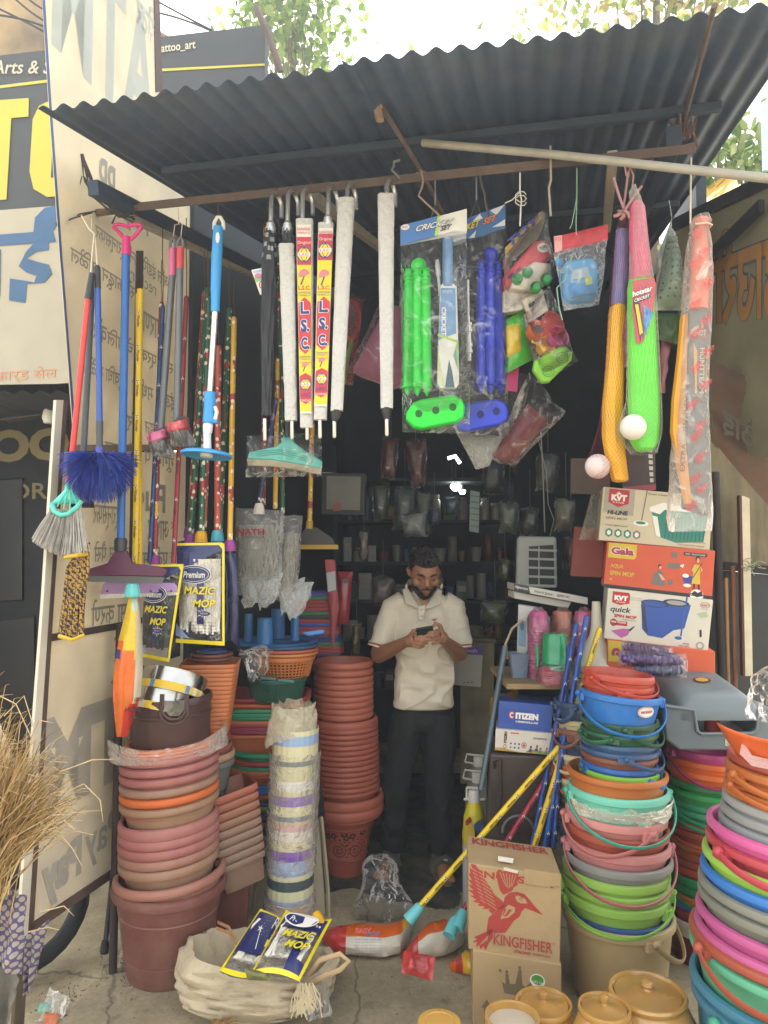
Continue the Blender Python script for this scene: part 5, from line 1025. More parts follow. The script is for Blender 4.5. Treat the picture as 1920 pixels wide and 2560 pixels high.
b.build('printed_design',[WHITE,mat('e0b52a',.4),mat('2a2f4c',.4),mat('4a8ac4',.4,var=.5,vscale=60)],t,smooth=0)
b=MB();b.ball(pl.at(1571,1074,.045),S(32,d),24,16);b.build('ball',mat('e0dcd6',.5),t)
b=MB();netting(b,[(470,1578,1582),(508,1577,1604),(690,1574,1632),(720,1569,1639),(1000,1567,1653),(1050,1550,1655),(1085,1540,1654),(1134,1580,1640)],pl,.05,26,2,.00045);b.build('net',film('d9d6cc',.3,.5,.4,8),t)
b=MB();b.tube([P(1572,400,db(1572)),P(1572,440,2.42)],.003,6);b.tube([P(1566,440,2.4),P(1562,415,2.4),P(1574,416,2.4),P(1584,440,2.4),P(1580,470,2.38)],.003,5);b.tube([P(1570,430,2.4),P(1566,470,2.4),P(1556,540,2.4)],.004,5);b.tube([P(1534,444,2.38),P(1548,490,2.37),P(1560,522,2.36)],.0045,5);b.tube([P(1604,466,2.36),P(1580,498,2.34),P(1560,530,2.36)],.0045,5)
for k in range(5):a=k*1.3;b.tube([P(1556,530,2.36),P(1556+14*math.cos(a),534+8*math.sin(a),2.34),P(1556+20*math.cos(a+.5),540+8*math.sin(a+.5),2.35)],.006,5)
b.build('string',mat('a87d78',.9),label='knotted pinkish string and rag tying the two plastic bats together',cat='string')
d=2.33;pl=front(d,0,1745);t=thing('wrapped_bat','cricket bat with orange grip in a cloudy wrapper printed in red, far right','bat',P(1735,1325,d))
b=MB();b.tube([pl.at(1752,548),pl.at(1752,566),pl.at(1750,575),pl.at(1750,650),pl.at(1746,775)],[S(20,d),S(22,d),S(17,d),S(21,d),S(24,d)],16);b.build('grip',mat('d9683c',.5,var=.2),t)
b=MB();b.slab([(1720,775),(1760,772),(1770,800),(1772,1000),(1768,1290),(1712,1270),(1716,900)],pl,.04,off=.008);b.build('blade',mat('4d4f50',.5,var=.2),t,bevel=.004)
b=MB();b.slab([(1702,792),(1714,786),(1712,900),(1706,1090),(1716,1190),(1724,1262),(1712,1262),(1694,1180),(1676,1080),(1680,1000),(1692,900)],pl,.03,off=.022);b.build('blade_edge',mat('dd952c',.5),t,bevel=.003)
b=MB();b.text('EXTRA POWER SHOT',[(1691,1180),(1706,960),(1716,961),(1703,1181)],pl,0,.026,bold=.01);b.text('HUNTTEAM',[(1758,872),(1756,985),(1744,985),(1746,872)],pl,1,.012,bold=.02)
b.poly([(1730,858),(1740,880),(1738,985),(1734,985)],pl,2,.011);b.poly([(1748,800),(1756,815),(1754,835),(1750,830)],pl,2,.011);b.poly([(1728,826),(1762,822),(1768,852),(1726,845)],pl,3,.012,);b.text('SHOT',(1732,828,1760,842),pl,1,.0135);b.poly([(1764,870),(1768,880),(1762,960),(1758,958)],pl,2,.011)
b.build('printed_design',[mat('5c4a3a',.5),mat('c9c4b8',.5),mat('cf8a3a',.5),mat('8a3f3c',.5)],t,smooth=0)
def wrap_rows(b,rows,pl,th,cr,seed):
 vs=[];k=20
 for i,(y,xl,xr)in enumerate(rows):
  for j in range(k):
   a=2*math.pi*j/k;nn=noise.noise(Vector((math.cos(a)*2,math.sin(a)*2+seed,i*1.1)));vs.append(pl.at((xl+xr)/2+(xr-xl)/2*math.cos(a)*(1+cr*nn),y+6*nn*(i==len(rows)-1))+pl.n*(math.sin(a)*th*(1+cr*3*nn)*min(1,.4+(xr-xl)/90)))
 fs=[(i*k+j,i*k+(j+1)%k,(i+1)*k+(j+1)%k,(i+1)*k+j)for i in range(len(rows)-1)for j in range(k)];b.add(vs,fs)
R_=[(545,1732,1770),(560,1728,1774),(572,1732,1766),(590,1724,1772)]+[(y,lerp(1722,1668,((y-590)/700)**.8),lerp(1774,1774,0)+5*math.sin(y/90))for y in range(620,1320,26)]+[(1328,1672,1776)]
b=MB();wrap_rows(b,R_,pl,.05,.06,3);b.build('wrapper',film('f4eee6',.16,.5,.2,14),t)
b=MB();rnd=random.Random(12)
for k in range(17):
 y=600+k*42+rnd.uniform(-10,10);x=(1738 if k%2 else 1712)+rnd.uniform(-14,4)-k*.8;x=min(1740,max(1688+6*(k%3),x));a=-.35;q=[(x,y),(x+30,y-12),(x+32,y-2),(x+2,y+10)];b.text('ALERT',q,pl,0,.058,bold=.03);b.text('TOYS',[(x+4,y+11),(x+24,y+3),(x+25,y+11),(x+5,y+20)],pl,0,.058,bold=.02)
b.build('wrapper_print',mat('c4484a',.5),t,smooth=0)
b=MB();b.tube([pl.at(1730,570,.03),pl.at(1750,574,.05),pl.at(1770,572,.03),pl.at(1768,576,-.03),pl.at(1732,574,-.03)],.003,5,closed=True);b.tube([P(1728,395,db(1728)),P(1727,440,2.38),P(1726,560,2.33)],.003,6);b.build('hanging_cord',mat('d9cdb4',.8),t)
d=2.75;pl=front(d,0,1680);t=thing('bagged_colander','dull green perforated colander in a cloudy bag between the bats','colander',P(1680,775,d))
b=MB();b.pillow(((1668,590),(1694,590),(1716,768),(1642,768)),pl,.05,cr=.002,seed=2,pw=2);b.build('colander',mat('6d8f70',.5),t)
b=MB();rnd=random.Random(3)
for j in range(9):
 for i in range(5):
  u=(i-2)/2;y=610+j*17;wd=12+j*3.2;x=1680+u*wd*.85;e=(1-abs(u*.85)**2)*(1-abs(2*(y-590)/178-1)**2);b.ell(x,y,3.2,3.6,pl,0,.05*e+.006,n=10)
b.build('hole',mat('34483a',.7),t,smooth=0)
b=MB();b.pillow(((1672,572),(1684,572),(1724,776),(1632,776)),pl,.065,cr=.006,seed=5,pw=2.4);b.tube([P(1672,500,2.75),P(1679,540,2.75),P(1678,580,2.75)],.002,5);b.build('plastic_bag',film('dfe6dc',.15,.45,.2,16),t)
for(q,c_,dd,lab)in((((1644,780),(1704,785),(1700,860),(1650,850)),'4a6a3a',2.9,'dark green leafy packet hanging under the bagged colander'),(((1652,850),(1680,850),(1660,985),(1645,980)),'a86a72',2.95,'pinkish cloth strip hanging behind the lime bat'),(((1640,640),(1660,640),(1660,760),(1640,760)),'b9b6ac',2.95,'pale film packet behind the lime bat handle')):
 b=MB();b.pillow(q,front(dd,0,q[0][0]),.02,cr=.012,seed=q[0][0],wob=4);b.build('packet',mat(c_,.5,var=.3,coat=.3),label=lab,cat='packet')
lst=[((1300,432),(1300,480),(1302,520),(1300,565),.0028,'d6d4cc','white string with a curly knot holding the red toy bag'),((1376,365),(1377,430),(1372,470),(1377,540),.004,'a89f8a','knotted jute string looped over the grey pipe'),((672,530),(690,545),(700,575),(712,560),.002,'55565a','bent wire hook behind the black umbrella crook'),((1000,400),(985,405),(980,425),(1000,446),.005,'6d7076','curved steel hook rising above the rail beside the white umbrella'),((1052,425),(1058,450),(1046,490),(1100,540),.004,'8d7a6c','frayed cloth strip dangling from the hook pole knot'),((1200,440),(1206,470),(1212,500),(1222,540),.004,'4a4440','short rusty rod hanging behind the blue set card')]
for a,c_,e,f,r_,col,lab in lst:
 x=a[0];d=db(x)-.02;pts=[P(*q,d)for q in(a,c_,e,f)];b=MB();b.tube([pts[0],pts[0].lerp(pts[1],.5),pts[1],pts[1].lerp(pts[2],.5)+Vector((.004,0,0)),pts[2],pts[3]],r_,6)
 if 'curly' in lab:b.tube([pts[1]+Vector((.02*math.cos(k*.9),-.01,-.015-.002*k+.016*math.sin(k*.9)))for k in range(15)],.0016,5);b.tube([pts[1],P(1280,500,d),P(1262,508,d)],.002,5)
 b.build('string' if 'string' in lab or 'cloth' in lab else 'wire_hook',mat(col,.7),label=lab,cat='string' if 'string' in lab or 'cloth' in lab else 'hook')
b=MB();rnd=random.Random(4)
for k in range(16):x,y=rnd.uniform(1685,1735),rnd.uniform(262,312);b.tube([RP.at(x,y,.05),RP.at(x+rnd.uniform(-18,18),y+rnd.uniform(-16,16),.09),RP.at(x+rnd.uniform(-24,24),y+rnd.uniform(-22,22),.05)],.005,5)
b.build('rag_knot',mat('6d5650',.9),label='brown rag knot tying the rod to the roof beam',cat='rag')
b=MB();rnd=random.Random(14)
for k in range(7):x,y=1056+rnd.uniform(-6,6),440+rnd.uniform(-14,14);b.tube([P(x-9,y,2.7),P(x,y+3,2.68),P(x+9,y-3,2.7)],.004,5)
b.build('rag_knot',mat('b09a84',.9),label='pale cloth knot binding the hook pole to the rail',cat='rag')
#NESTED STACKS
def rim_z(x,y,d,Rr):return P(x,y,d-Rr).z
def tiltM(c,roll=0,pitch=0,yaw=0):return Matrix.Translation(c)@Matrix.Rotation(R(roll),4,'Y')@Matrix.Rotation(R(pitch),4,'X')@Matrix.Rotation(R(yaw),4,'Z')
def pot_prof(Rr,h,lip,rb,wall=.006):
 return[(0,-h),(rb*.96,-h),(rb,-h+.01),(Rr*.90,-lip*1.35),(Rr*.905,-lip*1.12),(Rr*.93,-lip*1.04),(Rr*.975,-lip*.98),(Rr*.998,-lip*.8),(Rr,-lip*.45),(Rr*.985,-lip*.15),(Rr*.955,-.001),(Rr*.92,0),(Rr*.89,-lip*.12),(Rr*.875,-lip*.6),(Rr*.87-wall,-lip*1.4),(rb-wall,-h+.014),(0,-h+.014)]
def pot(lab,x,y,d,wpx,lip_px,col,h=.22,rbk=.7,roll=0,group=None,name='plant_pot',cat='plant pot',rough=.5,dust=.0,jit=0,n=44,wave=0):
 Rr=S(wpx,d)/2;lip=S(lip_px,d);z=rim_z(x,y,d,Rr)+lip*.5
 c=P(x,y,d);c=Vector((c.x,d,z));b=MB();b.lathe(pot_prof(Rr,h,lip,Rr*rbk),n,M=tiltM(c,roll))
 return b.build(name,mat(col,rough,var=.12,dust=dust,vscale=5),label=lab,cat=cat,group=group,org=(c.x,c.y,c.z-h)),c,Rr
COLN={'pink':'c98288','tan':'a8876d'}
#left stack of big pots (front)
d=3.1;roll=-4.5;X0=423
g='big pots in the leaning front left stack'
seq=[(1912,237,'a2615f','rosy pink'),(1937,238,'a1605f','rosy pink'),(1962,238,'9c5d59','dull rose'),(1989,238,'967060','dusty brown'),(2013,238,'c8642f','bright orange'),(2038,238,'97755c','tan dusted')]
for i,(y,wp,c,nm)in enumerate(seq):pot(f'{nm} pot, {ORD[i]} rim below the film band of the left stack',X0,y,d,wp,19,c,roll=roll,group=g,dust=.32 if i!=4 else.05)
pot('muted red pot bare between the two groups of rims, left stack',X0,2052,d,214,8,'a5544f',roll=roll,group=g,h=.24)
seq=[(2094,240,'a26360','rosy pink',27),(2119,241,'a2615f','rosy pink',22),(2144,241,'9d5c59','rose',22),(2169,240,'99695b','brownish rose',22),(2196,239,'96715b','tan dusted',23)]
for i,(y,wp,c,nm,l)in enumerate(seq):pot(f'{nm} pot, {ORD[i]} rim of the lower group in the left stack',X0-2,y,d,wp,l,c,roll=roll,group=g,dust=.35)
pot('dull blue pot peeping out above the biggest pot of the left stack',X0-5,2210,d,206,8,'3f6a88',roll=roll,group=g,dust=.2,h=.2)
b=MB();Rr=S(268,d)/2;z=rim_z(X0,2246,d,Rr)+.02;c=P(X0,2300,d);c=Vector((c.x,d,z));b.lathe(pot_prof(Rr,.3,.036,Rr*.72),52,M=tiltM(c,roll));b.build('plant_pot',mat('9d685a',.55,dust=.4),label='dusty rose pot nested in the biggest pot at the foot of the left stack',cat='plant pot',group=g,org=(c.x,c.y,c.z-.3))
zt=rim_z(X0,2276,d,S(274,d)/2)+.02;Rr=S(274,d)/2;rb=S(196,d)/2*.98;c=Vector((P(X0,2300,d).x,d,0));k=zt
prof=[(0,0),(rb*.97,0),(rb,.008),(rb*1.09,k*.23),(rb*1.1,k*.24),(rb*1.075,k*.245),(rb*1.1,k*.265),(rb*1.22,k*.68),(rb*1.24,k*.7),(rb*1.22,k*.715),(rb*1.25,k*.735),(rb*1.265,k-.05),(Rr*.93,k-.045),(Rr*.985,k-.038),(Rr,k-.02),(Rr*.985,k-.006),(Rr*.94,k),(Rr*.9,k-.004),(Rr*.88,k-.02),(rb*1.15,k*.6),(rb*.95,.02),(0,.02)]
b=MB();b.lathe(prof,56,M=Matrix.Translation(c));b.build('plant_pot',mat('74443f',.5,var=.15,dust=.3),label='biggest brick rose plant pot standing on the ground under the left stack',cat='plant pot',group=g,org=c)
for i,(y,c)in enumerate(((1882,'c8724e'),(1890,'c97a58'),(1898,'c06a4c'),(1906,'b9684f'))):pot(f'orange pot, {ORD[i]} thin rim inside the film band of the left stack',X0+2,y,d,226 if i else 218,8,c,roll=roll,group=g,h=.2)
b=MB();vs=[];fs=[];n=72;rows=7;Rr=S(240,d)/2;c=Vector((P(X0,1890,d).x,d,rim_z(X0,1893,d,Rr)));M=tiltM(c,roll)
for j in range(rows):
 for i in range(n):
  a=2*math.pi*i/n;nn=noise.noise(Vector((math.cos(a)*5,math.sin(a)*5,j*.8)));up=(.028-.056*j/(rows-1));fl=.03*max(0,-math.cos(a-2.7)*0+math.cos(a-.35))**3+.03*max(0,math.cos(a-3.5))**4
  vs.append(M@Vector((math.cos(a)*(Rr*1.02+.008*nn+fl),math.sin(a)*(Rr*1.02+.008*nn+fl),up*(1+1.2*fl/.03*(j<3))+.006*nn)))
for j in range(rows-1):
 for i in range(n):fs.append((j*n+i,j*n+(i+1)%n,(j+1)*n+(i+1)%n,(j+1)*n+i))
b.add(vs,fs);b.build('film_wrap',film('f2e6dc',.04,.5,.14,26),label='crumpled clear film band wrapped round the orange rims of the left stack',cat='film')
t=thing('laundry_tub','dark brown plastic tub with looped handle, holding steel sieves on top of the left stack','tub',P(423,1860,d))
Rr=S(203,d)/2;c=Vector((P(425,1800,d).x,d,P(425,1735,d).z));h=P(425,1735,d).z-P(425,1868,d-.1).z
b=MB();b.lathe([(0,-h),(Rr*.9,-h),(Rr*.92,-h+.01),(Rr*.95,-.075),(Rr*.98,-.072),(Rr*.98,-.06),(Rr*.96,-.057),(Rr*.97,-.03),(Rr*1.0,-.027),(Rr*1.0,-.008),(Rr*.98,0),(Rr*.95,0),(Rr*.93,-.03),(Rr*.86,-h+.02),(0,-h+.02)],48,M=tiltM(c,-2));b.build('body',mat('4a3230',.38,var=.15),t)
for rr_,zo,m_ in((S(33,d),-.012,0),(S(29,d),-.0,0)):
 b=MB();ce=P(436,1770,d-Rr*.97);pts=[ce+Vector((S(-31 if zo else-27,d),0,S(32,d))),ce+Vector((S(-31 if zo else-27,d),-.004,S(0,d)))]+[ce+Vector((rr_*math.cos(math.pi+k*math.pi/10),-.006,rr_*.9*math.sin(math.pi+k*math.pi/10)+zo))for k in range(11)]+[ce+Vector((S(31 if zo else 27,d),-.004,0)),ce+Vector((S(31 if zo else 27,d),0,S(32,d)))]
 b.tube(pts,.006,8);b.build('handle',mat('4a3230',.38,var=.15),t)
b=MB();pl=Pl(P(436,1770,d-Rr*.985),(0,-1,0));b.slab([(409,1752),(463,1752),(462,1772),(448,1790),(424,1790),(410,1772)],pl,.004,off=.001);b.build('handle_opening',mat('9a9c98',.25,.8,var=.5,vscale=18),t)
def sieve(lab,x,y,d,wpx,h,roll,pitch,seed):
 t=thing('steel_sieve',lab,'sieve',P(x,y,d),'steel sieves on the brown tub');Rr=S(wpx,d)/2;M=tiltM(P(x,y,d),roll,pitch)
 b=MB();b.lathe([(Rr,-h),(Rr*1.005,-h*.4),(Rr*1.0,0),(Rr*1.012,.004),(Rr*.99,.004),(Rr*.985,-h)],48,M=M);b.build('hoop',mat('b0b0ad',.2,1.0,var=.2,vscale=12),t)
 b=MB();b.lathe([(0,-h*.8),(Rr*.98,-h*.8)],32,M=M);b.build('mesh_floor',mat('8d8d88',.5,.8),t)
 b=MB();ms=[]
 b.lathe([(Rr*1.008,-h*.98),(Rr*1.01,-h*.62)],48,M=M);rnd=random.Random(seed);b.m=[rnd.choice((0,0,1,0,2))if(i//3)%4 else 0 for i in range(48)];b.build('paper_band',[mat('e0b92c',.5),mat('d9d4c4',.5),mat('4f84b8',.5)],t)
sieve('upper shiny steel sieve with yellow paper band tilted on the brown tub',436,1690,d+.02,166,.085,9,-24,3)
sieve('lower steel sieve with yellow paper band sunk in the brown tub',412,1735,d-.02,160,.08,10,-20,4)
#orange square planters behind
def sqpot(lab,x,y,d,wpx,lip_px,col,h,asp=1.0,yaw=0,roll=0,pitch=0,name='square_planter',cat='planter',group=None,rough=.45,n=40,sq=7,dust=.1):
 Rr=S(wpx,d)/2;lip=S(lip_px,d);c=P(x,y,d-Rr*asp);c=Vector((P(x,y,d).x,d,c.z+lip*.5));M=tiltM(c,roll,pitch,yaw)@Matrix.Diagonal((1,asp,1,1));b=MB()
 b.lathe([(0,-h),(Rr*.78,-h),(Rr*.9,-lip*1.1),(Rr*.99,-lip),(Rr,-lip*.8),(Rr,-lip*.2),(Rr*.985,0),(Rr*.93,0),(Rr*.9,-lip),(Rr*.76,-h+.01),(0,-h+.01)],n,M=M,sq=sq)
 return b.build(name,mat(col,rough,var=.1,dust=dust),label=lab,cat=cat,group=group,org=(c.x,c.y,c.z-h))
for i in range(17):sqpot(f'orange square planter, {ORD[i]} rim of the tall square stack behind the sieves',527-i*1.0,1668+i*10.9,3.35,139-i*1.2,9.2,'c2703f',.16,yaw=6,group='orange square planters')
for i,(y,wp,c)in enumerate(((1652,104,'6d4038'),(1642,104,'74463d'))):pot(f'brown round lid, {"lower" if i == 0 else "upper"} of the pair on the orange planters',529,y,3.35,wp,8,c,h=.02,rbk=.9,name='pot_saucer',cat='saucer',group='brown saucers on planters')
b=MB();b.lathe([(0,.012),(S(34,3.35),.01),(S(36,3.35),0),(0,0)],28,M=Matrix.Translation(Vector((P(529,1630,3.35).x,3.35,P(529,1636,3.2).z-.01))));b.build('small_saucer',mat('2f4a78',.4),label='small dark blue lid resting inside the brown saucer',cat='saucer')
for i,(y,wp,c,nm)in enumerate(((1862,150,'7d3a38','maroon'),(1886,156,'7f3c3a','maroon'),(1908,170,'a5806a','tan'),(1928,168,'5d625f','charcoal'))):pot(f'{nm} round pot, {ORD[i]} rim under the orange square planters',500,y,3.3,wp,17,c,group='round pots under the square planters',dust=.2)
o,c,Rr=pot('cream bucket with dark speckled print under the charcoal rim',500,1948,3.3,142,10,'c9bfa8',h=.16,rbk=.85,name='printed_bucket',cat='bucket')
b=MB();pl=Pl(Vector((c.x,3.3-Rr*.9,0)),(0,-1,0));rnd=random.Random(3)
for i in range(16):
 a=R(-90+rnd.uniform(10,75));zz=c.z-rnd.uniform(.03,.14);q=Vector((c.x+Rr*.91*math.cos(a),c.y+Rr*.91*math.sin(a),zz));nrm=Vector((math.cos(a),math.sin(a),0));s_=Vector((-nrm.y,nrm.x,0));b.add([q+nrm*.004+s_*.008*math.cos(k)+Z*.008*math.sin(k*1.0)for k in range(6)],[tuple(range(6))])
b.m=[0]*len(b.f);b.build('printed_spots',mat('2f2d2b',.6),o,smooth=0)
for i in range(9):sqpot(f'dusty terracotta window box, {ORD[i]} rim of the slanting stack beside the big pots',566+i*2.2,2000+i*21.5,3.32,128,14,('985037','8f4d38','8c553e','855a45','826050','7d6150','7b6050','785d4c','745848')[i],.12,asp=1.25,yaw=24,roll=-15,pitch=0,name='window_box',cat='planter',group='terracotta window boxes',sq=9,dust=.1+.03*i)
sqpot('dark brown square bin standing under the slanting terracotta window boxes',560,2210,3.36,128,20,'6b3d36',.34,asp=1.0,yaw=20,name='square_bin',cat='bin',sq=7)
#trays and tubs in the middle
g='plastic tubs in the middle stack'
tray=[(1753,210,'8f2f38','maroon'),(1766,208,'b35a34','orange brown'),(1779,206,'1f8a63','green'),(1789,206,'1f8d66','green'),(1798,205,'1c7d5a','deep green'),(1808,204,'b8683a','orange'),(1816,204,'8c2c44','wine red'),(1825,203,'8c2c44','wine red'),(1833,203,'872a40','wine red'),(1844,204,'b5633a','orange')]
for i,(y,wp,c,nm)in enumerate(tray):sqpot(f'{nm} rectangular tub, {ORD[i]} rim in the middle stack below the green basket',668,y,3.75,wp,8,c,.09 if i<9 else.11,asp=.8,name='rectangular_tub',cat='tub',group=g,sq=6)
rnd_=[(1893,196,'1f8f6a','green'),(1913,198,'9c3638','red'),(1926,198,'22805a','deep green'),(1936,204,'b0623a','orange brown'),(1972,190,'2a66ad','blue'),(1982,190,'2a66ad','blue'),(1996,200,'8f4a38','brick'),(2012,190,'2b4f88','dull blue'),(2022,186,'6fae35','lime'),(2034,188,'215f46','bottle green'),(2048,186,'2b3768','navy'),(2066,190,'b3623a','orange'),(2080,188,'2b4f68','slate blue'),(2096,190,'7a3a36','maroon'),(2112,190,'2b5f4a','dark green'),(2128,190,'3a4a70','blue grey')]
for i,(y,wp,c,nm)in enumerate(rnd_):pot(f'{nm} round tub, {ORD[i]} round rim in the middle stack left of the fluted bins',668,y,3.75,wp,12,c,h=.09,rbk=.85,name='round_tub',cat='tub',group=g)
def basket(lab,x,y,d,wtop,wbot,ypx1,col,holes,cat='basket',rows=6,n=44,rimh=10):
 t=thing('plastic_basket',lab,cat,P(x,ypx1,d),'woven plastic baskets');R0=S(wtop,d)/2;R1=S(wbot,d)/2;z0=P(x,y,d-R0).z;z1=P(x,ypx1,d-R1).z;c=P(x,y,d);m=mat(col,.45)
 b=MB();M=Matrix.Translation((c.x,d,z0));b.lathe([(R0*.93,-.018),(R0*.99,-.016),(R0*1.02,-.006),(R0*1.01,.004),(R0*.95,.006),(R0*.93,-.004)],44,M=M);b.build('rim',m,t)
 b=MB();f=lambda a,v:Vector((c.x+lerp(R0*.95,R1,v)*math.cos(a),d+lerp(R0*.95,R1,v)*math.sin(a),lerp(z0-.01,z1,v)))
 for j in range(rows+1):
  v0=j/rows;b.tube([f(a*2*math.pi/n,v0)for a in range(n)],.0035,5,closed=True)
 for i in range(n):a=2*math.pi*i/n;b.tube([f(a,0),f(a,.5),f(a,1)],.0042,5)
 b.lathe([(0,z1),(R1*1.0,z1)],32,M=Matrix.Translation((c.x,d,0)));b.lathe([(R0*.9,z0-.02),(R1*.93,z1+.004)],32,1,M=Matrix.Translation((c.x,d,0)))
 b.build('lattice',[m,mat('3a2a22',.8)if holes else mat('1c3a30',.8)],t)
basket('orange lattice basket under the upturned blue stool',712,1650,3.7,150,118,1698,'b8703c',True)
for i,(y,wp,c,nm)in enumerate(((1622,160,'2b4a68','slate blue'),(1632,158,'a8523c','brick'),(1641,156,'bb743e','pale orange'))):pot(f'{nm} basket rim, {ORD[i]} of three nested above the orange lattice basket',716,y,3.7,wp,8,c,h=.05,rbk=.85,name='basket_rim',cat='basket',group='nested basket rims')
basket('dark green fine mesh basket below the orange lattice basket',692,1705,3.66,146,120,1757,'235244',False,rows=11,n=70)
b=MB();pl=Pl(P(692,1700,3.66-.15),(0,-1,.3));b.slab([(650,1690),(690,1694),(690,1702),(652,1698)],pl,.008);b.slab([(694,1696),(735,1700),(735,1708),(694,1703)],pl,.008);b.build('clip_lid',mat('3a6a66',.5),label='pair of teal clips on the rim of the dark green mesh basket',cat='clip',bevel=.002)
basket('orange lattice basket low in the middle stack beside the dusty planters',668,1942,3.74,188,168,1968,'ad6136',True,rows=3)
b=MB();b.pillow(((590,1622),(690,1618),(650,1700),(626,1712)),front(3.45,0,640),.04,cr=.02,seed=3,wob=14);b.build('film_bag',CLEAR,label='torn clear film hanging over the orange lattice basket',cat='film')
t=thing('blue_stool','upturned blue plastic stool with four stub legs on the basket stack','stool',P(690,1610,3.8));m=mat('2f6ba3',.4)
d=3.8;M=Matrix.Translation(P(690,1604,d));b=MB();b.lathe([(0,-.012),(S(70,d),-.03),(S(92,d),-.02),(S(104,d),.0),(S(104,d),.008),(S(98,d),.01),(S(80,d),-.008),(0,.0)],44,M=M);b.build('seat',m,t)
for x,y0,dd,r_ in((622,1535,-.08,10),(662,1545,-.16,18),(695,1523,.1,17),(738,1528,-.02,10)):
 b=MB();a=P(x,y0,d+dd);c=Vector((a.x,a.y,P(690,1600,d).z));rr=S(r_,d);b.lathe([(rr*1.08,0),(rr,(a.z-c.z)),(rr*.85,(a.z-c.z)),(rr*.9,0)],20,M=Matrix.Translation(c));b.lathe([(0,(a.z-c.z)-.002),(rr,(a.z-c.z)-.002)],20,M=Matrix.Translation(c));b.build('leg',m,t)
b=MB();b.slab([(755,1582),(800,1574),(812,1576),(808,1584),(770,1590)],front(3.6,0,780),.02);b.build('blue_scoop',mat('4a86cf',.4),label='bright blue scoop lying on the upturned stool',cat='scoop',bevel=.004)
dr=['2a3a9a','1f7a45','9c2f38','9c2f38','a0343c','1f7a45','262a33','a83a38','2f4fae','9c2f38','a04a3a','2a2f78','2a2f78','1f7a45','a8343a','9c2f38','2a2f66']
cn={'2a3a9a':'royal blue','1f7a45':'green','9c2f38':'dark red','a0343c':'crimson','262a33':'black','a83a38':'red','2f4fae':'blue','a04a3a':'brick','2a2f78':'navy','a8343a':'cherry red','2a2f66':'dusky navy'}
for i,c in enumerate(dr):sqpot(f'{cn[c]} shallow tray, {ORD[i]} of the dim rear tray stack behind the clear mop bags',782+i*1.2,1486+i*9.6,4.3,118,8.6,c,.05,asp=.8,name='shallow_tray',cat='tray',group='shallow trays at the rear',sq=7)
b=MB();b.pillow(((812,1398),(838,1400),(848,1520),(830,1640)),front(4.1,0,830),.01,cr=.003,seed=2);b.slab([(812,1400),(832,1398),(838,1428),(816,1432)],front(4.08,0,820),.003,1);b.slab([(816,1432),(838,1428),(840,1475),(820,1480)],front(4.08,0,820),.003,2);b.build('label_card',[mat('8f3038',.5,coat=.3),mat('a8484a',.5),mat('a8aeb0',.5)],label='tall red and grey packet leaning on the rear tray stack',cat='packet')
b=MB();b.pillow(((845,1428),(882,1430),(872,1560),(842,1560)),front(4.15,0,860),.03,cr=.004,seed=6);b.ell(862,1452,9,6,front(4.11,0,862),1);b.build('red_packet',[mat('8a2a30',.35,coat=.4,var=.3),mat('20283c',.4)],label='glossy red packet with dark badge hanging right of the rear trays',cat='packet')
#terracotta stack beside the man
g='terracotta pots in the stack beside the man';d=4.02;TC='a4543c'
ys=[1668,1687,1704,1720,1736,1752,1767,1783,1798]
for i,y in enumerate(ys):pot(f'terracotta pot, {ORD[i]} of nine narrow rims topping the stack beside the man',859,y,d,148,14.5,'a65d49',h=.2,group=g,rough=.5)
for i in range(14):pot(f'terracotta pot, {ORD[i]} of fourteen wider rims halfway down the stack beside the man',859+.4*i,1820+i*13.4,d,170,12.4 if i else 20,'9c5342' if i%2 else 'a05745',h=.22,group=g)
for i,y in enumerate((2023,2047)):pot(f'terracotta pot, {"upper" if i == 0 else "lower"} of the two widest rims above the spiral decorated base',864,y,d,190,23,'a45a46',h=.07,rbk=.84,group=g)
b=MB();c=Vector((P(864,2100,d).x,d,0));zt=P(864,2060,d-.14).z;r0,r1=.092,.152
f_=lambda v:lerp(r0,r1,v)
b.lathe([(0,0),(r0,0)]+[(f_(v)+e,zt*v)for v,e in((.02,0),(.29,0),(.3,.004),(.32,.004),(.33,0),(.35,.004),(.37,0),(.84,0),(.85,.004),(.88,.004),(.89,0),(1,0))],48,M=Matrix.Translation(c))
def onpot(phi,z,lift=.0012):a=R(phi);r_=f_(z/zt)+lift;return c+Vector((r_*math.cos(a),r_*math.sin(a),z))
def disc_on(phi,z,rad,k=10):return[onpot(phi+math.degrees(rad*math.cos(q*2*math.pi/k)/.125),z+rad*math.sin(q*2*math.pi/k))for q in range(k)]
for p0 in(-104,-63):
 pts=[]
 for k in range(34):q=k*.42;r_=.003+.0019*k*.62;pts.append(onpot(p0+math.degrees(r_*math.cos(q)/.125),zt*.56-.012+r_*math.sin(q),.001))
 b.tube(pts,.0022,5,1,ref=(0,0,1))
 for k in range(9):q=R(-40+k*24);b.add(disc_on(p0+math.degrees(.056*math.cos(q)/.125),zt*.56-.01+.056*math.sin(q),.0045),[tuple(range(10))],1)
 for cx,cz in((-.02,.078),(.03,.09),(-.05,.07)):
  for k in range(5):q=k*1.256;b.add(disc_on(p0+math.degrees((cx+.011*math.cos(q))/.125),zt*.56+cz-.012+.011*math.sin(q),.0065,8),[tuple(range(8))],1)
b.build('plant_pot',[mat('9a4f3c',.5,var=.1),mat('3a1c1a',.6)],label='terracotta pot with dark painted spirals standing under the stack beside the man',cat='plant pot',group=g,org=c)
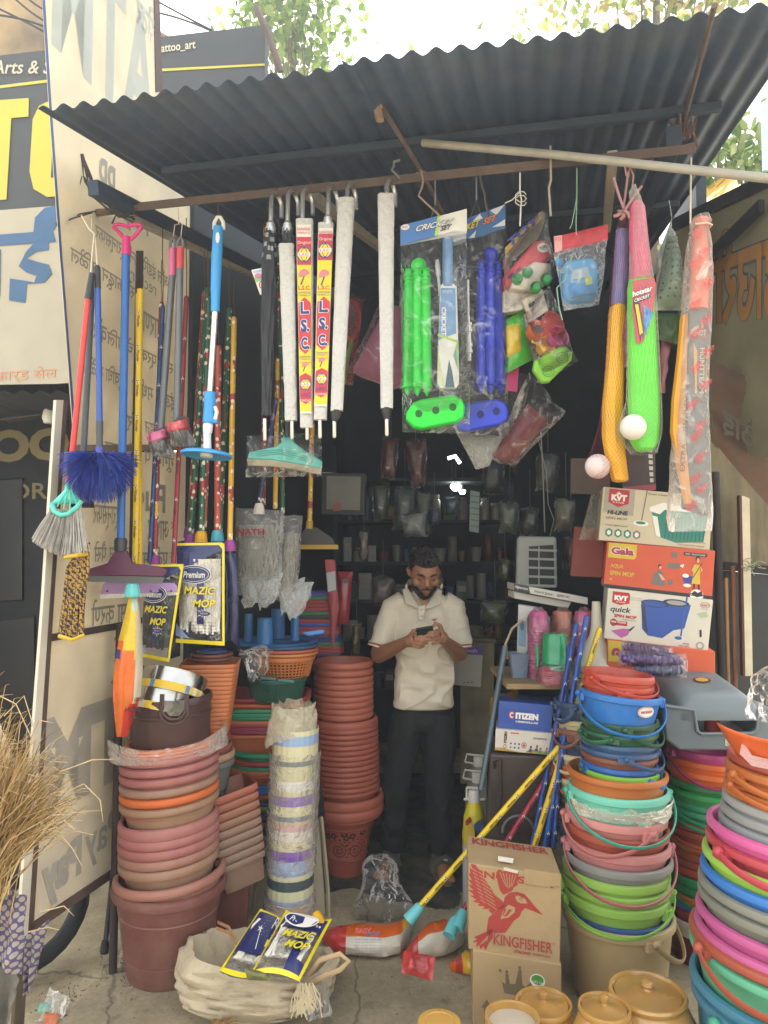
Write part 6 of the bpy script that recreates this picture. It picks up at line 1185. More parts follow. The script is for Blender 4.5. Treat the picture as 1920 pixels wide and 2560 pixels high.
#fluted bins
cs=['d9d3ab','9db4d4','9db4d4','d9d3ab','d9d3ab','d4cea6','7c8285','cfc9a2','cfc9a2','cdc7a0','d9d6cf','d9d6cf','cfc8a4','8d6fb4','8d6fb4','d2cca6','d2cca6','7a8488','cbb196','d3a8aa','dad3c6','dad3c6','d2caa6','d2caa6','8a62b4','7a50ac','9fb2cc','9fb2cc','9fb2cc','d4d0aa','4f5a5c','4f5a5c','d9d6b0','d9d6b0','9aaac4','c4a888','c4a888']
nmc={'d9d3ab':'cream','9db4d4':'light blue','d4cea6':'pale cream','7c8285':'grey','cfc9a2':'dull cream','cdc7a0':'buff cream','d9d6cf':'white','cfc8a4':'beige cream','8d6fb4':'lilac','d2cca6':'cream','7a8488':'slate grey','cbb196':'peach','d3a8aa':'pink','dad3c6':'off white','d2caa6':'cream','8a62b4':'violet','7a50ac':'purple','9fb2cc':'pale blue','d4d0aa':'cream','4f5a5c':'charcoal','d9d6b0':'ivory','9aaac4':'blue grey','c4a888':'tan'}
N_=len(cs);d=3.38
for i,c_ in enumerate(cs):
 y=1832+i*12.55;x=lerp(740,724,i/(N_-1));Rr=S(112,d)/2;z=rim_z(x,y,d,Rr);c=Vector((P(x,y,d).x,d,z));n=88;hh=.1;lip=S(12,d);b=MB();vs=[];prof=[(1,.002),(1.0,-lip*.5),(.985,-lip),(.9,-hh)]
 for r_,zz in prof:
  for j in range(n):a=2*math.pi*j/n;q=Rr*r_*(1+.016*math.cos(22*a)*(1 if zz<-.001 else.35));vs.append(c+Vector((q*math.cos(a),q*math.sin(a),zz)))
 for j in range(n):a=2*math.pi*j/n;vs.append(c+Vector((Rr*.96*math.cos(a),Rr*.96*math.sin(a),0)))
 fs=[(k*n+j,k*n+(j+1)%n,(k+1)*n+(j+1)%n,(k+1)*n+j)for k in range(3)for j in range(n)]+[(4*n+j,4*n+(j+1)%n,(j+1)%n,j)for j in range(n)]+[tuple(3*n+j for j in range(n))]
 b.add(vs,fs);wh=f'{ORD[i]} from the top' if i<18 else f'{ORD[N_-1-i]} from the bottom' if N_-1-i>0 else 'lowest of all'
 b.build('fluted_bin',mat(c_,.4,var=.05),label=f'{nmc[c_]} fluted bin, {wh} in the wrapped column',cat='bin',group='fluted bins in the wrapped column',org=(c.x,c.y,c.z-hh))
def film_band(lab,x0,y0,x1,y1,d,wpx,seed,m=None,rows=9,flare=.0):
 b=MB();vs=[];fs=[];n=64
 for j in range(rows+1):
  f=j/rows;x=lerp(x0,x1,f);y=lerp(y0,y1,f);Rr=S(wpx,d)/2*1.03;z=rim_z(x,y,d,Rr);c=Vector((P(x,y,d).x,d,z))
  for i in range(n):
   a=2*math.pi*i/n;nn=noise.noise(Vector((math.cos(a)*4,math.sin(a)*4,f*rows*.7+seed)));q=Rr+.008*nn+.005+(flare*max(0,nn)*(1-f));vs.append(c+Vector((q*math.cos(a),q*math.sin(a),.008*nn+(.02*nn if j in(0,rows)else 0))))
 for j in range(rows):
  for i in range(n):fs.append((j*n+i,j*n+(i+1)%n,(j+1)*n+(i+1)%n,(j+1)*n+i))
 b.add(vs,fs);return b.build('film_wrap',m or film('f0e8da',.02,.36,.14,18),label=lab,cat='film',group='film round the fluted bins')
film_band('upper clear film sleeve round the fluted bins',738,1892,733,2032,3.38,116,1);film_band('middle clear film sleeve round the fluted bins',732,2035,728,2120,3.38,116,5);film_band('lower clear film sleeve over the violet fluted bins',728,2122,726,2190,3.38,117,9);film_band('lowest film sleeve over the tan fluted bins',725,2262,724,2300,3.38,116,12)
b=MB();vs=[];fs=[];n=60;rows=12;x=735
for j in range(rows+1):
 f=j/rows;Rr=S(lerp(96,122,f)if f<.5 else lerp(109,112,f),3.38)/2;z=rim_z(x,lerp(1770,1840,f),3.38,Rr)
 for i in range(n):a=2*math.pi*i/n;nn=noise.noise(Vector((math.cos(a)*3.5,math.sin(a)*3.5,f*2.5)))+.5*noise.noise(Vector((math.cos(a)*9,math.sin(a)*9,f*5)));q=Rr*(1+.2*nn*(1-f))+(.03*max(0,math.cos(a-3.6))**3*f);vs.append(Vector((P(x,1800,3.38).x+q*math.cos(a),3.38+q*math.sin(a),z+.02*nn-(.05*max(0,math.cos(a-3.7))**4*f))))
for j in range(rows):
 for i in range(n):fs.append((j*n+i,j*n+(i+1)%n,(j+1)*n+(i+1)%n,(j+1)*n+i))
b.add(vs,fs);b.build('film_bag',film('cbbfa6',.5,.85,.3,10),label='crumpled tan plastic bag capping the column of fluted bins',cat='bag')
#cream chair the bins lean on
t=thing('plastic_chair','dirty cream plastic chair back leaning behind the column of fluted bins','chair',P(720,2290,3.5));m=mat('b9b096',.55,var=.2,dust=.35);pl=Pl(P(720,2290,3.56),(0,-1,.16))
b=MB();b.slab([(660,2040),(798,2040),(815,2300),(632,2300)],pl,.02);b.build('backrest',m,t,bevel=.004)
b=MB();b.slab([(655,1960),(672,1940),(790,1945),(806,1975),(812,2045),(650,2045)],pl,.025,off=.012);b.build('black_pad',mat('22252a',.8,bump=.5,bscale=150),t)
for a_ in([(646,1990),(642,2030),(636,2130),(622,2290)],[(803,2040),(812,2130),(820,2220),(822,2300)],[(632,2020),(630,2060),(618,2160),(620,2290)]):
 b=MB();b.tube([pl.at(x,y,.015)for x,y in a_],.014,8,sx=.6);b.build('side_rail',m,t)
b=MB();b.pillow(((905,2145),(985,2148),(1040,2292),(884,2296)),Pl(P(960,2290,3.5),(0,-1,.25)),.1,.05,nx=36,ny=36,cr=.022,fs_=6,seed=8,wob=16);b.build('film_bag',film('ffffff',.0,.2,.1,9,bump=1.0),label='empty clear plastic bag slumped on the dark mat before the man',cat='bag')
#RIGHT SIDE: CARTONS
class BoxFace:
 """front of a carton: u to the right, v downwards, both 0..1, on a bilinear quad"""
 def __init__(s,quad,pl):s.q=[pl.at(x,y)for x,y in quad];s.n=pl.n
 def at(s,u,v,off=0.0):return(s.q[0]*(1-u)+s.q[1]*u)*(1-v)+(s.q[3]*(1-u)+s.q[2]*u)*v+s.n*off
def carton(lab,quad,d,yaw,depth,col,group=None,name='carton',edge=None,extra=None):
 pl=front(d,yaw,(quad[0][0]+quad[1][0])/2);t=thing(name,lab,'carton',pl.at((quad[2][0]+quad[3][0])/2,(quad[2][1]+quad[3][1])/2),group)
 b=MB();b.slab(quad,pl,depth);bx=b.build('box',mat(col,.6,var=.12,bump=.15,bscale=20,vscale=4,dust=.08),t,smooth=0,bevel=.003)
 return bx,BoxFace(quad,pl)
RED=mat('b3303a',.5);DK=mat('2b2b30',.5);CRM=mat('d8ceb8',.55);GRN=mat('2f7f72',.5)
def uvbox(u0,v0,u1,v1):return(u0,v0,u1,v1)
t,f=carton('cream mop carton with a teal ribbed bucket picture, top of the carton stack',((1508,1217),(1782,1240),(1774,1376),(1496,1350)),3.3,-13,.26,'cabfa4','spin mop cartons')
b=MB();b.poly([(.02,0),(.3,.0),(.3,.5),(.02,.46)],f,8,.0006);b.poly([(.06,.02),(.25,.03),(.25,.28),(.155,.36),(.06,.27)],f,0);b.text('KVT',(.085,.12,.23,.24),f,1,.0016,bold=.07);b.text('STAR',(.1,.255,.21,.285),f,1,.0016);b.poly([(.15,.06),(.16,.09),(.18,.09),(.165,.105),(.17,.13),(.15,.115),(.135,.13),(.14,.105),(.125,.09),(.145,.09)],f,1,.0016)
b.text('HI-LINE',(.06,.42,.25,.5),f,2,.0016,shear=.1,bold=.05);b.text('SPIN MOP',(.05,.545,.25,.59),f,3,.0016,bold=.02);b.text('STURDY RIBBED BUCKET',(.05,.69,.26,.715),f,2,.0016)
for k in range(4):cu=.09+.085*k;b.poly([(cu+.038*math.cos(a*1.047+.52),.84+.085*math.sin(a*1.047+.52))for a in range(6)],f,4 if k!=3 else 3,.0012);b.poly([(cu+.02*math.cos(a*1.047),.84+.05*math.sin(a*1.047))for a in range(6)],f,1,.0018)
b.poly([(.405,.0),(.415,.0),(.385,.56),(.375,.56)],f,3,.0014);b.ell(.375,.62,.07,.05,f,1,.0013);b.ell(.372,.61,.045,.028,f,4,.0018)
b.poly([(.46,.33),(.56,.22),(.98,.3),(.97,.4),(.94,.86),(.7,.92),(.52,.82)],f,4,.0012);b.poly([(.44,.31),(.56,.2),(.98,.28),(.985,.34),(.58,.33),(.54,.42),(.45,.38)],f,1,.0018);b.poly([(.47,.45),(.52,.47),(.56,.84),(.52,.82)],f,1,.0018)
for k in range(11):u=.6+.034*k;b.poly([(u,.42),(u+.008,.42),(u+.002,.85),(u-.006,.85)],f,5,.0018)
b.text('Total Cleaning',(.42,.04,.64,.09),f,2,.0016,shear=.2);b.text('Durable Floor Cleaning Mop',(.72,.86,.96,.9),f,6,.0018,shear=.2);b.text('PUSH & ROTATE HANDLE',(.72,.93,.95,.955),f,2,.0018)
b.build('printed_design',[RED,WHITE,DK,mat('7d7a72',.5),GRN,mat('225f58',.5),mat('8d4a44',.5),CRM,mat('a9a193',.6)],t,smooth=0)
t,f=carton('orange mop carton with two cleaning figures, second in the carton stack',((1518,1354),(1788,1377),(1780,1499),(1508,1467)),3.28,-14,.27,'c9573a','spin mop cartons')
b=MB();b.poly([(0,.93),(1,.93),(1,1),(0,1)],f,1,.0012);b.poly([(.02,.02),(.285,.02),(.285,.3),(.265,.34),(.02,.34)],f,2);b.text('Gala',(.04,.09,.265,.27),f,3,.0016,bold=.09);b.text('Gala',(.045,.1,.26,.26),f,4,.0022,bold=.05)
b.text('AQUA',(.05,.47,.175,.57),f,2,.0016,bold=.03);b.text('SPIN MOP',(.05,.62,.28,.72),f,2,.0016,bold=.03);b.poly([(.065,.78),(.07,.8),(.08,.8),(.072,.815),(.075,.84),(.065,.825),(.055,.84),(.058,.815),(.05,.8),(.06,.8)],f,2,.0016)
b.poly([(.72,.08),(.93,.08),(.93,.15),(.72,.15)],f,1,.0012);b.text('MAGIC + DISASTER CLEANER',(.735,.098,.915,.132),f,3,.0018)
b.poly([(.44,.82),(.46,.6),(.5,.5),(.54,.55),(.57,.8),(.56,.84)],f,5,.0012);b.ell(.51,.43,.016,.05,f,1,.0016);b.ell(.515,.45,.012,.035,f,6,.002);b.poly([(.5,.58),(.54,.72),(.57,.7),(.53,.6)],f,6,.0018);b.poly([(.59,.68),(.64,.68),(.63,.8),(.6,.8)],f,5,.0012)
b.poly([(.58,.34),(.69,.32),(.69,.44),(.58,.46)],f,5,.0012);b.poly([(.61,.1),(.66,.1),(.66,.22),(.61,.22)],f,5,.0012);b.poly([(.69,.37),(.73,.33),(.72,.42)],f,3,.0012)
b.poly([(.82,.32),(.87,.32),(.885,.72),(.81,.72)],f,2,.0014);b.ell(.85,.2,.02,.07,f,1,.0014);b.ell(.853,.23,.013,.05,f,6,.002);b.poly([(.825,.32),(.8,.45),(.83,.5),(.835,.46),(.815,.45)],f,6,.0018);b.poly([(.87,.32),(.9,.42),(.87,.5),(.885,.42)],f,6,.0018)
b.poly([(.825,.72),(.84,.72),(.838,.83),(.825,.83)],f,1,.0014);b.poly([(.865,.72),(.88,.72),(.885,.83),(.87,.83)],f,1,.0014);b.poly([(.885,.28),(.89,.29),(.82,.6),(.815,.59)],f,1,.0022)
b.poly([(.72,.57),(.82,.57),(.8,.72),(.74,.72)],f,7,.0014);b.ell(.75,.57,.03,.04,f,3,.0018);b.ell(.77,.77,.035,.035,f,3,.0014)
b.ell(.86,.95,.06,.12,f,3,.0016);b.poly([(.81,.93),(.84,.86),(.87,.9),(.9,.85),(.92,.95),(.86,.99)],f,1,.002);b.text('Cleans',(.8,.91,.87,.97),f,1,.0024,bold=.05)
b.build('printed_design',[RED,DK,mat('cdb23a',.5),WHITE,mat('a3345a',.5),mat('6f6d6a',.5),mat('d9a58a',.5),mat('3a3f96',.5)],t,smooth=0)
t,f=carton('white mop carton with a deep blue bucket picture, third in the carton stack',((1520,1470),(1783,1500),(1770,1627),(1510,1596)),3.26,-13,.27,'cfcabb','spin mop cartons')
b=MB();b.poly([(.05,.05),(.21,.05),(.22,.1),(.22,.26),(.13,.31),(.05,.27)],f,0);b.text('KVT',(.07,.12,.2,.22),f,1,.0016,bold=.07);b.text('STAR',(.09,.235,.18,.265),f,1,.0016);b.text('quick',(.04,.34,.24,.48),f,2,.0016,shear=.15,bold=.02);b.text('SPIN MOP',(.08,.49,.3,.555),f,0,.0016,bold=.04);b.text('PLASTIC BOWL',(.17,.575,.3,.6),f,2,.0016)
b.ell(.08,.66,.035,.075,f,0);b.poly([(.09,.62),(.215,.62),(.215,.71),(.09,.71)],f,0);b.text('FREE WORTH',(.06,.63,.2,.665),f,1,.0018,bold=.02)
b.poly([(.06,.83),(.18,.76),(.25,.76),(.23,.88),(.17,.95)],f,4,.0012);b.poly([(.23,.78),(.28,.69),(.29,.7),(.25,.8)],f,2,.0014)
b.poly([(.33,.17),(.46,.13),(.8,.15),(.76,.62),(.66,.68),(.56,.86),(.42,.84),(.36,.72)],f,5,.0012);b.ell(.46,.2,.13,.075,f,7,.0018);b.ell(.46,.205,.11,.055,f,5,.0022);b.ell(.66,.14,.125,.07,f,7,.0018);b.ell(.66,.14,.09,.045,f,8,.0022);b.poly([(.33,.25),(.37,.28),(.42,.8),(.38,.76)],f,7,.0018)
b.poly([(.75,.0),(.765,.0),(.74,.78),(.725,.78)],f,6,.002);b.ell(.715,.84,.055,.06,f,9,.0022);b.ell(.71,.82,.035,.035,f,6,.0026);b.text('MICROFIBRE',(.22,.13,.34,.15),f,8,.0014);b.text('WITH WRINGER',(.22,.17,.36,.19),f,8,.0014)
b.ell(.93,.12,.045,.055,f,0,.0012,ring=.86);b.text('360°',(.9,.1,.96,.145),f,0,.0014,bold=.02);b.text('SPIN MOP',(.9,.19,.96,.205),f,2,.0014);b.text('EXTRA',(.76,.9,.82,.93),f,2,.0014,bold=.02);b.text('FREE REFILL',(.72,.95,.83,.98),f,0,.0014,bold=.02);b.ell(.92,.92,.04,.08,f,8,.0012,ring=.55);b.poly([(.9,.62),(.92,.6),(.93,.74),(.91,.76)],f,2,.0012);b.poly([(.86,.3),(.95,.24),(.97,.34),(.9,.38)],f,10,.001)
b.build('printed_design',[RED,WHITE,DK,CRM,mat('b45a9a',.5),mat('2c4f9c',.45),mat('2f5a9a',.4),mat('2a3350',.45),mat('9a9890',.5),mat('cfcdc6',.6),mat('aab88f',.5)],t,smooth=0)
t,f=carton('orange mop carton half hidden behind purple packets, bottom of the carton stack',((1518,1598),(1788,1629),(1788,1720),(1518,1720)),3.24,-14,.27,'cf5c38','spin mop cartons')
b=MB();b.poly([(.01,.02),(.25,.02),(.25,.45),(.01,.45)],f,0);b.text('Gala',(.04,.16,.24,.38),f,1,.0016,bold=.08);b.ell(.72,.34,.02,.08,f,2);b.ell(.722,.36,.014,.05,f,3,.0014);b.build('printed_design',[mat('cdb23a',.5),mat('a3345a',.5),DK,mat('d9a58a',.5)],t,smooth=0)
t,f=carton('dark red hanging card with film strip windows behind the lime bat',((1530,1110),(1638,1120),(1640,1225),(1560,1232)),3.5,0,.04,'3a2a28',name='packet')
b=MB();b.poly([(0,.88),(1,.86),(1,1),(0,1)],f,0);b.text('MUSIC',(.02,.1,.22,.2),f,2,.0014);b.text('SMART',(.02,.3,.22,.38),f,2,.0014)
for k in range(6):b.poly([(.83,.02+k*.14),(.93,.02+k*.14),(.93,.11+k*.14),(.83,.11+k*.14)],f,1)
b.build('printed_design',[mat('8f2f35',.5),mat('b9b6ac',.5),mat('8d8a80',.5)],t,smooth=0)
t,f=carton('plain brown card flap beside the yellow bat, above the white cooler',((1427,1146),(1526,1146),(1524,1236),(1426,1234)),3.7,-12,.05,'5b4c40',name='carton')
t,f=carton('red brown carton standing behind the mop carton stack',((1436,1316),(1512,1320),(1506,1444),(1426,1440)),3.55,-13,.2,'7d3528',name='carton')
b=MB();b.pillow(((1478,1235),(1512,1235),(1506,1350),(1448,1350)),front(3.45,0,1480),.03,cr=.008,seed=3);b.build('film_bag',film('b9b6a6',.1,.45,.16,16),label='clear bag of greenish cloth beside the top mop carton',cat='bag')
t=thing('air_cooler','white plastic air cooler with louvred front in the dim shop, right of the man','cooler',P(1330,1470,4.0));pl=front(4.0,-14,1330);m=mat('9fa3a0',.5,var=.1)
b=MB();b.slab([(1292,1344),(1300,1340),(1390,1342),(1392,1470),(1288,1470)],pl,.16);b.build('body',m,t,bevel=.012)
b=MB();b.slab([(1322,1366),(1384,1362),(1386,1466),(1322,1466)],pl,.004,off=.003);b.build('louvre_panel',mat('23282b',.6),t,smooth=0)
for k in range(5):b=MB();y=1372+k*22;b.slab([(1318,y),(1392,y+2),(1392,y+8),(1318,y+5)],pl,.012,off=.014);b.build('louvre',m,t,smooth=0)
b=MB();b.slab([(1346,1366),(1349,1366),(1349,1466),(1346,1466)],pl,.008,off=.01);b.build('louvre_bar',m,t,smooth=0)
t=thing('shelf_board','worn brown board shelf on a slanting grey pipe, holding pink tubs','shelf',P(1340,1720,3.45))
sf=[G(1246,1695,P(1300,1700,3.3).z),P(1440,1735,3.2),P(1560,1720,3.6),P(1290,1660,3.9)];zz=P(1330,1712,3.25).z
b=MB();b.box((P(1380,1700,3.5).x,3.52,zz-.012),(.5,.5,.024));b.build('board',mat('8a7350',.8,var=.35,vscale=12,stretch=(1,8,8),dust=.2),t,bevel=.003)
b=MB();b.tube([P(1263,1615,3.42),P(1202,1975,3.3)],.013,10);b.build('pipe_leg',mat('54646c',.5,.3),t)
zs=zz+.001
def on_shelf(px,d):v=P(px,1700,d);return Vector((v.x,d,zs))
t,f=carton('flat white game box with black end lying on the shelf goods',((1285,1459),(1470,1494),(1470,1512),(1285,1476)),3.5,0,.2,'bdbcb4',name='game_box')
b=MB();b.poly([(0,0),(.2,0),(.22,1),(0,1)],f,0);b.text('Afghanistan',(.01,.2,.19,.7),f,1,.0016,shear=.2);b.text('board game',(.28,.3,.52,.8),f,2,.0016);b.text('game set',(.58,.25,.75,.75),f,2,.0016);b.build('printed_design',[mat('1f2836',.5),WHITE,DK],t,smooth=0)
b=MB();b.slab([(1285,1478),(1430,1505),(1420,1522),(1285,1496)],front(3.55,0,1350),.18);b.build('foam_slab',mat('bdbcb6',.8),label='white foam slab under the flat game box',cat='slab',bevel=.006)
t,f=carton('white small box with a blue bottle picture standing on the shelf left end',((1296,1512),(1346,1520),(1342,1640),(1292,1632)),3.48,-10,.08,'b5b8b4',name='carton')
b=MB();b.poly([(.04,.3),(.4,.32),(.42,.85),(.06,.85)],f,0);b.ell(.22,.42,.1,.1,f,1,.0014);b.text('dino',(.55,.1,.95,.17),f,2,.0014);b.poly([(.6,.3),(.9,.3),(.86,.34),(.64,.34)],f,1,.0014);b.build('printed_design',[mat('6f93b0',.5),mat('46637a',.5),mat('6a3a40',.5)],t,smooth=0)
t=thing('jug_box','clear blue plastic measuring box beside the blue bottle carton','box',on_shelf(1300,3.45));b=MB();c=on_shelf(1297,3.45);b.lathe([(0,0),(.035,0),(.045,.1),(.05,.11),(.044,.11),(.035,.01)],24,M=Matrix.Translation(c),sq=6);b.build('body',mat('6f7d92',.25,var=.1),t)
b=MB();b.tube([c+Vector((-.05,0,.08)),c+Vector((-.06,0,.15)),c+Vector((-.03,0,.22)),c+Vector((.02,0,.26))],.006,6);b.build('handle',mat('a08a70',.6),t)
def tub_stack(lab,px,d,y0,wpx,n,col,flip=True,pitch=.012,wrap=True,h=.09):
 t=thing('tub_bundle',lab,'tubs',on_shelf(px,d));Rr=S(wpx,d)/2;ztop=P(px,y0,d-Rr).z;m=mat(col,.45)
 c=on_shelf(px,d);H=ztop-zs;k=max(2,n)
 for i in range(k):
  z=zs+(H-h)*i/(k-1);b=MB();b.lathe([(0,h),(Rr*.72,h),(Rr*.8,h-.006),(Rr*.9,.012),(Rr,.008),(Rr,0),(Rr*.95,0)],32,M=Matrix.Translation((c.x,c.y,z)));b.build('tub',m,t)
 if wrap:
  b=MB();vs=[];fs=[];n_=40;rows=12
  for j in range(rows+1):
   f_=j/rows
   for i in range(n_):a=2*math.pi*i/n_;nn=noise.noise(Vector((math.cos(a)*4,math.sin(a)*4,f_*6+px)));q=Rr*(1.06 if f_<.85 else lerp(1.06,.25,(f_-.85)/.15))+.009*nn;vs.append(Vector((c.x+q*math.cos(a),c.y+q*math.sin(a),zs+(H+.02)*f_)))
  for j in range(rows):
   for i in range(n_):fs.append((j*n_+i,j*n_+(i+1)%n_,(j+1)*n_+(i+1)%n_,(j+1)*n_+i))
  b.add(vs,fs);b.build('film_wrap',film('f2dfe4',.04,.4,.15,20),t)
 return t
tub_stack('tall bundle of magenta tubs in film at the left of the board shelf',1348,3.42,1530,52,16,'b2447c')
tub_stack('bundle of peach pink tubs in film behind the green mug',1408,3.55,1530,58,12,'c47a63')
tub_stack('bundle of rose pink tubs in film beside the white funnels',1462,3.5,1530,54,12,'bd5480')
tub_stack('low bundle of raspberry tubs in film under the green mug',1385,3.3,1668,82,6,'a8455c',h=.03)
t=thing('green_mug','shiny green plastic mug turned upside down on wrapped tubs','mug',P(1385,1672,3.3));d=3.3;c=Vector((P(1388,1660,d).x,d,P(1388,1664,d).z));Rr=S(33,d);hh=P(1388,1582,d).z-c.z
b=MB();b.lathe([(Rr*1.12,-.03),(Rr*1.1,-.02),(Rr*1.12,-.012),(Rr*1.08,-.004),(Rr*1.02,0),(Rr*.96,hh*.55),(Rr*.88,hh*.9),(Rr*.78,hh*.99),(0,hh)],36,M=Matrix.Translation(c));b.build('body',mat('1f8a5a',.25,coat=.3),t)
b=MB();b.tube([c+Vector((-Rr*1.0,-.01,.01)),c+Vector((-Rr*1.35,-.01,.0)),c+Vector((-Rr*1.38,-.01,hh*.65))],.008,8);b.build('handle',mat('1f8a5a',.3),t)
t=thing('white_funnel','stack of white plastic funnels behind the leaning poles','funnel',on_shelf(1492,3.35));d=3.4;c=P(1492,1610,d)
b=MB();b.lathe([(S(10,d),S(105,d)),(S(14,d),S(40,d)),(S(18,d),S(20,d)),(S(58,d),-S(45,d)),(S(60,d),-S(50,d)),(S(56,d),-S(50,d))],32,M=Matrix.Translation(c));b.build('cone',mat('cfcab6',.5),t)
for k in range(4):b=MB();b.lathe([(S(56,d),-S(50+k*16,d)),(S(62,d),-S(52+k*16,d)),(S(60,d),-S(62+k*16,d)),(S(54,d),-S(60+k*16,d))],32,M=Matrix.Translation(c));b.build('rim',mat('c4bfab',.5),t)
for i,(q,d,col,lab)in enumerate(((((1562,1606),(1675,1622),(1672,1650),(1556,1636)),3.1,'5d2466','upper purple ridged brush packet in film on the mop cartons'),(((1556,1632),(1706,1638),(1704,1668),(1550,1662)),3.05,'4f2a78','lower purple ridged brush packet in film on the mop cartons'),(((1590,1662),(1710,1655),(1706,1690),(1586,1690)),3.05,'35457a','blue ridged packet in film below the purple ones'))):
 pl=front(d,0,1630);t=thing('brush_packet',lab,'packet',pl.at(1630,q[2][1]),'ridged packets on the mop cartons')
 (x0,y0),(x1,y1),(x2,y2),(x3,y3)=q;a=pl.at((x0+x3)/2,(y0+y3)/2);e=pl.at((x1+x2)/2,(y1+y2)/2);n=60;b=MB()
 b.tube([a.lerp(e,k/n)for k in range(n+1)],[.024*(1+.16*math.sin(k*1.25))*(1-.5*(abs(2*k/n-1)**8))for k in range(n+1)],16);b.build('ridged_roll',mat(col,.3,coat=.4),t)
 b=MB();b.pillow(((x0-8,y0-6),(x1+10,y1-4),(x2+12,y2+4),(x3-6,y3+4)),pl,.035,cr=.006,seed=i+3);b.build('film_wrap',film('efe6f2',.03,.34,.12,24),t)
t,f=carton('blue umbrella carton with white lettering, resting on the white carton',((1247,1752),(1382,1764),(1379,1833),(1244,1821)),3.3,-10,.2,'2d51a0')
b=MB();b.ell(.255,.47,.055,.14,f,0);b.ell(.255,.47,.04,.1,f,1,.0014);b.poly([(.255,.42),(.32,.42),(.32,.52),(.255,.52)],f,2,.0018);b.ell(.25,.47,.018,.05,f,0,.0022);b.text('ITIZEN',(.325,.36,.745,.59),f,1,.0016,bold=.07);b.text('UMBRELLAS',(.33,.65,.745,.72),f,1,.0016,bold=.03);b.build('printed_design',[mat('c4323a',.5),WHITE,mat('2d51a0',.5)],t,smooth=0)
t,f=carton('white umbrella carton with small figures and marks, under the blue one',((1239,1822),(1381,1834),(1371,1888),(1237,1875)),3.28,-10,.2,'cfc8bd')
b=MB();b.text('ITIZEN',[(.16,.62),(.16,.08),(.21,.08),(.21,.62)],f,0,.0016,bold=.06);b.ell(.185,.78,.03,.1,f,1,.0014,ring=.7);b.poly([(.27,.1),(.42,.1),(.42,.16),(.27,.16)],f,2);b.text('2103 SARTIN (4)',(.68,.24,.92,.36),f,0,.0016,bold=.02);b.ell(.53,.65,.045,.14,f,1,.0014,ring=.75);b.ell(.53,.66,.02,.06,f,1)
for k in range(3):b.ell(.29+.075*k,.62,.018,.05,f,3);b.ell(.29+.075*k,.8,.018,.05,f,3 if k else 4)
b.poly([(.58,.9),(.7,.8),(.92,.85),(.95,.98),(.58,.98)],f,5)
for cu,cv,m in((.66,.72,0),(.77,.66,0),(.84,.76,6),(.95,.74,2)):b.ell(cu,cv,.02,.08,f,m,.0016);b.ell(cu+.004,cv+.03,.013,.05,f,7,.002);b.poly([(cu-.025,cv+.08),(cu+.02,cv+.07),(cu+.035,cv+.22),(cu-.04,cv+.22)],f,6 if m==0 else 4,.0013)
b.poly([(0,.88),(.12,.85),(.5,1),(0,1)],f,5);b.build('printed_design',[DK,mat('a8323a',.5),mat('b5544f',.5),mat('4d5a8c',.5),mat('4f8a70',.5),mat('a88a4a',.5),mat('33507a',.5),mat('b98268',.5)],t,smooth=0)
b=MB();b.pillow(((1225,1745),(1290,1722),(1300,1790),(1222,1800)),front(3.45,0,1260),.09,cr=.02,seed=4,wob=6);b.build('amber_bag',mat('8d6a2c',.35,coat=.4,trans=.3),label='amber plastic bag bulging behind the blue umbrella carton',cat='bag')
t=thing('storage_bin','dark brown ribbed plastic bin under the umbrella cartons','bin',P(1300,2085,3.25));pl=front(3.3,-10,1300)
b=MB();b.slab([(1218,1880),(1388,1886),(1384,2150),(1212,2140)],pl,.3);b.build('body',mat('39302d',.4,var=.15),t,bevel=.02)
b=MB();b.tube([pl.at(1256,2080,.004)]+[pl.at(1296+40*math.cos(math.pi-k*math.pi/10),2080-42*math.sin(k*math.pi/10),.006)for k in range(11)]+[pl.at(1336,2080,.004)],.006,8);b.build('handle_rim',mat('6d6a66',.4),t)
b=MB();b.tube([pl.at(1236,1925,-.01),pl.at(1238,1905,.006),pl.at(1250,1898,.006),pl.at(1252,1990,.006),pl.at(1240,2060,.006)],.009,8);b.build('rib',mat('39302d',.35),t)
t=thing('phenyl_can','yellow five litre can with white handle cap and a rainbow label','can',G(1184,2140));d=3.6;c=Vector((P(1186,2100,d).x,d,0));Rr=S(29,d);zt=P(1186,1998,d).z
b=MB();b.lathe([(0,0),(Rr,0),(Rr,zt*.62),(Rr*1.03,zt*.64),(Rr*1.03,zt*.7),(Rr*.98,zt*.72),(Rr*.9,zt*.84),(Rr*.6,zt*.95),(Rr*.4,zt),(0,zt)],28,M=Matrix.Translation(c));b.build('body',mat('c9bb22',.35),t)
b=MB();b.lathe([(Rr*1.012,zt*.02),(Rr*1.014,zt*.6)],28,M=Matrix.Translation(c));b.m=[0]*len(b.f);pl=Pl(Vector((c.x,d-Rr*1.05,0)),(0,-1,0));b.poly([(1164,2060),(1176,2052),(1200,2100),(1196,2130),(1164,2110)],pl,1);b.poly([(1185,2060),(1206,2045),(1210,2130),(1190,2120)],pl,2);b.ell(1168,2056,5,8,pl,3,.0016);b.ell(1174,2050,5,8,pl,3,.0016);b.build('label',[mat('a9b0b4',.45),mat('c0a23a',.5),mat('3a4f74',.5),mat('a33a38',.5)],t)
b=MB();q=c+Vector((0,0,zt));b.lathe([(.028,-.01),(.028,.03),(.022,.045),(0,.045)],18,M=Matrix.Translation(q));b.tube([q+Vector((-.05,0,0)),q+Vector((.05,0,0))],.006,6);b.tube([q+Vector((-.035,0,0)),q+Vector((-.035,0,.055)),q+Vector((.05,0,.05))],.006,6);b.build('handle_cap',mat('c9c7be',.5),t)
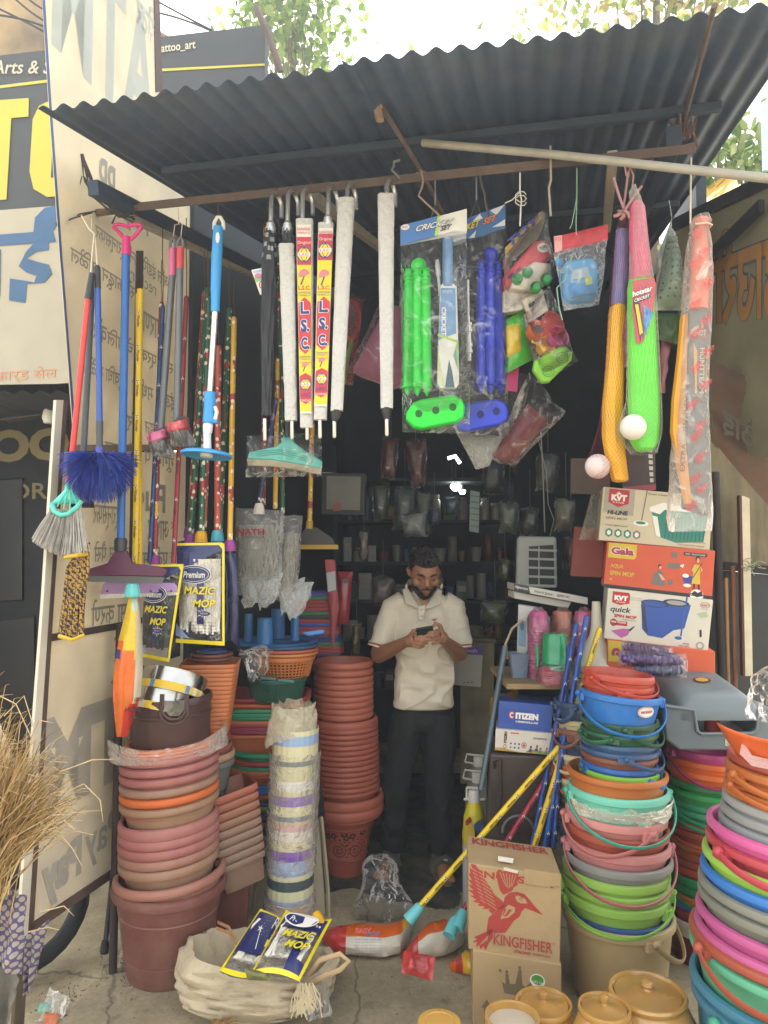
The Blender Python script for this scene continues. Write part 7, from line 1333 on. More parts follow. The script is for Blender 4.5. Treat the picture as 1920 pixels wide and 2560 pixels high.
for i,(x,y)in enumerate(((1196,1905),(1192,1945))):
 d=3.8+.1*(1-i);c=P(x,y,d);t=thing('white_can',('farther' if i==0 else 'nearer')+' white topped can standing in the dark behind the yellow can','can',(c.x,d,0),'white topped cans');b=MB();b.lathe([(0,0),(.06,0),(.06,c.z-.06),(.03,c.z-.02),(0,c.z-.02)],24,M=Matrix.Translation((c.x,d,0)));b.build('body',mat('6f6d64',.5),t)
 b=MB();b.lathe([(.025,-.02),(.025,.03),(0,.03)],18,M=Matrix.Translation(c));b.tube([c+Vector((-.07,0,.0)),c+Vector((-.06,0,.04)),c+Vector((.04,0,.03))],.005,6);b.tube([c+Vector((-.07,0,0)),c+Vector((.04,0,-.02))],.005,6);b.build('handle_cap',mat('b9b7ae',.5),t)
def lean(lab,a,c,r,col,n,socket=None,name='mop_pole'):
 t=thing(name,lab,'pole',c,'printed poles leaning on the buckets');b=MB();b.tube([a,c],r,14);b.ball(a,r,10,6);b.build('stick',mat(col,.3,var=.06),t);marks(t,a,c,r,n)
 if socket:
  e=c;ax=(c-a).normalized();b=MB();b.tube([e-ax*.03,e-ax*.02,e+ax*.045],[r*1.3,r*1.7,r*2.1],16);b.build('socket',mat(socket,.4),t)
 return t
lean('long yellow printed pole lying low across to the floor with teal socket',P(1478,1775,3.2),P(1040,2278,3.05),.0125,'e0bf16',10,'66bcc4')
lean('upright yellow printed pole beside the white funnels',P(1498,1575,3.18),P(1335,2120,3.12),.0125,'d4b31a',9)
lean('red printed pole leaning behind the long yellow one',P(1420,1860,3.22),P(1150,2290,3.12),.011,'a82c3c',8,'66bcc4')
lean('left blue printed pole leaning by the umbrella cartons',P(1441,1562,3.2),P(1330,2120,3.16),.0115,'1f4590',9)
lean('right blue printed pole with the highest tip',P(1466,1546,3.16),P(1362,2120,3.12),.0115,'2350a0',9)
lean('short blue printed pole between the two taller blue ones',P(1423,1616,3.22),P(1384,2120,3.1),.011,'1c3a80',8)
#BUCKET STACKS
def bucket(lab,x,y,d,wpx,lip_px,col,h=.2,rbk=.72,roll=0,pitch=0,handle=None,group=None,rough=.36,dust=.17,ears=True,n=48,left=None,sub=None):
 """x,y: middle of the front lip in the picture (or the left end of the rim when left is given)"""
 lip=S(lip_px,d)
 if left:Rr=S(left,d);q=P(x,y,d);c=Vector((q.x+Rr,d,q.z+lip*.5-math.sin(R(roll))*Rr*-1*0))
 else:Rr=S(wpx,d)/2;c=Vector((P(x,y,d).x,d,rim_z(x,y,d,Rr)+lip*.5))
 M=tiltM(c,roll,pitch);t=thing('bucket',lab,'bucket',c-Z*h,group);m=mat(col,rough,var=.1,dust=dust,vscale=5)
 rb=Rr*rbk;b=MB();b.lathe([(0,-h),(rb,-h),(Rr*.93,-lip*1.3),(Rr*.935,-lip*1.05),(Rr*.97,-lip*1.0),(Rr*.995,-lip*.9),(Rr,-lip*.5),(Rr*.992,-lip*.12),(Rr*.97,0),(Rr*.94,.001),(Rr*.92,-lip*.2),(Rr*.905,-lip),(rb-.005,-h+.01),(0,-h+.01)],n,M=M)
 if handle and handle[0]>90:handle=(handle[0]-360,)+tuple(handle[1:])
 a0,a1=(handle[0],handle[1])if handle else(180,0)
 if ears and handle:
  for a in(a0,a1):q=R(a);e=Vector((math.cos(q),math.sin(q),0));s_=Vector((-e.y,e.x,0));vs=[M@(e*(Rr*k)+s_*w_+Z*z)for k in(.94,1.04)for w_ in(-.03,.03)for z in(-lip*1.7,-lip*.6)];b.add(vs,[(0,1,3,2),(4,6,7,5),(0,4,5,1),(2,3,7,6),(0,2,6,4),(1,5,7,3)])
 b.build('body',m,t)
 if handle:
  a0,a1,drop,w_=handle[:4];hc=handle[4]if len(handle)>4 else col;pts=[];k=22
  for i in range(k+1):
   f=i/k;a=R(lerp(a0,a1,f));s_=math.sin(math.pi*f);rr=Rr*(1.03+.07*s_**.6)+.004;pts.append(M@Vector((rr*math.cos(a),rr*math.sin(a),-lip*.8-drop*s_**.85)))
  b=MB();b.tube(pts,[w_]*(k+1),10,sx=.42,ref=None if True else None)
  for e in(pts[0],pts[-1]):b.ball(e,w_*1.35,10,6)
  b.build('handle',mat(hc,.42,var=.08),t)
 return t
g='buckets in the middle right stack';d=2.94;X=1546
SP='the middle right bucket stack'
bucket(f'red bucket with its open mouth showing, crowning {SP}',1546,1704,d,172,17,'b3402f',h=.18,roll=5,handle=(-150,10,.045,.007),group=g)
bucket(f'second red bucket just under the topmost of {SP}',1545,1729,d,172,14,'b24130',h=.18,roll=5,handle=(-95,15,.03,.007),group=g)
t=bucket(f'blue bucket with an oval white sticker high in the middle right stack',1552,1757,d,196,16,'2472bd',h=.2,roll=5,handle=(178,-2,.115,.009),group=g)
Rr=S(196,d)/2;c=Vector((P(1552,1757,d).x,d,0));zc=P(1582,1783,d-Rr).z;b=MB()
def onb(phi,z,rr):a=R(phi);return c+Vector((rr*math.cos(a),rr*math.sin(a),z))
for(sx,sz,m,l)in((.036,.021,0,.0),(.033,.0185,1,.0006),(.0315,.017,0,.0012)):b.add([onb(-69+math.degrees(sx*math.cos(k*.2618)/(Rr*.9)),zc+sz*math.sin(k*.2618),Rr*.925+.003+l)for k in range(24)],[tuple(range(24))],m)
vs,fs=text_mesh('SHIV SHAKTI',0,.05);b.add([onb(-69+math.degrees((u-.5)*.05/(Rr*.9)),zc+(v-.5)*.009,Rr*.925+.0052)for u,v in vs],fs,1);b.build('sticker',[mat('d9d2c4',.5),mat('a8444a',.5)],t,smooth=0)
L1=[('dark green',1823,186,'d','215139',(-100,8,.06,.009)),('dark green',1850,186,'d','1f5a3c',(186,-118,.02,.009)),('steel blue',1876,186,'d','35597f',None),('steel blue',1896,188,'d','31547c',(-98,2,.04,.008)),('brown',1912,184,'d','7c4a3a',None),('blue',1936,184,'d','2460ab',(190,-20,.1,.009,'2f4f74')),('lime',1954,192,'d','86be3e',(-62,8,.03,.01,'2f6cb4'))]
cnt={}
for nm,y,wp,_,col,hd in L1:
 cnt[nm]=cnt.get(nm,0)+1;pre={('dark green',1):'upper ',('dark green',2):'lower ',('steel blue',1):'upper ',('steel blue',2):'lower '}.get((nm,cnt[nm]),'');bucket(f'{pre}{nm} bucket rim between the bright blue and wide orange buckets',1548,y,d,wp,11,col,h=.15,roll=2,handle=hd,group=g)
bucket(f'wide orange brown bucket without handle, halfway down {SP}',1543,1968,d,240,14,'b5682c',h=.14,rbk=.86,roll=1.5,group=g)
bucket(f'turquoise bucket with a ribbed hanging handle in {SP}',1546,2014,d,242,18,'6fc9b2',h=.16,rbk=.85,roll=1,handle=(180,0,.135,.009,'45a58f'),group=g)
bucket(f'grey bucket wrapped in cloudy film in {SP}',1546,2045,d,222,20,'9a9a90',h=.14,rbk=.88,group=g)
film_band('cloudy film round the grey bucket under the turquoise one',1548,2028,1546,2064,2.94,232,3,film('d9d2c0',.2,.6,.2,14))
bucket(f'pink bucket rim right below the film wrapped bucket of {SP}',1540,2080,d,242,19,'c9827f',h=.14,roll=2,handle=(176,-68,.085,.01,'b8706e'),group=g)
bucket(f'brick red bucket rim between two pink ones in {SP}',1543,2117,d,246,19,'a04a38',h=.14,roll=2,group=g)
bucket(f'salmon pink bucket with plum lower wall and deep handle in {SP}',1546,2156,d,246,20,'c4807f',h=.16,roll=1,handle=(172,-4,.14,.01,'b76a72'),group=g)
bucket(f'grey bucket rim above the three lime rims of {SP}',1545,2196,d,258,18,'83837e',h=.14,roll=1,group=g,dust=.1)
for i,y in enumerate((2231,2262,2293)):bucket(f'{("upper", "middle", "lowest")[i]} lime green bucket rim, dusty, low in {SP}',1540,y,d,254,20,'86b34a',h=.14,roll=1,handle=(None,(172,-20,.1,.008,'7fae48'),(182,-40,.06,.008,'8cba54'))[i],group=g,dust=.3)
bucket('dark blue bucket rim just above the big beige bucket at the bottom',1548,2338,d,240,16,'2b4f86',h=.12,rbk=.9,group=g)
zb=rim_z(1546,2356,d,S(266,d)/2)
bucket('big beige bucket standing on the ground under the lime rims',1546,2356,d,266,20,'b39c72',h=zb,rbk=.8,handle=(-72,16,.1,.011,'a08a60'),group=g,dust=.2)
g='buckets half hidden left of the middle right stack'
for i,(y,nm,col,hd)in enumerate(((1768,'navy blue','2a4668',(178,-120,.06,.009)),(1812,'cream','b9ab84',None),(1836,'brown','7d4f40',(184,-110,.05,.008)),(1868,'dark blue','22395c',None),(1900,'pale cream','c2b68f',(180,-100,.05,.008)),(1928,'orange red','bd5a30',(182,-100,.09,.007)),(1962,'buff','bfb287',None),(1985,'lime','7faa40',None),(2010,'black','3a3a30',(186,-115,.04,.011)),(2045,'taupe','8d8877',None),(2075,'slate blue','4a7284',(182,-120,.06,.014)))):
 bucket(f'{nm} bucket rim, {ORD[i]} in the narrow stack behind the poles',1462,y,3.2,152,12,col,h=.14,roll=-3,handle=hd,group=g)
g='buckets in the rear right stack';d=3.2
for i,(y,nm,col,hd)in enumerate(((1899,'magenta','b53f80',(184,-30,.11,.008,'a0356f')),(1925,'bright orange','d9662a',None),(1952,'orange','d9682c',None),(1982,'green','1f7d42',None),(2006,'leaf green','23944c',None),(2034,'sea green','23875f',(184,-30,.05,.009)),(2052,'teal green','2a9068',(182,-20,.045,.008)),(2086,'brick red','a0432f',None),(2104,'brick red','9c4030',(182,-60,.03,.008)),(2136,'orange brown','b5672e',(-108,4,.09,.008)),(2160,'red brown','983f30',None),(2181,'red brown','943c30',None),(2201,'red','a04234',None),(2226,'emerald','1f8a58',None),(2252,'dark emerald','1c7d50',(186,-20,.05,.008)),(2274,'amber','b86a2c',None),(2294,'blue','2f6ab0',None),(2312,'cherry','9a3038',None))):
 bucket(f'{nm} bucket rim, {ORD[i]} in the rear stack under the grey litter tray',1770,y,d,190,14,col,h=.13,roll=2.5,handle=hd,group=g)
zb=rim_z(1770,2338,d,S(200,d)/2)
bucket('white rimmed maroon bucket standing at the foot of the rear stack',1770,2338,d,200,14,'d2ccc4',h=.06,rbk=.95,group=g)
b=MB();Rr=S(186,d)/2;b.lathe([(0,0),(Rr*.85,0),(Rr,zb-.05)],40,M=Matrix.Translation(Vector((P(1770,2338,d).x,d,0))));b.build('bucket',mat('6d1f2c',.45),label='maroon bucket body holding up the rear right stack',cat='bucket',group=g)
d=2.95;pl=front(d,-6,1780);t=thing('litter_tray','grey two part litter tray with domed lid on the rear bucket stack','litter tray',pl.at(1790,1877));m=mat('6c7679',.38,var=.06)
b=MB();b.slab([(1660,1762),(1734,1772),(1742,1828),(1752,1834),(1880,1832),(1892,1822),(1896,1770),(1932,1770),(1925,1860),(1900,1876),(1700,1876),(1666,1850),(1658,1790)],pl,.03);b.slab([(1664,1770),(1700,1770),(1700,1870),(1672,1850)],pl,.3,off=-.03);b.slab([(1900,1770),(1930,1770),(1924,1860),(1900,1870)],pl,.3,off=-.03);b.slab([(1672,1850),(1920,1850),(1910,1874),(1690,1874)],pl,.3,off=-.03);b.build('tray',m,t,bevel=.008)
b=MB();b.tube([pl.at(x,y,.006)for x,y in((1662,1764),(1734,1774),(1742,1826),(1754,1834),(1880,1832),(1892,1822),(1896,1772),(1930,1772))],.007,8);b.build('tray_rim',m,t)
b=MB();nx=24;ny=18;vs=[];fs=[];o0=pl.at(1700,1782);o1=pl.at(1905,1782);W=(o1-o0).length;ux=(o1-o0).normalized();c0=(o0+o1)/2;uy=Vector((-ux.y,ux.x,0));Dp=.36
for j in range(ny+1):
 for i in range(nx+1):
  u,v=2*i/nx-1,2*j/ny-1;k=(1-abs(u)**5)*(1-abs(v)**5);fl=.06*k**.5;wsc=1.0;sh=-.07*(v+1)/2
  vs.append(c0+ux*(u*W/2*(1-.05*k)+sh)+uy*((v+1)/2*Dp)+Z*(.0+fl+(v+1)/2*.085))
for j in range(ny):
 for i in range(nx):a=j*(nx+1)+i;fs.append((a,a+1,a+nx+2,a+nx+1))
ring=[i for i in range(nx+1)]+[j*(nx+1)+nx for j in range(1,ny+1)]+[ny*(nx+1)+i for i in range(nx-1,-1,-1)]+[j*(nx+1)for j in range(ny-1,0,-1)]
base=len(vs);vs+=[Vector(vs[i])-Z*.03 for i in ring];kk=len(ring);fs+=[(ring[i],base+i,base+(i+1)%kk,ring[(i+1)%kk])for i in range(kk)]
b.add(vs,fs);b.build('domed_lid',m,t,smooth=60)
b=MB();ce=c0+uy*(.16)+Z*.1015-ux*.02
for r_,m_,l in((.035,0,0),(.026,1,.001)):b.add([ce+ux*(r_*math.cos(k*.35))+uy*(r_*.75*math.sin(k*.35))+Z*(l+.085*(r_*.75*math.sin(k*.35))/Dp)for k in range(18)],[tuple(range(18))],m_)
b.build('lid_sticker',[mat('5a2440',.4),mat('c99a2e',.5)],t,smooth=0)
b=MB();b.poly([(1812,1848),(1840,1848),(1840,1864),(1812,1864)],pl,0,.004)
for k in range(4):b.poly([(1815,1850+k*3.5),(1837,1850+k*3.5),(1837,1851.2+k*3.5),(1815,1851.2+k*3.5)],pl,1,.005)
b.build('price_label',[mat('c9c3ae',.6),mat('5a564c',.6)],t,smooth=0)
b=MB();b.lathe([(0,0),(.03,0),(.03,.09),(0,.09)],20,M=Matrix.Translation(pl.at(1810,1850,-.14)));b.build('red_scoop',mat('a33a2a',.45),label='red scoop standing inside the open grey litter tray',cat='scoop')
b=MB();b.pillow(((1880,1690),(1945,1655),(1945,1812),(1862,1792)),front(2.6,0,1900),.05,cr=.02,seed=5,wob=8,nx=24,ny=24);b.build('film_bag',film('f4efe6',.0,.3,.12,12),label='crumpled clear bag jutting in at the right edge above the buckets',cat='bag')
g='buckets in the front right stack';d=2.32
S3=[(1833,1905,150,'red brown','a34a36',None),(1828,1932,154,'orange','b9682e',(190,-70,.03,.01)),(1828,1962,154,'burnt orange','b5622c',(186,-60,.03,.01)),(1824,1987,158,'amber','c46f30',None),(1821,2012,160,'light grey','9a9c9a',None),(1817,2042,164,'grey','8f9290',None),(1812,2070,168,'cool grey','8b8f8f',None),(1810,2098,166,'yellow green','9ab52e',None),(1784,2082,200,'hot pink','cf5c96',(-52,10,.06,.013)),(1782,2120,200,'rose red','b8424c',(192,-72,.035,.013)),(1773,2158,206,'lime','9ccb52',(-108,4,.16,.012)),(1768,2198,208,'azure','3479c4',(-112,0,.16,.012)),(1763,2232,212,'taupe','84857a',(-118,-4,.17,.012)),(1762,2262,212,'olive grey','7f8074',(-124,-8,.17,.012)),(1757,2303,216,'orchid pink','c05a90',(-114,-2,.17,.013)),(1754,2345,220,'mauve pink','bf5c90',(-118,-4,.17,.013)),(1741,2362,232,'rust','a34f3a',(188,-86,.07,.013)),(1742,2392,230,'mint','5fb08a',None),(1742,2478,228,'sea blue','3f7f98',None)]
for i,(xl,y,rp,nm,col,hd)in enumerate(S3):
 bucket(f'{nm} bucket, {ORD[i]} in the big front stack at the right edge',xl,y,d,0,21,col,h=.13 if i<len(S3)-1 else.26,rbk=.84,roll=4,handle=hd,group=g,left=rp,dust=.06)
bucket('blue green bucket with a turquoise handle, bottom of the front right stack',1746,2512,d,0,22,'3a7a92',h=.3,rbk=.8,roll=3,handle=(200,-100,.24,.014,'3f9a7c'),group=g,left=226)
d=2.3;t=thing('dustpan','orange dustpan with clear pinkish front on top of the front right stack','dustpan',P(1890,1910,d));b=MB();vs=[];fs=[]
for j in range(7):
 for i in range(15):u=i/14;a=R(200+u*150);rr=.13+.012*j;vs.append(P(1935,1885,d)+Vector((rr*1.05*math.cos(a),rr*.8*math.sin(a),.012*j+.035*abs(2*u-1)**2*(j/6))))
for j in range(6):
 for i in range(14):a=j*15+i;fs.append((a,a+1,a+16,a+15))
b.add(vs,fs);o=b.build('pan',mat('d9622a',.4),t);md=o.modifiers.new('t','SOLIDIFY');md.thickness=.003
b=MB();pl=Pl(P(1880,1890,2.2),(-.1,-1,.3));b.slab([(1856,1850),(1880,1888),(1930,1900),(1930,1925),(1880,1915),(1850,1885)],pl,.003);b.build('clear_front',film('e6c4c0',.3,.5,.2,8),t)
#FRONT CARTONS AND JARS
d=2.7;q=((1171,2158),(1404,2192),(1400,2411),(1171,2373));pl=front(d,-5,1288)
t=thing('carton','brown beer carton printed with a big red diving bird','carton',pl.at(1288,2392));KR=mat('a03a32',.7,var=.15);CB=mat('a68d66',.85,var=.16,vscale=6,bump=.15,bscale=60)
f=BoxFace(q,pl);b=MB();b.slab(q,pl,.26);t=b.build('box',CB,t,smooth=0,bevel=.004)
n3=(-pl.n);ux=(f.q[1]-f.q[0]).normalized()
class TopFace:
 def __init__(s,a,ux,uy,w,dpt,n):s.a=a;s.ux=ux;s.uy=uy;s.w=w;s.d=dpt;s.n=n
 def at(s,u,v,off=0.0):return s.a+s.ux*(s.w*u)+s.uy*(s.d*(1-v))+s.n*off
TF=TopFace(f.q[0],ux,-pl.n,(f.q[1]-f.q[0]).length,.26,(ux.cross(-pl.n)).normalized())
b=MB()
b.text('KINGFISHER',(.06,.08,.94,.3),TF,0,.002,bold=.03);b.text('KINGFISHER',(.02,.06,.92,.145),f,0,.0015,bold=.03)
BV=lambda p,s_=.93,o=-.055:[(u*1.02-.005,max(.004,v*s_+o)if v<.72 else v)for u,v in p]
for p in([(.03,.06),(.08,.05),(.1,.1),(.14,.13),(.17,.22),(.23,.3),(.28,.4),(.33,.44),(.4,.5),(.37,.56),(.3,.6),(.26,.645),(.22,.61),(.24,.59),(.16,.6),(.18,.57),(.1,.57),(.13,.54),(.05,.53),(.09,.5),(.02,.46),(.07,.45),(.0,.39),(.06,.39),(-.005,.32),(.05,.33),(-.005,.25),(.045,.27),(.0,.18),(.045,.2),(.01,.11),(.05,.13)],[(.3,.12),(.33,.075),(.37,.1),(.4,.06),(.43,.09),(.47,.06),(.49,.095),(.54,.07),(.53,.14),(.55,.16),(.52,.2),(.53,.24),(.49,.27),(.47,.32),(.43,.35),(.38,.385),(.345,.35),(.32,.26)],[(.39,.42),(.44,.35),(.52,.325),(.6,.34),(.655,.4),(.7,.46),(.8,.565),(.68,.53),(.61,.51),(.57,.56),(.555,.62),(.49,.69),(.4,.74),(.3,.76),(.24,.8),(.2,.77),(.22,.7),(.28,.63),(.34,.56),(.38,.5)],[(.25,.72),(.31,.75),(.27,.82),(.22,.9),(.19,.985),(.165,.93),(.14,.98),(.12,.93),(.085,.96),(.1,.9),(.05,.91),(.1,.86),(.06,.85),(.14,.8),(.2,.76)]):b.poly(BV(p),f,0,.001)
for p in([(.5,.39),(.55,.36),(.6,.39),(.64,.45),(.56,.46),(.52,.44)],[(.43,.5),(.5,.52),(.5,.58),(.43,.66),(.35,.69),(.37,.6)]):b.poly(BV(p),f,1,.0016)
for p in([(.5,.345),(.58,.35),(.63,.41),(.57,.385)],[(.62,.43),(.77,.55),(.64,.475)],[(.44,.55),(.47,.56),(.42,.64),(.38,.66)],[(.39,.56),(.41,.56),(.38,.64),(.365,.65)]):b.poly(BV(p),f,0,.002)
b.ell(.565,.325,.017,.014,f,0,.0024);b.ell(.565,.325,.01,.009,f,1,.0028)
for k in range(9):
 u=.04+.012*k;v=.11+.047*k
 for q in range(3):b.poly(BV([(u+.07*q-.02*(q==2),v+.03*q),(u+.055+.07*q-.02*(q==2),v+.035+.03*q),(u+.052+.07*q-.02*(q==2),v+.042+.03*q),(u+.07*q-.02*(q==2),v+.012+.03*q)]),f,1,.0016)if u+.07*q<.12+v*.45 else None
for k in range(6):b.poly(BV([(.335+.034*k,.115+.004*(k%2)),(.343+.034*k,.112),(.405+.013*k,.3-.012*abs(k-2)),(.398+.013*k,.3-.012*abs(k-2))]),f,1,.0016)
for k in range(4):b.poly([(.12+.025*k,.93-.02*k),(.128+.025*k,.93-.02*k),(.22,.8),(.215,.8)],f,1,.0016)
for k in range(6):b.poly(BV([(.5+.02*k,.36+.006*k),(.508+.02*k,.36+.006*k),(.506+.02*k,.372+.006*k),(.498+.02*k,.372+.006*k)]),f,1,.0024)
b.text('KINGFISHER',(.27,.76,.92,.895),f,1,.0022,bold=.06);b.text('KINGFISHER',(.275,.765,.915,.89),f,0,.0028,bold=.02);b.text('STRONG',(.5,.915,.68,.95),f,0,.0016,bold=.04);b.text('PREMIUM BEER',(.7,.92,.9,.948),f,0,.0016)
b.ell(.93,.78,.012,.012,f,0,.0016,ring=.7)
b.build('printed_design',[KR,CB],t,smooth=0)
b=MB();b.poly([(.38,-.02),(.54,-.0),(.53,.035),(.38,.02)],f,0,.002);b.slab([(1245,2140),(1284,2146),(1282,2158),(1245,2152)],Pl(TF.at(.4,.9,.002),(pl.n+Z*1.2)),.001);b.build('paper_label',mat('c9c2b4',.6),t,smooth=0)
b=MB();b.slab([(1310,2170),(1402,2184),(1402,2216),(1390,2214),(1360,2216),(1310,2208)],pl,.003,off=.004);b.build('torn_flap',CB,t,smooth=0)
q2=((1182,2374),(1404,2412),(1404,2640),(1182,2600));t=thing('carton','plain brown carton with a grey crown print, under the bird carton','carton',front(d,-5,1288).at(1288,2590));pl2=front(2.69,-5,1288);f2=BoxFace(q2,pl2)
b=MB();a0=[Vector(p)for p in f2.q];bot=[Vector((p.x,p.y,0))for p in(a0[3],a0[2])];dp=-pl2.n*.27;vs=[a0[0],a0[1],bot[1],bot[0]];vs+=[v+dp for v in vs];b.add(vs,[(0,1,2,3)[::-1],(4,5,6,7),(0,4,5,1)[::-1],(1,5,6,2)[::-1],(2,6,7,3)[::-1],(3,7,4,0)[::-1]]);t=b.build('box',CB,t,smooth=0,bevel=.004)
b=MB();GR=mat('6f614a',.8)
b.poly([(.3,.2),(.33,.3),(.37,.32),(.37,.2),(.4,.2),(.42,.31),(.48,.3),(.52,.13),(.55,.13),(.56,.3),(.6,.31),(.66,.24),(.68,.24),(.62,.42),(.36,.42)],f2,0);[b.ell(u,v,.018,.018,f2,0)for u,v in((.31,.18),(.385,.18),(.53,.11),(.67,.22))];b.ell(.5,.62,.16,.16,f2,0,ring=.88);b.poly([(.1,.62),(.16,.52),(.22,.64),(.18,.63),(.18,.9),(.13,.9),(.13,.62)],f2,0)
b.ell(.73,.22,.085,.075,f2,1,.0012);b.ell(.73,.21,.07,.055,f2,2,.0018);b.text('100% Veg',(.67,.22,.79,.26),f2,1,.0024);b.build('printed_design',[GR,WHITE,mat('4f8f3a',.5)],t,smooth=0)
def jar(lab,x,y,d,wpx,lid,belly=1.35,group='glazed ochre jars'):
 t=thing('pickle_jar',lab,'jar',(P(x,y,d).x,d,0),group);zc=P(x,y,d).z;r=S(wpx,d)/2;c=Vector((P(x,y,d).x,d,0));m=mat('b18744',.2,var=.3,vscale=6,coat=.5,spec=.6)
 b=MB();b.lathe([(0,0),(r*1.0,0),(r*belly*.95,zc*.2),(r*belly,zc*.5),(r*belly*.92,zc*.75),(r*.98,zc-.03),(r*.9,zc-.022),(r*.97,zc-.016),(r,zc-.006),(r*.97,zc+.002),(r*.9,zc+.002),(r*.86,zc-.008),(r*.82,zc-.03)],44,M=Matrix.Translation(c));b.build('body',m,t)
 b=MB();M=Matrix.Translation((c.x,c.y,zc))
 if lid=='knob':b.lathe([(r*.86,-.012),(r*.84,-.006),(r*.6,-.004),(r*.25,.004),(r*.14,.006),(r*.12,.012),(r*.17,.02),(r*.15,.03),(r*.06,.034),(0,.034)],36,M=M);b.build('lid',mat('a87f42',.22,var=.35,vscale=9,coat=.5),t)
 elif lid=='flat':b.lathe([(r*.98,-.012),(r*1.0,-.004),(r*.96,.002),(r*.7,.004),(r*.68,.002),(0,.002)],40,M=M);b.build('lid',mat('bd9247',.3,var=.15),t)
 else:b.lathe([(r*.84,-.02),(0,-.018)],36,M=M);b.build('paper_plug',mat('b8ab96',.8,var=.15),t)
 return t
jar('largest ochre jar with knobbed lid in front of the beige bucket',1619,2478,2.4,184,'knob',1.3)
jar('ochre jar with knobbed lid right in front of the crown carton',1359,2506,2.4,138,'knob',1.3)
jar('small ochre jar with recessed pale lid between the two knobbed lids',1511,2516,2.3,126,'knob',1.4)
jar('ochre jar stopped with pale paper at the bottom edge',1280,2540,2.28,134,'paper',1.35)
jar('low ochre jar lid at the bottom edge left of the cartons',1098,2556,2.3,106,'flat',1.2)
#GOODS IN THE DIM SHOP
d=4.7;pl=front(d,-4,860);t=thing('framed_panel','black framed dull screen hanging on the dark wall left of the man','panel',P(860,1288,d))
b=MB();b.slab([(804,1181),(914,1183),(912,1289),(803,1286)],pl,.06);b.build('frame',mat('1d2023',.4),t,bevel=.004)
b=MB();b.slab([(817,1190),(902,1192),(900,1276),(816,1273)],pl,.002,off=.004);b.build('screen',mat('7b7a70',.35,var=.25,vscale=6),t,smooth=0)
b=MB();b.slab([(832,1260),(852,1258),(852,1276),(834,1278)],pl,.002,off=.008);b.build('pink_sticker',mat('a85550',.5),t,smooth=0)
for i,(x,y,r_,lab)in enumerate(((1139,1216,13,'larger glowing white lamp deep inside the shop'),(1156,1229,8,'smaller glowing white lamp just below the larger one'))):
 c=P(x,y,5.6);t=thing('hanging_lamp',lab,'lamp',c,'lit lamps inside');rr=S(r_,5.6);b=MB();b.lathe([(0,-rr*.9),(rr*.6,-rr*.75),(rr,-rr*.1),(rr*.95,rr*.35),(0,rr*.4)],20,M=Matrix.Translation(c));b.build('bulb',emis('e6f2ea',12),t)
 b=MB();b.tube([c+Z*rr*.4,c+Z*.3],.006,6);b.lathe([(rr*.5,rr*.35),(rr*.4,rr*.9),(0,rr*1.0)],14,M=Matrix.Translation(c));b.build('fitting',DARKMETAL,t)
b=MB();b.tube([P(1120,1146,5.4),P(1138,1140,5.4),P(1150,1158,5.4)],.012,8);b.build('hanging_lamp',emis('dce8ee',5),label='bent bright tube lamp above the two round lamps',cat='lamp',group='lit lamps inside')
t=thing('goods_shelf','dark shelf unit full of household goods behind the man','shelf',(.4,5.6,0));m=mat('24292d',.8,var=.3)
SH=[1196,1300,1404,1500,1600,1720];d=5.5;xl,xr=P(838,1400,d).x,P(1290,1400,d).x
for y in SH:b=MB();z=P(1000,y,d).z;b.box(((xl+xr)/2,d+.16,z-.012),(xr-xl,.36,.024));b.build('plank',m,t,smooth=0)
for x in(xl,(xl+xr)/2,xr):b=MB();b.box((x,d+.16,1.25),(.03,.34,2.5));b.build('upright',m,t,smooth=0)
rnd=random.Random(77);pal=['a9ada9','bfb8a8','8d3a40','4f7498','78895f','b8965a','cbc5ba','6d4f5c','9c5c46','4a8a7c','d2ccc0','5a6198']
pn=dict(zip(pal,('grey','beige','maroon','slate blue','olive','mustard','pale','plum','rust','teal','off white','indigo')))
for si,y in enumerate(SH[1:]):
 z=P(1000,y,d).z;x=xl+.06;k=0
 while x<xr-.1:
  wd=rnd.uniform(.05,.11);hh=rnd.uniform(.09,.2);c_=rnd.choice(pal);yy_=d+rnd.uniform(.02,.12);kind=rnd.choice(('jar','box','packet','cup'));k+=1;b=MB();lab=f'{pn[c_]} {kind}, {ORD[min(19, k-1)].replace("topmost", "first")} from left on the {ORD[si].replace("topmost", "top")} filled shelf behind the man'
  cc=Vector((x+wd/2,yy_,z+.0005))
  if kind=='jar':b.lathe([(0,0),(wd*.48,0),(wd*.5,hh*.1),(wd*.5,hh*.75),(wd*.36,hh*.84),(wd*.4,hh*.85),(wd*.4,hh),(0,hh)],18,M=Matrix.Translation(cc))
  elif kind=='cup':b.lathe([(0,0),(wd*.36,0),(wd*.48,hh*.6),(wd*.5,hh*.6),(wd*.46,hh*.6),(wd*.34,.01),(0,.01)],18,M=Matrix.Translation(cc));b.lathe([(wd*.47,hh*.6),(wd*.52,hh*.68),(wd*.44,hh*.68)],18,M=Matrix.Translation(cc))
  elif kind=='box':b.box(cc+Z*hh/2,(wd*.95,.12,hh));b.box(cc+Vector((0,-.0615,hh*.6)),(wd*.7,.002,hh*.3),1)
  else:b.pillow(((0,0),(1,0),(1,1),(0,1)),type('Q',(),{'n':Vector((0,-1,0)),'at':lambda s,u,v,off=0,cc=cc,wd=wd,hh=hh:cc+Vector((wd*(u-.5),-off,hh*(1-v)))})(),.03,nx=6,ny=6,seed=k)
  b.build(kind if kind!='box' else 'small_box',[mat(C(c_,.33),.4,coat=.3),mat('8f8b84',.5)],label=lab,cat=kind,group='goods on the back shelves');x+=wd+rnd.uniform(.002,.02)  # palette darkened, so the shop's dimness is put into the goods' colours
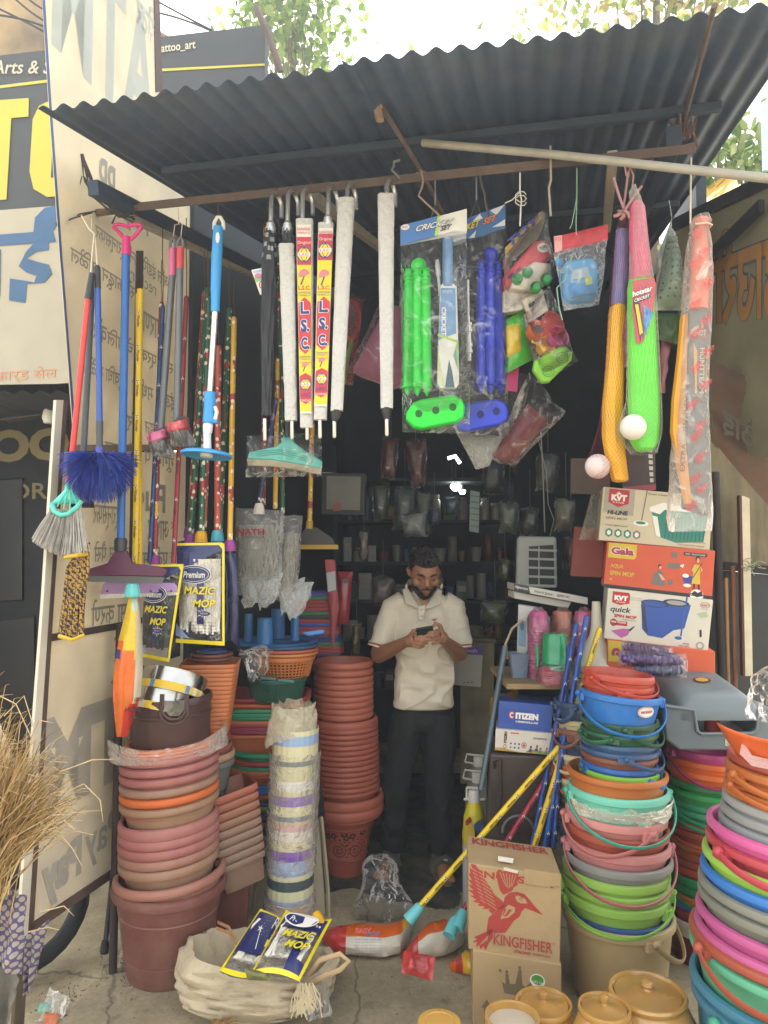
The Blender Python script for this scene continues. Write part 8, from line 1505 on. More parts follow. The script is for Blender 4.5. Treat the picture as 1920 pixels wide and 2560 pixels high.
hang=[((955,1090),(1000,1090),(990,1200),(950,1195),5.0,'6a2a30','dark red'),((1010,1100),(1068,1095),(1062,1215),(1030,1220),4.9,'5c2030','wine coloured'),((930,1210),(975,1205),(970,1300),(935,1305),5.1,'5a6a60','grey green'),((985,1215),(1040,1220),(1030,1330),(980,1325),5.0,'4f5a5a','smoky grey'),((1045,1225),(1075,1230),(1080,1335),(1050,1340),5.05,'6d7a6a','pale green'),((1072,1275),(1100,1272),(1098,1310),(1070,1312),4.95,'3a5a7a','blue'),((1110,1240),(1150,1238),(1148,1290),(1112,1288),5.2,'3f5a6a','steel blue'),((1000,1285),(1065,1275),(1070,1345),(1010,1340),4.8,'8a908c','silvery'),((900,1330),(920,1330),(918,1402),(898,1400),4.6,'a59a8a','tan'),((1250,1250),(1300,1255),(1290,1340),(1248,1330),4.6,'54604c','mossy'),((1300,1270),(1350,1268),(1346,1335),(1298,1340),4.7,'4a4a44','brownish'),((1390,1240),(1440,1250),(1430,1330),(1385,1330),4.2,'6a6a52','straw coloured'),((1250,1400),(1275,1395),(1270,1450),(1245,1448),5.0,'7a7a2c','yellowish'),((1410,1340),(1446,1345),(1440,1420),(1406,1420),4.3,'5a2a26','brick red'),((1205,1500),(1270,1505),(1262,1560),(1200,1555),4.7,'4a5a2c','mossy yellow'),((1205,1150),(1262,1150),(1256,1240),(1208,1236),5.1,'3a3f40','charcoal'),((1340,1130),(1400,1135),(1392,1230),(1338,1225),4.6,'3f3a3c','dusky brown'),((880,1560),(902,1558),(900,1640),(878,1640),4.5,'8a6a2c','golden'),((930,1440),(985,1445),(980,1520),(928,1515),4.9,'6a5a52','speckled brown')]
for i,(a,c,e,f,d,col,nm)in enumerate(hang):
 side='left of' if a[0]<1040 else 'above' if a[0]<1120 else 'right of'
 pl=front(d,0,a[0]);t=thing('hanging_packet',f'{nm} wrapped packet hanging in the dim shop {side} the man\'s head','packet',pl.at((e[0]+f[0])/2,e[1]),'packets hanging in the dim shop')
 b=MB();sx=lambda p,k=.12:(p[0]*(1-k)+(a[0]+c[0])/2*k,p[1]*(1-k)+(a[1]+e[1])/2*k);b.pillow([sx(p)for p in(a,c,e,f)],pl,.03,cr=.008,seed=i,wob=5,nx=8,ny=8);b.build('contents',mat(col,.5,var=.4,vscale=20,coat=.3),t)
 b=MB();b.pillow((a,c,e,f),pl,.05,cr=.012,seed=i+30,wob=6,nx=10,ny=10);b.build('film_wrap',film('dfe6e8',.04,.34,.12,16),t)
 b=MB();p=pl.at((a[0]+c[0])/2,a[1]);b.tube([p,p+Z*.25],.002,4);b.build('hanging_cord',mat('6a6a66',.8),t)
b=MB();pl=front(4.6,0,1185);b.slab([(1176,1226),(1199,1230),(1197,1332),(1173,1328)],pl,.003)
for k in range(6):b.poly([(1177,1238+k*15),(1198,1241+k*15),(1198,1243+k*15),(1177,1240+k*15)],pl,1)
b.build('strip_calendar',[mat('7d8f88',.6),mat('4a5654',.6)],label='narrow pale strip of sachets hanging right of the lamps',cat='sachets',smooth=0)
b=MB();b.tube([P(1352,1080,4.4),P(1358,1200,4.4),P(1362,1330,4.4)],.004,5);b.tube([P(1346,1100,4.42),P(1366,1180,4.42),P(1370,1260,4.42),P(1385,1300,4.42),P(1375,1340,4.42)],.003,5);b.build('cable',mat('9a9c98',.6),label='thin white cables looping down the dark right wall',cat='cable')
t=thing('counter','grimy cream counter in the dark with pots on it, right of the man','counter',P(1200,1900,4.5));pl=front(4.5,-6,1200)
b=MB();b.slab([(1150,1604),(1236,1606),(1232,1960),(1150,1960)],pl,.4);b.build('cabinet',mat('6f6a50',.8,var=.5,vscale=5,dust=.2),t,bevel=.004)
b=MB();b.slab([(1140,1594),(1240,1596),(1240,1605),(1140,1604)],pl,.42,off=.015);b.build('top',mat('55523f',.8),t)
d=4.4;pl=front(d,-4,1170);t=thing('payment_card','white payment card with a purple heading, right of the man\'s elbow','card',pl.at(1170,1720));b=MB();b.slab([(1136,1612),(1208,1616),(1202,1718),(1132,1712)],pl,.004);b.build('card',mat('9c9a92',.5),t,smooth=0)
b=MB();b.poly([(1136,1612),(1208,1616),(1207,1638),(1135,1634)],pl,0);b.text('PhonePe',[(1163,1621),(1194,1623),(1193,1632),(1162,1630)],pl,1,.0016,bold=.02)
for x in(1160,1170,1180):b.ell(x,1706,2,2,pl,2)
b.build('printed_design',[mat('4a3a80',.5),mat('a9a0c4',.5),mat('4a4a46',.5)],t,smooth=0)
for i,(x,y,w_,c_,lab)in enumerate(((1185,1594,44,'5d5a52','dim steel pot with lid on the cream counter'),(1222,1594,26,'5a2422','dark red round tin on the cream counter'),(1158,1594,22,'4a2a2a','maroon tin left of the steel pot on the counter'))):
 b=MB();r_=S(w_,4.5)/2;b.lathe([(0,0),(r_*.9,0),(r_,r_*.3),(r_,r_*1.1),(r_*1.1,r_*1.15),(r_*.6,r_*1.3),(r_*.1,r_*1.35),(r_*.1,r_*1.5),(0,r_*1.5)],24,M=Matrix.Translation(P(x,y,4.6)));b.build('cooking_pot' if i==0 else 'tin',mat(c_,.35,.3),label=lab,cat='pot' if i==0 else 'tin')
 #SACK AND PACKETS ON THE GROUND
t=thing('cloth_sack','grubby cream cloth sack lying open with mop packets spilling out','sack',G(640,2480));c=G(630,2440);b=MB();n=56;rows=22;vs=[];fs=[]
c=Vector((P(632,2440,2.86).x,2.86,0));Wd,Dp,H=.3,.2,.175
for j in range(rows+1):
 f=j/rows
 for i in range(n):
  a=2*math.pi*i/n;ca,sa=math.cos(a),math.sin(a);prof=math.sin(math.pi*min(1,.12+f*.62))**.55;hx=H*(1-.25*ca-.05*sa)*(f**.9);fold=.03*noise.noise(Vector((ca*1.7,sa*1.7,f*2.5)))+.03*abs(noise.noise(Vector((ca*2.2+4,sa*2.2,f*7))))+.012*noise.noise(Vector((ca*6,sa*6,f*11)))-.02*(1-abs(noise.noise(Vector((ca*2.5+f*2,sa*2.5,f*4.5+2)))))**7
  g_=(abs(ca)**2.6+abs(sa)**2.6)**(-1/2.6);vs.append(c+Vector((ca*g_*(Wd*prof+fold)+.02*f,sa*g_*(Dp*prof+fold)+.03*f,hx+fold*.6)))
for j in range(rows):
 for i in range(n):fs.append((j*n+i,j*n+(i+1)%n,(j+1)*n+(i+1)%n,(j+1)*n+i))
base=len(vs);last=[rows*n+i for i in range(n)]
for k,(sc_,dz)in enumerate(((.96,.006),(.9,-.02),(.8,-.08))):
 for i in range(n):v=Vector(vs[rows*n+i]);q=c+Vector((.02,.03,v.z));vs.append(Vector((q.x+(v.x-q.x)*sc_,q.y+(v.y-q.y)*sc_,v.z+dz)))
 o0=rows*n if k==0 else base+(k-1)*n;o1=base+k*n
 for i in range(n):fs.append((o0+i,o0+(i+1)%n,o1+(i+1)%n,o1+i))
fs.append(tuple(base+2*n+i for i in range(n)));b.add(vs,fs);b.build('cloth',mat('b9ab90',.95,var=.18,vscale=7,bump=.6,bscale=55,dust=.25),t,smooth=70)
b=MB();p=P(770,2420,2.8);b.tube([P(768,2440,2.75),P(800,2400,2.68),P(850,2385,2.66),P(872,2402,2.66),P(850,2425,2.66),P(810,2440,2.68),P(772,2460,2.72)],.009,8,sx=.6);b.build('handle_loop',mat('b59a74',.95),t)
b=MB();rnd=random.Random(9)
for k in range(60):x=rnd.uniform(742,782);a=P(x,2462+rnd.uniform(-6,12),2.66);b.tube([a,a+Vector((rnd.uniform(-.02,.03),-.02,-.03)),a+Vector((rnd.uniform(-.03,.04),-.02,-.06-rnd.random()*.03))],.0022,4,cap=False)
b.build('frayed_edge',mat('c4b594',.95),t)
b=MB()
for s_ in(0,14):b.tube([P(545-s_*.3,2306+s_,2.78-.002*s_),P(572,2318+s_,2.69),P(588+s_*.3,2345+s_,2.66)],.006,6,sx=.5)
b.build('stripe',mat('9a7048',.9),t)
def flat_bag(lab,q3,th,design,seed,group):
 """printed mop bag lying on something: four 3-D corners"""
 class Q:pass
 pl=Q();a,b_,c_,d_=(Vector(p)for p in q3);pl.n=(b_-a).cross(d_-a).normalized()
 if pl.n.dot(CAM-a)<0:pl.n=-pl.n
 pl.at=lambda u,v,off=0.0:(a*(1-u)+b_*u)*(1-v)+(d_*(1-u)+c_*u)*v+pl.n*(off+.02*math.sin(2.4*v+seed)*math.sin(3.1*u))
 t=thing('bagged_mop',lab,'mop',(a+b_+c_+d_)/4-Z*.05,group);b=MB();rnd=random.Random(seed)
 for k in range(60):
  u=rnd.uniform(.15,.85);b.tube([pl.at(min(.9,max(.1,u+rnd.uniform(-.05,.05))),.2+.12*j,th*.6+rnd.uniform(-.003,.006))for j in range(6)],.0045,5)
 b.build('yarn',PW,t)
 b=MB();b.pillow(((0,0),(1,0),(1,1),(0,1)),pl,th,th*.6,cr=.005,seed=seed);b.build('bag',film('f8f8f8',.0,.3,.13,22),t)
 b=MB();e=lambda u,v:th*(1-abs(2*u-1)**3)*(1-abs(2*v-1)**3)+.006
 def strip(u0,v0,u1,v1,m,nu=8,nv=3):
  for i in range(nu):
   for j in range(nv):cs_=[(lerp(u0,u1,(i+x)/nu),lerp(v0,v1,(j+y)/nv))for x,y in((0,0),(1,0),(1,1),(0,1))];b.add([pl.at(u,v,e(u,v))for u,v in cs_],[(0,1,2,3)],m)
 strip(0,0,1,.05,1);strip(0,.95,1,1,1);strip(0,.05,.05,.95,1,1,8);strip(.95,.05,1,.95,1,1,8)
 if design=='front':
  strip(.05,.05,.95,.34,0);strip(.62,.34,.78,.95,0,3,8);strip(.78,.8,.95,.95,0,3,3)
  E=lambda cu,cv,ru,rv,m,l:b.add([pl.at(cu+ru*math.cos(k*.2618),cv+rv*math.sin(k*.2618),th+.011+l)for k in range(24)],[tuple(range(24))],m)
  E(.48,.22,.36,.12,3,0);E(.48,.22,.33,.1,0,.0008);b.text('Premium',(.24,.18,.72,.27),pl,3,th+.0135,shear=.25,bold=.02)
  for s_,u0,v0 in(('MAZIC',.28,.42),('MOP',.44,.6)):b.text(s_,(u0,v0,.92,v0+.13),pl,0,th+.0125,shear=.2,bold=.08);b.text(s_,(u0,v0,.92,v0+.13),pl,1,th+.0135,shear=.2,bold=.03)
 else:
  strip(.05,.05,.95,.72,0,8,6)
  for k in range(5):q=k*1.2566-.3;b.add([pl.at(.4+.09*math.cos(q),.36+.06*math.sin(q),th+.009),pl.at(.4+.02*math.cos(q+1.2),.36+.014*math.sin(q+1.2),th+.009),pl.at(.4+.02*math.cos(q-1.2),.36+.014*math.sin(q-1.2),th+.009)],[(0,1,2)],3)
  b.add([pl.at(.41,.38,th+.009),pl.at(.43,.38,th+.009),pl.at(.56,.66,th+.009),pl.at(.54,.66,th+.009)],[(0,1,2,3)],3)
  for k in range(14):u,v=rnd.uniform(.4,.8),rnd.uniform(.2,.45);b.add([pl.at(u+.008*math.cos(q*1.57),v+.006*math.sin(q*1.57),th+.009)for q in range(4)],[(0,1,2,3)],3)
  b.text('M',(.74,.5,.86,.62),pl,1,th+.01,bold=.06);b.text('Pr',(.7,.14,.92,.32),pl,3,th+.01,shear=.2)
 b.build('printed_design',[NAVY,YB,mat('93a6cf',.4),WHITE],t,smooth=0)
flat_bag('navy mop bag with a star wand print, left one spilling from the sack',(P(650,2275,2.98),P(715,2305,2.95),P(655,2445,2.62),P(548,2430,2.64)),.03,'back',3,'bagged mop refills')
flat_bag('navy mop bag of white yarn with yellow lettering, right one on the sack',(P(715,2278,2.92),P(830,2300,2.9),P(748,2458,2.6),P(625,2440,2.6)),.035,'front',5,'bagged mop refills')
b=MB();b.tube([P(790,2285,2.9),P(798,2300,2.88),P(803,2308,2.88)],[.018,.02,.016],12);b.build('yellow_socket',mat('d9a520',.4),label='yellow mop socket poking out of the sack behind the right mop bag',cat='socket')
b=MB();b.pillow(((612,2420),(668,2430),(680,2452),(618,2450)),Pl(P(640,2440,2.6),(0,-.8,.6)),.02,cr=.01,seed=4);b.build('olive_packet',mat('6b7038',.4,var=.4,vscale=40,coat=.3),label='crumpled olive printed packet at the mouth of the sack',cat='packet')
b=MB();b.pillow(((770,2455),(818,2452),(826,2540),(768,2552)),Pl(P(790,2540,2.66),(.1,-.7,.7)),.04,cr=.02,seed=5,wob=8,nx=20,ny=20);b.build('film_bag',CLEAR,label='crumpled clear bag on the ground right of the sack',cat='bag')
def floor_pack(lab,rows,ground_d,mats,seed,th=.05):
 t=thing('orange_mop_packet',lab,'mop',G(rows[len(rows)//2][0],rows[len(rows)//2][2]),'orange printed mop packets');b=MB();vs=[];fs=[];ms=[];k=18;n=len(rows)*3
 for i in range(n+1):
  f=i/n*(len(rows)-1);i0=min(len(rows)-2,int(f));g=f-i0;x=lerp(rows[i0][0],rows[i0+1][0],g);yt=lerp(rows[i0][1],rows[i0+1][1],g);yb=lerp(rows[i0][2],rows[i0+1][2],g);A=G(x,yb);hgt=lerp(rows[i0][3],rows[i0+1][3],g);B=P(x,yt,A.y+hgt*.9+.04);cc=(A+B)/2+Vector((0,.03,0));wd=max(.02,abs(B.z-A.z)/2)
  for j in range(k):
   a=2*math.pi*j/k;nn=noise.noise(Vector((i*.5,math.cos(a)*2,math.sin(a)*2+seed)));vs.append(Vector((cc.x,cc.y-math.sin(a)*(hgt*.55)*(1+.15*nn),max(.002,cc.z+math.cos(a)*wd*(1+.12*nn)))))
 for i in range(n):
  for j in range(k):fs.append((i*k+j,i*k+(j+1)%k,(i+1)*k+(j+1)%k,(i+1)*k+j));ms.append(mats[1]((i+.5)/n,(j+.5)/k))
 fs+=[tuple(range(k-1,-1,-1)),tuple(n*k+j for j in range(k))];ms+=[ms[0],ms[-1]];b.add(vs,fs);b.m=ms;b.build('packet',mats[0],t);return t
def zone_f(u,v):
 v=abs(v-.25)if v<.75 else.5
 if u<.22:return 2
 if v<.16 and u<.86:return 3
 if u>.88:return 4
 return 1 if(u<.7)else 0
OR2=[mat('d8a822',.25,coat=.5),mat('d2601c',.25,coat=.5,var=.2),mat('b52f2c',.25,coat=.5),mat('cfc8b8',.4,coat=.4,bump=.4,bscale=40),mat('9cc6c4',.3,coat=.3)]
t=floor_pack('orange and red mop packet lying on the ground under the teal socket',[(806,2325,2380,.05),(840,2308,2410,.13),(900,2296,2420,.17),(960,2300,2420,.17),(1000,2296,2412,.15),(1022,2284,2380,.1),(1038,2275,2320,.04)],2.9,(OR2,zone_f),3)
pl=Pl(P(925,2370,2.86)-Vector((0,.0,0)),(0,-1,.45));b=MB();o_=.055
b.text('EASY',(890,2318,930,2332),pl,0,o_,bold=.05);b.text('MOP',(916,2326,950,2340),pl,1,o_,bold=.02)
for k in range(6):b.text('best quality cotton mop',(890,2345+k*7,955,2349+k*7),pl,1,o_)
b.build('printed_design',[mat('a8382c',.5),mat('4a4a70',.5)],t,smooth=0)
zone_g=lambda u,v:2 if u<.3 else(3 if abs(v-.25)<.14 else(4 if u>.8 else 1))
t=floor_pack('second orange mop packet with a red torn label, against the cartons',[(1005,2390,2420,.02),(1030,2350,2430,.06),(1070,2300,2425,.12),(1110,2290,2420,.13),(1140,2295,2405,.1),(1160,2290,2380,.05)],2.9,(OR2,zone_g),8)
b=MB();b.pillow(((1010,2376),(1088,2392),(1082,2452),(1004,2432)),Pl(P(1046,2430,2.74),(0,-.75,.65)),.02,cr=.012,seed=6);b.build('red_label',mat('a8302e',.35,coat=.4),t)
pl=Pl(P(1046,2430,2.74),(0,-.75,.65));b=MB()
for k,s_ in enumerate(('HOME','GOOD MOP','KALLA','INDIA')):b.text(s_,[(1030,2390+k*11),(1066,2396+k*11),(1065,2403+k*11),(1029,2397+k*11)],pl,0,.026)
b.build('lettering',mat('5c1c1c',.6),t,smooth=0)
t=floor_pack('third orange mop packet peeping out beside the lower carton',[(1125,2420,2440,.02),(1145,2390,2455,.07),(1168,2370,2465,.1),(1200,2370,2470,.1)],2.85,(OR2,lambda u,v:(1,2,0,1)[int(u*3.99)]),12)
for(x,y,dd)in((1150,2300,2.98),(1130,2318,2.96)):
 a,c=P(x+10,y-22,dd+.05),P(x-8,y+22,dd);b=MB();b.tube([a,a.lerp(c,.2),c],[.016,.022,.026],14);b.build('teal_socket',mat('66bcc4',.35),label=('upper' if x==1150 else 'lower')+' pale teal mop socket on the packets beside the bird carton',cat='socket')
 #LEFT FOREGROUND
rnd=random.Random(15);t=thing('straw_broom','big sheaf of dry golden straw brooms fanning up at the left edge','broom',P(-40,2250,2.1));b=MB()
for k in range(620):
 u=rnd.random();a=P(-70+rnd.gauss(0,32),2230+rnd.gauss(0,40),2.12+rnd.gauss(0,.05));L=rnd.uniform(.7,1.0);tx,ty=(lerp(-60,205,u**1.1)+rnd.gauss(0,18),lerp(1760,2010,u**1.5)+rnd.gauss(0,38));e=P(lerp(-60,tx,L),lerp(2230,ty,L),2.08+rnd.gauss(0,.09));md=a.lerp(e,.55)+Vector((rnd.gauss(0,.012),rnd.gauss(0,.012),.02+rnd.random()*.02));dr=Vector((rnd.uniform(0,.03),0,rnd.uniform(-.03,.01)));b.tube([a,md,e,e+(e-md)*.12+dr],[.0017,.0015,.001,.0005],3,rnd.choice((0,0,1,2)),cap=False)
for pts in(((10,1790),(60,1740),(85,1820),(70,1900)),((0,1740),(40,1760),(72,1830),(80,1850)),((140,1990),(210,1960),(250,2000),(258,2055)),((100,2280),(160,2265),(185,2290)),((70,2330),(120,2318),(148,2325)),((150,1930),(230,1900),(288,1898)),((120,2050),(180,2120),(205,2165))):b.tube([P(x,y,2.1)for x,y in pts],[.0017]*(len(pts)-1)+[.0006],4,1)
b.build('stalks',[mat('b89a66',.7,var=.3,vscale=30),mat('cdb486',.7,var=.3,vscale=30),mat('84693f',.7)],t)
pm=bpy.data.materials.new('polka_cloth');pm.use_nodes=True;N=pm.node_tree.nodes;L=pm.node_tree.links;tc=N.new('ShaderNodeTexCoord');mp=N.new('ShaderNodeMapping');mp.inputs['Rotation'].default_value=(0,R(45),0);vo=N.new('ShaderNodeTexVoronoi');vo.inputs['Scale'].default_value=52;vo.inputs['Randomness'].default_value=0;vo.voronoi_dimensions='2D'
sx=N.new('ShaderNodeSeparateXYZ');cx=N.new('ShaderNodeCombineXYZ');L.new(tc.outputs['Object'],mp.inputs[0]);L.new(mp.outputs[0],sx.inputs[0]);L.new(sx.outputs[0],cx.inputs[0]);L.new(sx.outputs[2],cx.inputs[1]);L.new(cx.outputs[0],vo.inputs['Vector'])
lt=N.new('ShaderNodeMath');lt.operation='LESS_THAN';lt.inputs[1].default_value=.4;L.new(vo.outputs['Distance'],lt.inputs[0]);mxx=N.new('ShaderNodeMix');mxx.data_type='RGBA';mxx.inputs[6].default_value=C('5d5276');mxx.inputs[7].default_value=C('a59c94');L.new(lt.outputs[0],mxx.inputs[0]);L.new(mxx.outputs[2],N['Principled BSDF'].inputs['Base Color']);N['Principled BSDF'].inputs['Roughness'].default_value=.9
def drape(name,lab,tp,bt,d,m,seed,amp=.02,cat='cloth'):
 pl=front(d,0,tp[0][0]);b=MB();nx,ny=24,24;vs=[];fs=[]
 def cv(p,u):k=u*(len(p)-1);i=min(len(p)-2,int(k));g=k-i;return lerp(p[i][0],p[i+1][0],g),lerp(p[i][1],p[i+1][1],g)
 for j in range(ny+1):
  for i in range(nx+1):u,v=i/nx,j/ny;x0,y0=cv(tp,u);x1,y1=cv(bt,u);vs.append(pl.at(lerp(x0,x1,v),lerp(y0,y1,v),amp*math.sin(u*9+seed)*(.3+v)+amp*noise.noise(Vector((u*3,v*4,seed)))))
 for j in range(ny):
  for i in range(nx):a=j*(nx+1)+i;fs.append((a,a+nx+1,a+nx+2,a+1))
 b.add(vs,fs);o=b.build(name,m,label=lab,cat=cat);md=o.modifiers.new('t','SOLIDIFY');md.thickness=.002;return o
drape('polka_cloth','purple cloth with pale polka dots hanging under the straw at the left edge',[(-60,2180),(30,2230),(66,2240)],[(-60,2420),(0,2410),(48,2442)],2.2,pm,1)
drape('polka_cloth','second piece of purple polka dot cloth hanging right of the frame leg',[(62,2340),(90,2325),(122,2300)],[(58,2490),(74,2478),(84,2440)],2.35,pm,3,.012)
drape('grey_cloth','grey checked cloth hanging low at the bottom left corner',[(-60,2400),(0,2415),(52,2445)],[(-60,2620),(0,2600),(26,2560)],2.25,mat('6d6a60',.9,var=.3,bump=.5,bscale=80),5)
drape('pale_sheet','white cloth corner showing at the left edge above the straw',[(-60,1760),(0,1815),(8,1830)],[(-60,2000),(0,1990),(60,1960)],2.5,mat('bdbab2',.8),7,.01)
b=MB();c=P(60,2350,2.55);pts=[c+Vector((0.02*math.cos(a),.26*math.cos(a)*.4+.1,.0))+Vector((.16*math.cos(a),0,.22*math.sin(a)))for a in[k*.2618 for k in range(24)]]
pts=[Vector((P(84,2350,3.05).x+.11*math.cos(k*.2618),3.08+.17*math.cos(k*.2618),.245+.2*math.sin(k*.2618)))for k in range(24)];b.tube(pts,.045,12,closed=True,sx=.7);b.build('tyre',mat('26292c',.8,bump=.3),label='black scooter tyre behind the frame leg at the lower left',cat='tyre')
t=thing('walking_stick','black stick with rubber tip leaning behind the brown post','stick',G(262,2385));b=MB();b.tube([P(262,2372,3.12),P(285,2160,3.15),P(292,2080,3.16)],.011,10);b.build('shaft',mat('2a2b2c',.5),t);b=MB();b.tube([P(263,2352,3.11),P(262,2366,3.11),P(261,2382,3.11)],[.014,.017,.017],12);b.build('rubber_tip',mat('1f2022',.7),t)
b=MB();pl=Pl(G(130,2520),(0,-.6,.8));b.pillow(((128,2470),(172,2490),(160,2545),(90,2560)),pl,.03,cr=.02,seed=7,wob=9,nx=22,ny=22);b.build('litter_bag',film('f4f0e8',.1,.5,.12,16),label='crumpled clear packet littering the ground at the lower left',cat='litter')
for i,(q,c_,lab)in enumerate(((((100,2508),(128,2502),(122,2530),(92,2532)),'6aa08c','scrap of teal wrapper under the crumpled clear packet'),(((112,2530),(150,2536),(140,2562),(104,2560)),'b5643c','scrap of orange wrapper at the lower left corner'))):
 b=MB();b.pillow(q,Pl(G(q[0][0],q[2][1]),(0,-.5,.85)),.006,cr=.006,seed=i);b.build('wrapper',mat(c_,.5,var=.4,vscale=40),label=lab,cat='litter')
b=MB();rnd=random.Random(3)
for k in range(40):x,y=rnd.uniform(545,580),rnd.uniform(2538,2560);a=G(x,y,.02+rnd.random()*.03);b.tube([a,a+Vector((rnd.uniform(-.03,.03),rnd.uniform(-.06,0),rnd.uniform(0,.02)))],.002,4)
b.build('broom_end',mat('a8844a',.8,var=.3),label='cut straw end of a hand broom poking in at the bottom edge',cat='broom')
#THE MAN
def merged(parts,voxel,smooth_it=3):
 """limbs, trunk and head grown together into one continuous skin"""
 b=MB()
 for p in parts:
  if p[0]=='t':b.tube([Vector(q)for q in p[1]],p[2],20,sx=p[3]if len(p)>3 else 1,ref=p[4]if len(p)>4 else None)
  elif p[0]=='b':b.ball(p[1],p[2],24,16,M=p[3]if len(p)>3 else None)
  else:b.add(p[1],p[2])
 me=bpy.data.meshes.new('m');me.from_pydata(b.v,[],b.f);o=bpy.data.objects.new('m',me);COL.objects.link(o)
 r=o.modifiers.new('r','REMESH');r.mode='VOXEL';r.voxel_size=voxel;s=o.modifiers.new('s','SMOOTH');s.factor=.5;s.iterations=smooth_it
 dg=bpy.context.evaluated_depsgraph_get();m2=bpy.data.meshes.new_from_object(o.evaluated_get(dg));out=MB();out.v=[tuple(v.co)for v in m2.vertices];out.f=[tuple(p.vertices)for p in m2.polygons];out.m=[0]*len(out.f)
 bpy.data.objects.remove(o);bpy.data.meshes.remove(me);bpy.data.meshes.remove(m2);return out
D=4.04;q=lambda x,y,dy=0.0:P(x,y,D+dy)
man=thing('person','bearded young man in cream polo shirt and dark jeans standing and looking at his phone','person',(q(1055,2170).x,D,0))
HC=q(1061,1428,-.1);HM=Matrix.Translation(HC)@Matrix.Rotation(R(7),4,'Z')@Matrix.Rotation(R(27),4,'X')
def hp(x,y,z):return HM@Vector((x,y,z))
hx=Vector((1,0,0))
parts=[('b',HC,(.077,.094,.098),HM.to_3x3().to_4x4()),('t',[hp(0,-.012,-.02),hp(0,-.03,-.065),hp(0,-.045,-.105)],[.07,.06,.036]),('b',hp(0,-.07,-.1),.026),('t',[hp(0,-.088,.012),hp(0,-.101,-.02),hp(0,-.108,-.034)],[.009,.0115,.0135]),('b',hp(-.012,-.1,-.037),.009),('b',hp(.012,-.1,-.037),.009),('t',[hp(-.045,-.076,.022),hp(0,-.09,.018),hp(.045,-.076,.022)],.012),('t',[hp(-.022,-.092,-.066),hp(0,-.1,-.063),hp(.022,-.092,-.066)],.0075),('t',[hp(-.018,-.09,-.076),hp(0,-.096,-.077),hp(.018,-.09,-.076)],.008),('b',hp(-.032,-.07,-.004),.017),('b',hp(.032,-.07,-.004),.017),('b',hp(-.046,-.058,-.03),.026),('b',hp(.046,-.058,-.03),.026)]
for s in(-1,1):parts+=[('t',[hp(s*.078,.004,.022),hp(s*.087,.01,.004),hp(s*.08,.006,-.03)],[.012,.015,.009],.6)]
CH=q(1058,1560)
parts+=[('t',[q(1058,1530,.03),q(1060,1490,.01),q(1061,1455,-.02)],[.062,.056,.055]),('t',[q(1058,1515,.02),q(1058,1580,.02),q(1060,1680,.02),q(1058,1770,.02),q(1056,1800,.02)],[.085,.1,.088,.092,.08],1.5,hx)]
SL,SR=q(981,1520,.02),q(1135,1520,.02);EL,ER=q(944,1640,-.02),q(1150,1636,-.02);WL,WR=P(1014,1605,3.77),P(1112,1602,3.77)
parts+=[('t',[q(1010,1508,.02),SL,SL.lerp(EL,.5),EL],[.06,.06,.049,.041]),('t',[EL,EL.lerp(WL,.35),WL],[.041,.041,.027]),('t',[q(1108,1508,.02),SR,SR.lerp(ER,.5),ER],[.06,.06,.049,.041]),('t',[ER,ER.lerp(WR,.35),WR],[.041,.041,.027])]
h=lambda x,y,dd:P(x,y,dd+.09)
parts+=[('t',[WL,h(1026,1602,3.64),h(1040,1597,3.61)],[.027,.034,.03]),('t',[WR,h(1104,1594,3.64),h(1096,1586,3.62)],[.027,.034,.03])]
for k,(a,m_,e)in enumerate((((1038,1590,3.595),(1054,1592,3.57),(1071,1591,3.585)),((1037,1598,3.59),(1054,1602,3.565),(1072,1599,3.58)),((1035,1606,3.595),(1052,1611,3.57),(1069,1607,3.59)),((1032,1613,3.6),(1047,1619,3.58),(1061,1615,3.6)))):parts.append(('t',[h(*a),h(*m_),h(*e)],[.0105,.0095-.0004*k,.0075]))
parts.append(('t',[h(1026,1590,3.61),h(1034,1577,3.58),h(1047,1575,3.57)],[.013,.011,.0085]))
for k,(a,m_,e)in enumerate((((1094,1578,3.6),(1082,1580,3.565),(1068,1579,3.575)),((1096,1586,3.595),(1081,1590,3.56),(1065,1589,3.575)),((1098,1594,3.6),(1084,1600,3.57),(1070,1599,3.59)),((1100,1602,3.61),(1090,1609,3.585),(1079,1609,3.6)))):parts.append(('t',[h(*a),h(*m_),h(*e)],[.0105,.0095-.0004*k,.0075]))
parts.append(('t',[h(1106,1582,3.61),h(1100,1564,3.585),h(1088,1558,3.57),h(1083,1566,3.56)],[.013,.0115,.0095,.008]))
HL,HR=q(1022,1790,.02),q(1094,1790,.02);KL,KR_=q(990,1955,-.01),q(1100,1955,-.02);AL,AR=q(984,2112,.03),q(1096,2118,.0)
parts+=[('t',[HL,KL,AL],[.075,.05,.036]),('t',[HR,KR_,AR],[.075,.05,.036])]
def foot(A,toe):
 A=Vector(A);g0=Vector((A.x,A.y+.02,.035));t=Vector((toe[0],toe[1],.03));ps=[('t',[A,Vector((A.x,A.y,.09)),g0+Z*.02],[.036,.036,.036]),('t',[g0,g0.lerp(t,.5)+Z*.012,t-Z*.002],[.033,.036,.03],1.0)]
 dr=(t-g0).normalized();sd_=Vector((dr.y,-dr.x,0))
 for k in range(5):off=(-.03+.0155*k)*(1 if toe[2]>0 else-1);L=(.05,.047,.042,.036,.03)[k];a=t+sd_*off-dr*.02;ps.append(('t',[a,a+dr*L*.6+Z*.002,a+dr*L-Z*.01],[.0125 if k==0 else.0095,.0115 if k==0 else.009,.011 if k==0 else.008]))
 return ps,g0,t,dr,sd_
F1=foot(AL,(AL.x-.06,AL.y-.16,-1));F2=foot(AR,(AR.x+.03,AR.y-.17,1));parts+=F1[0]+F2[0]
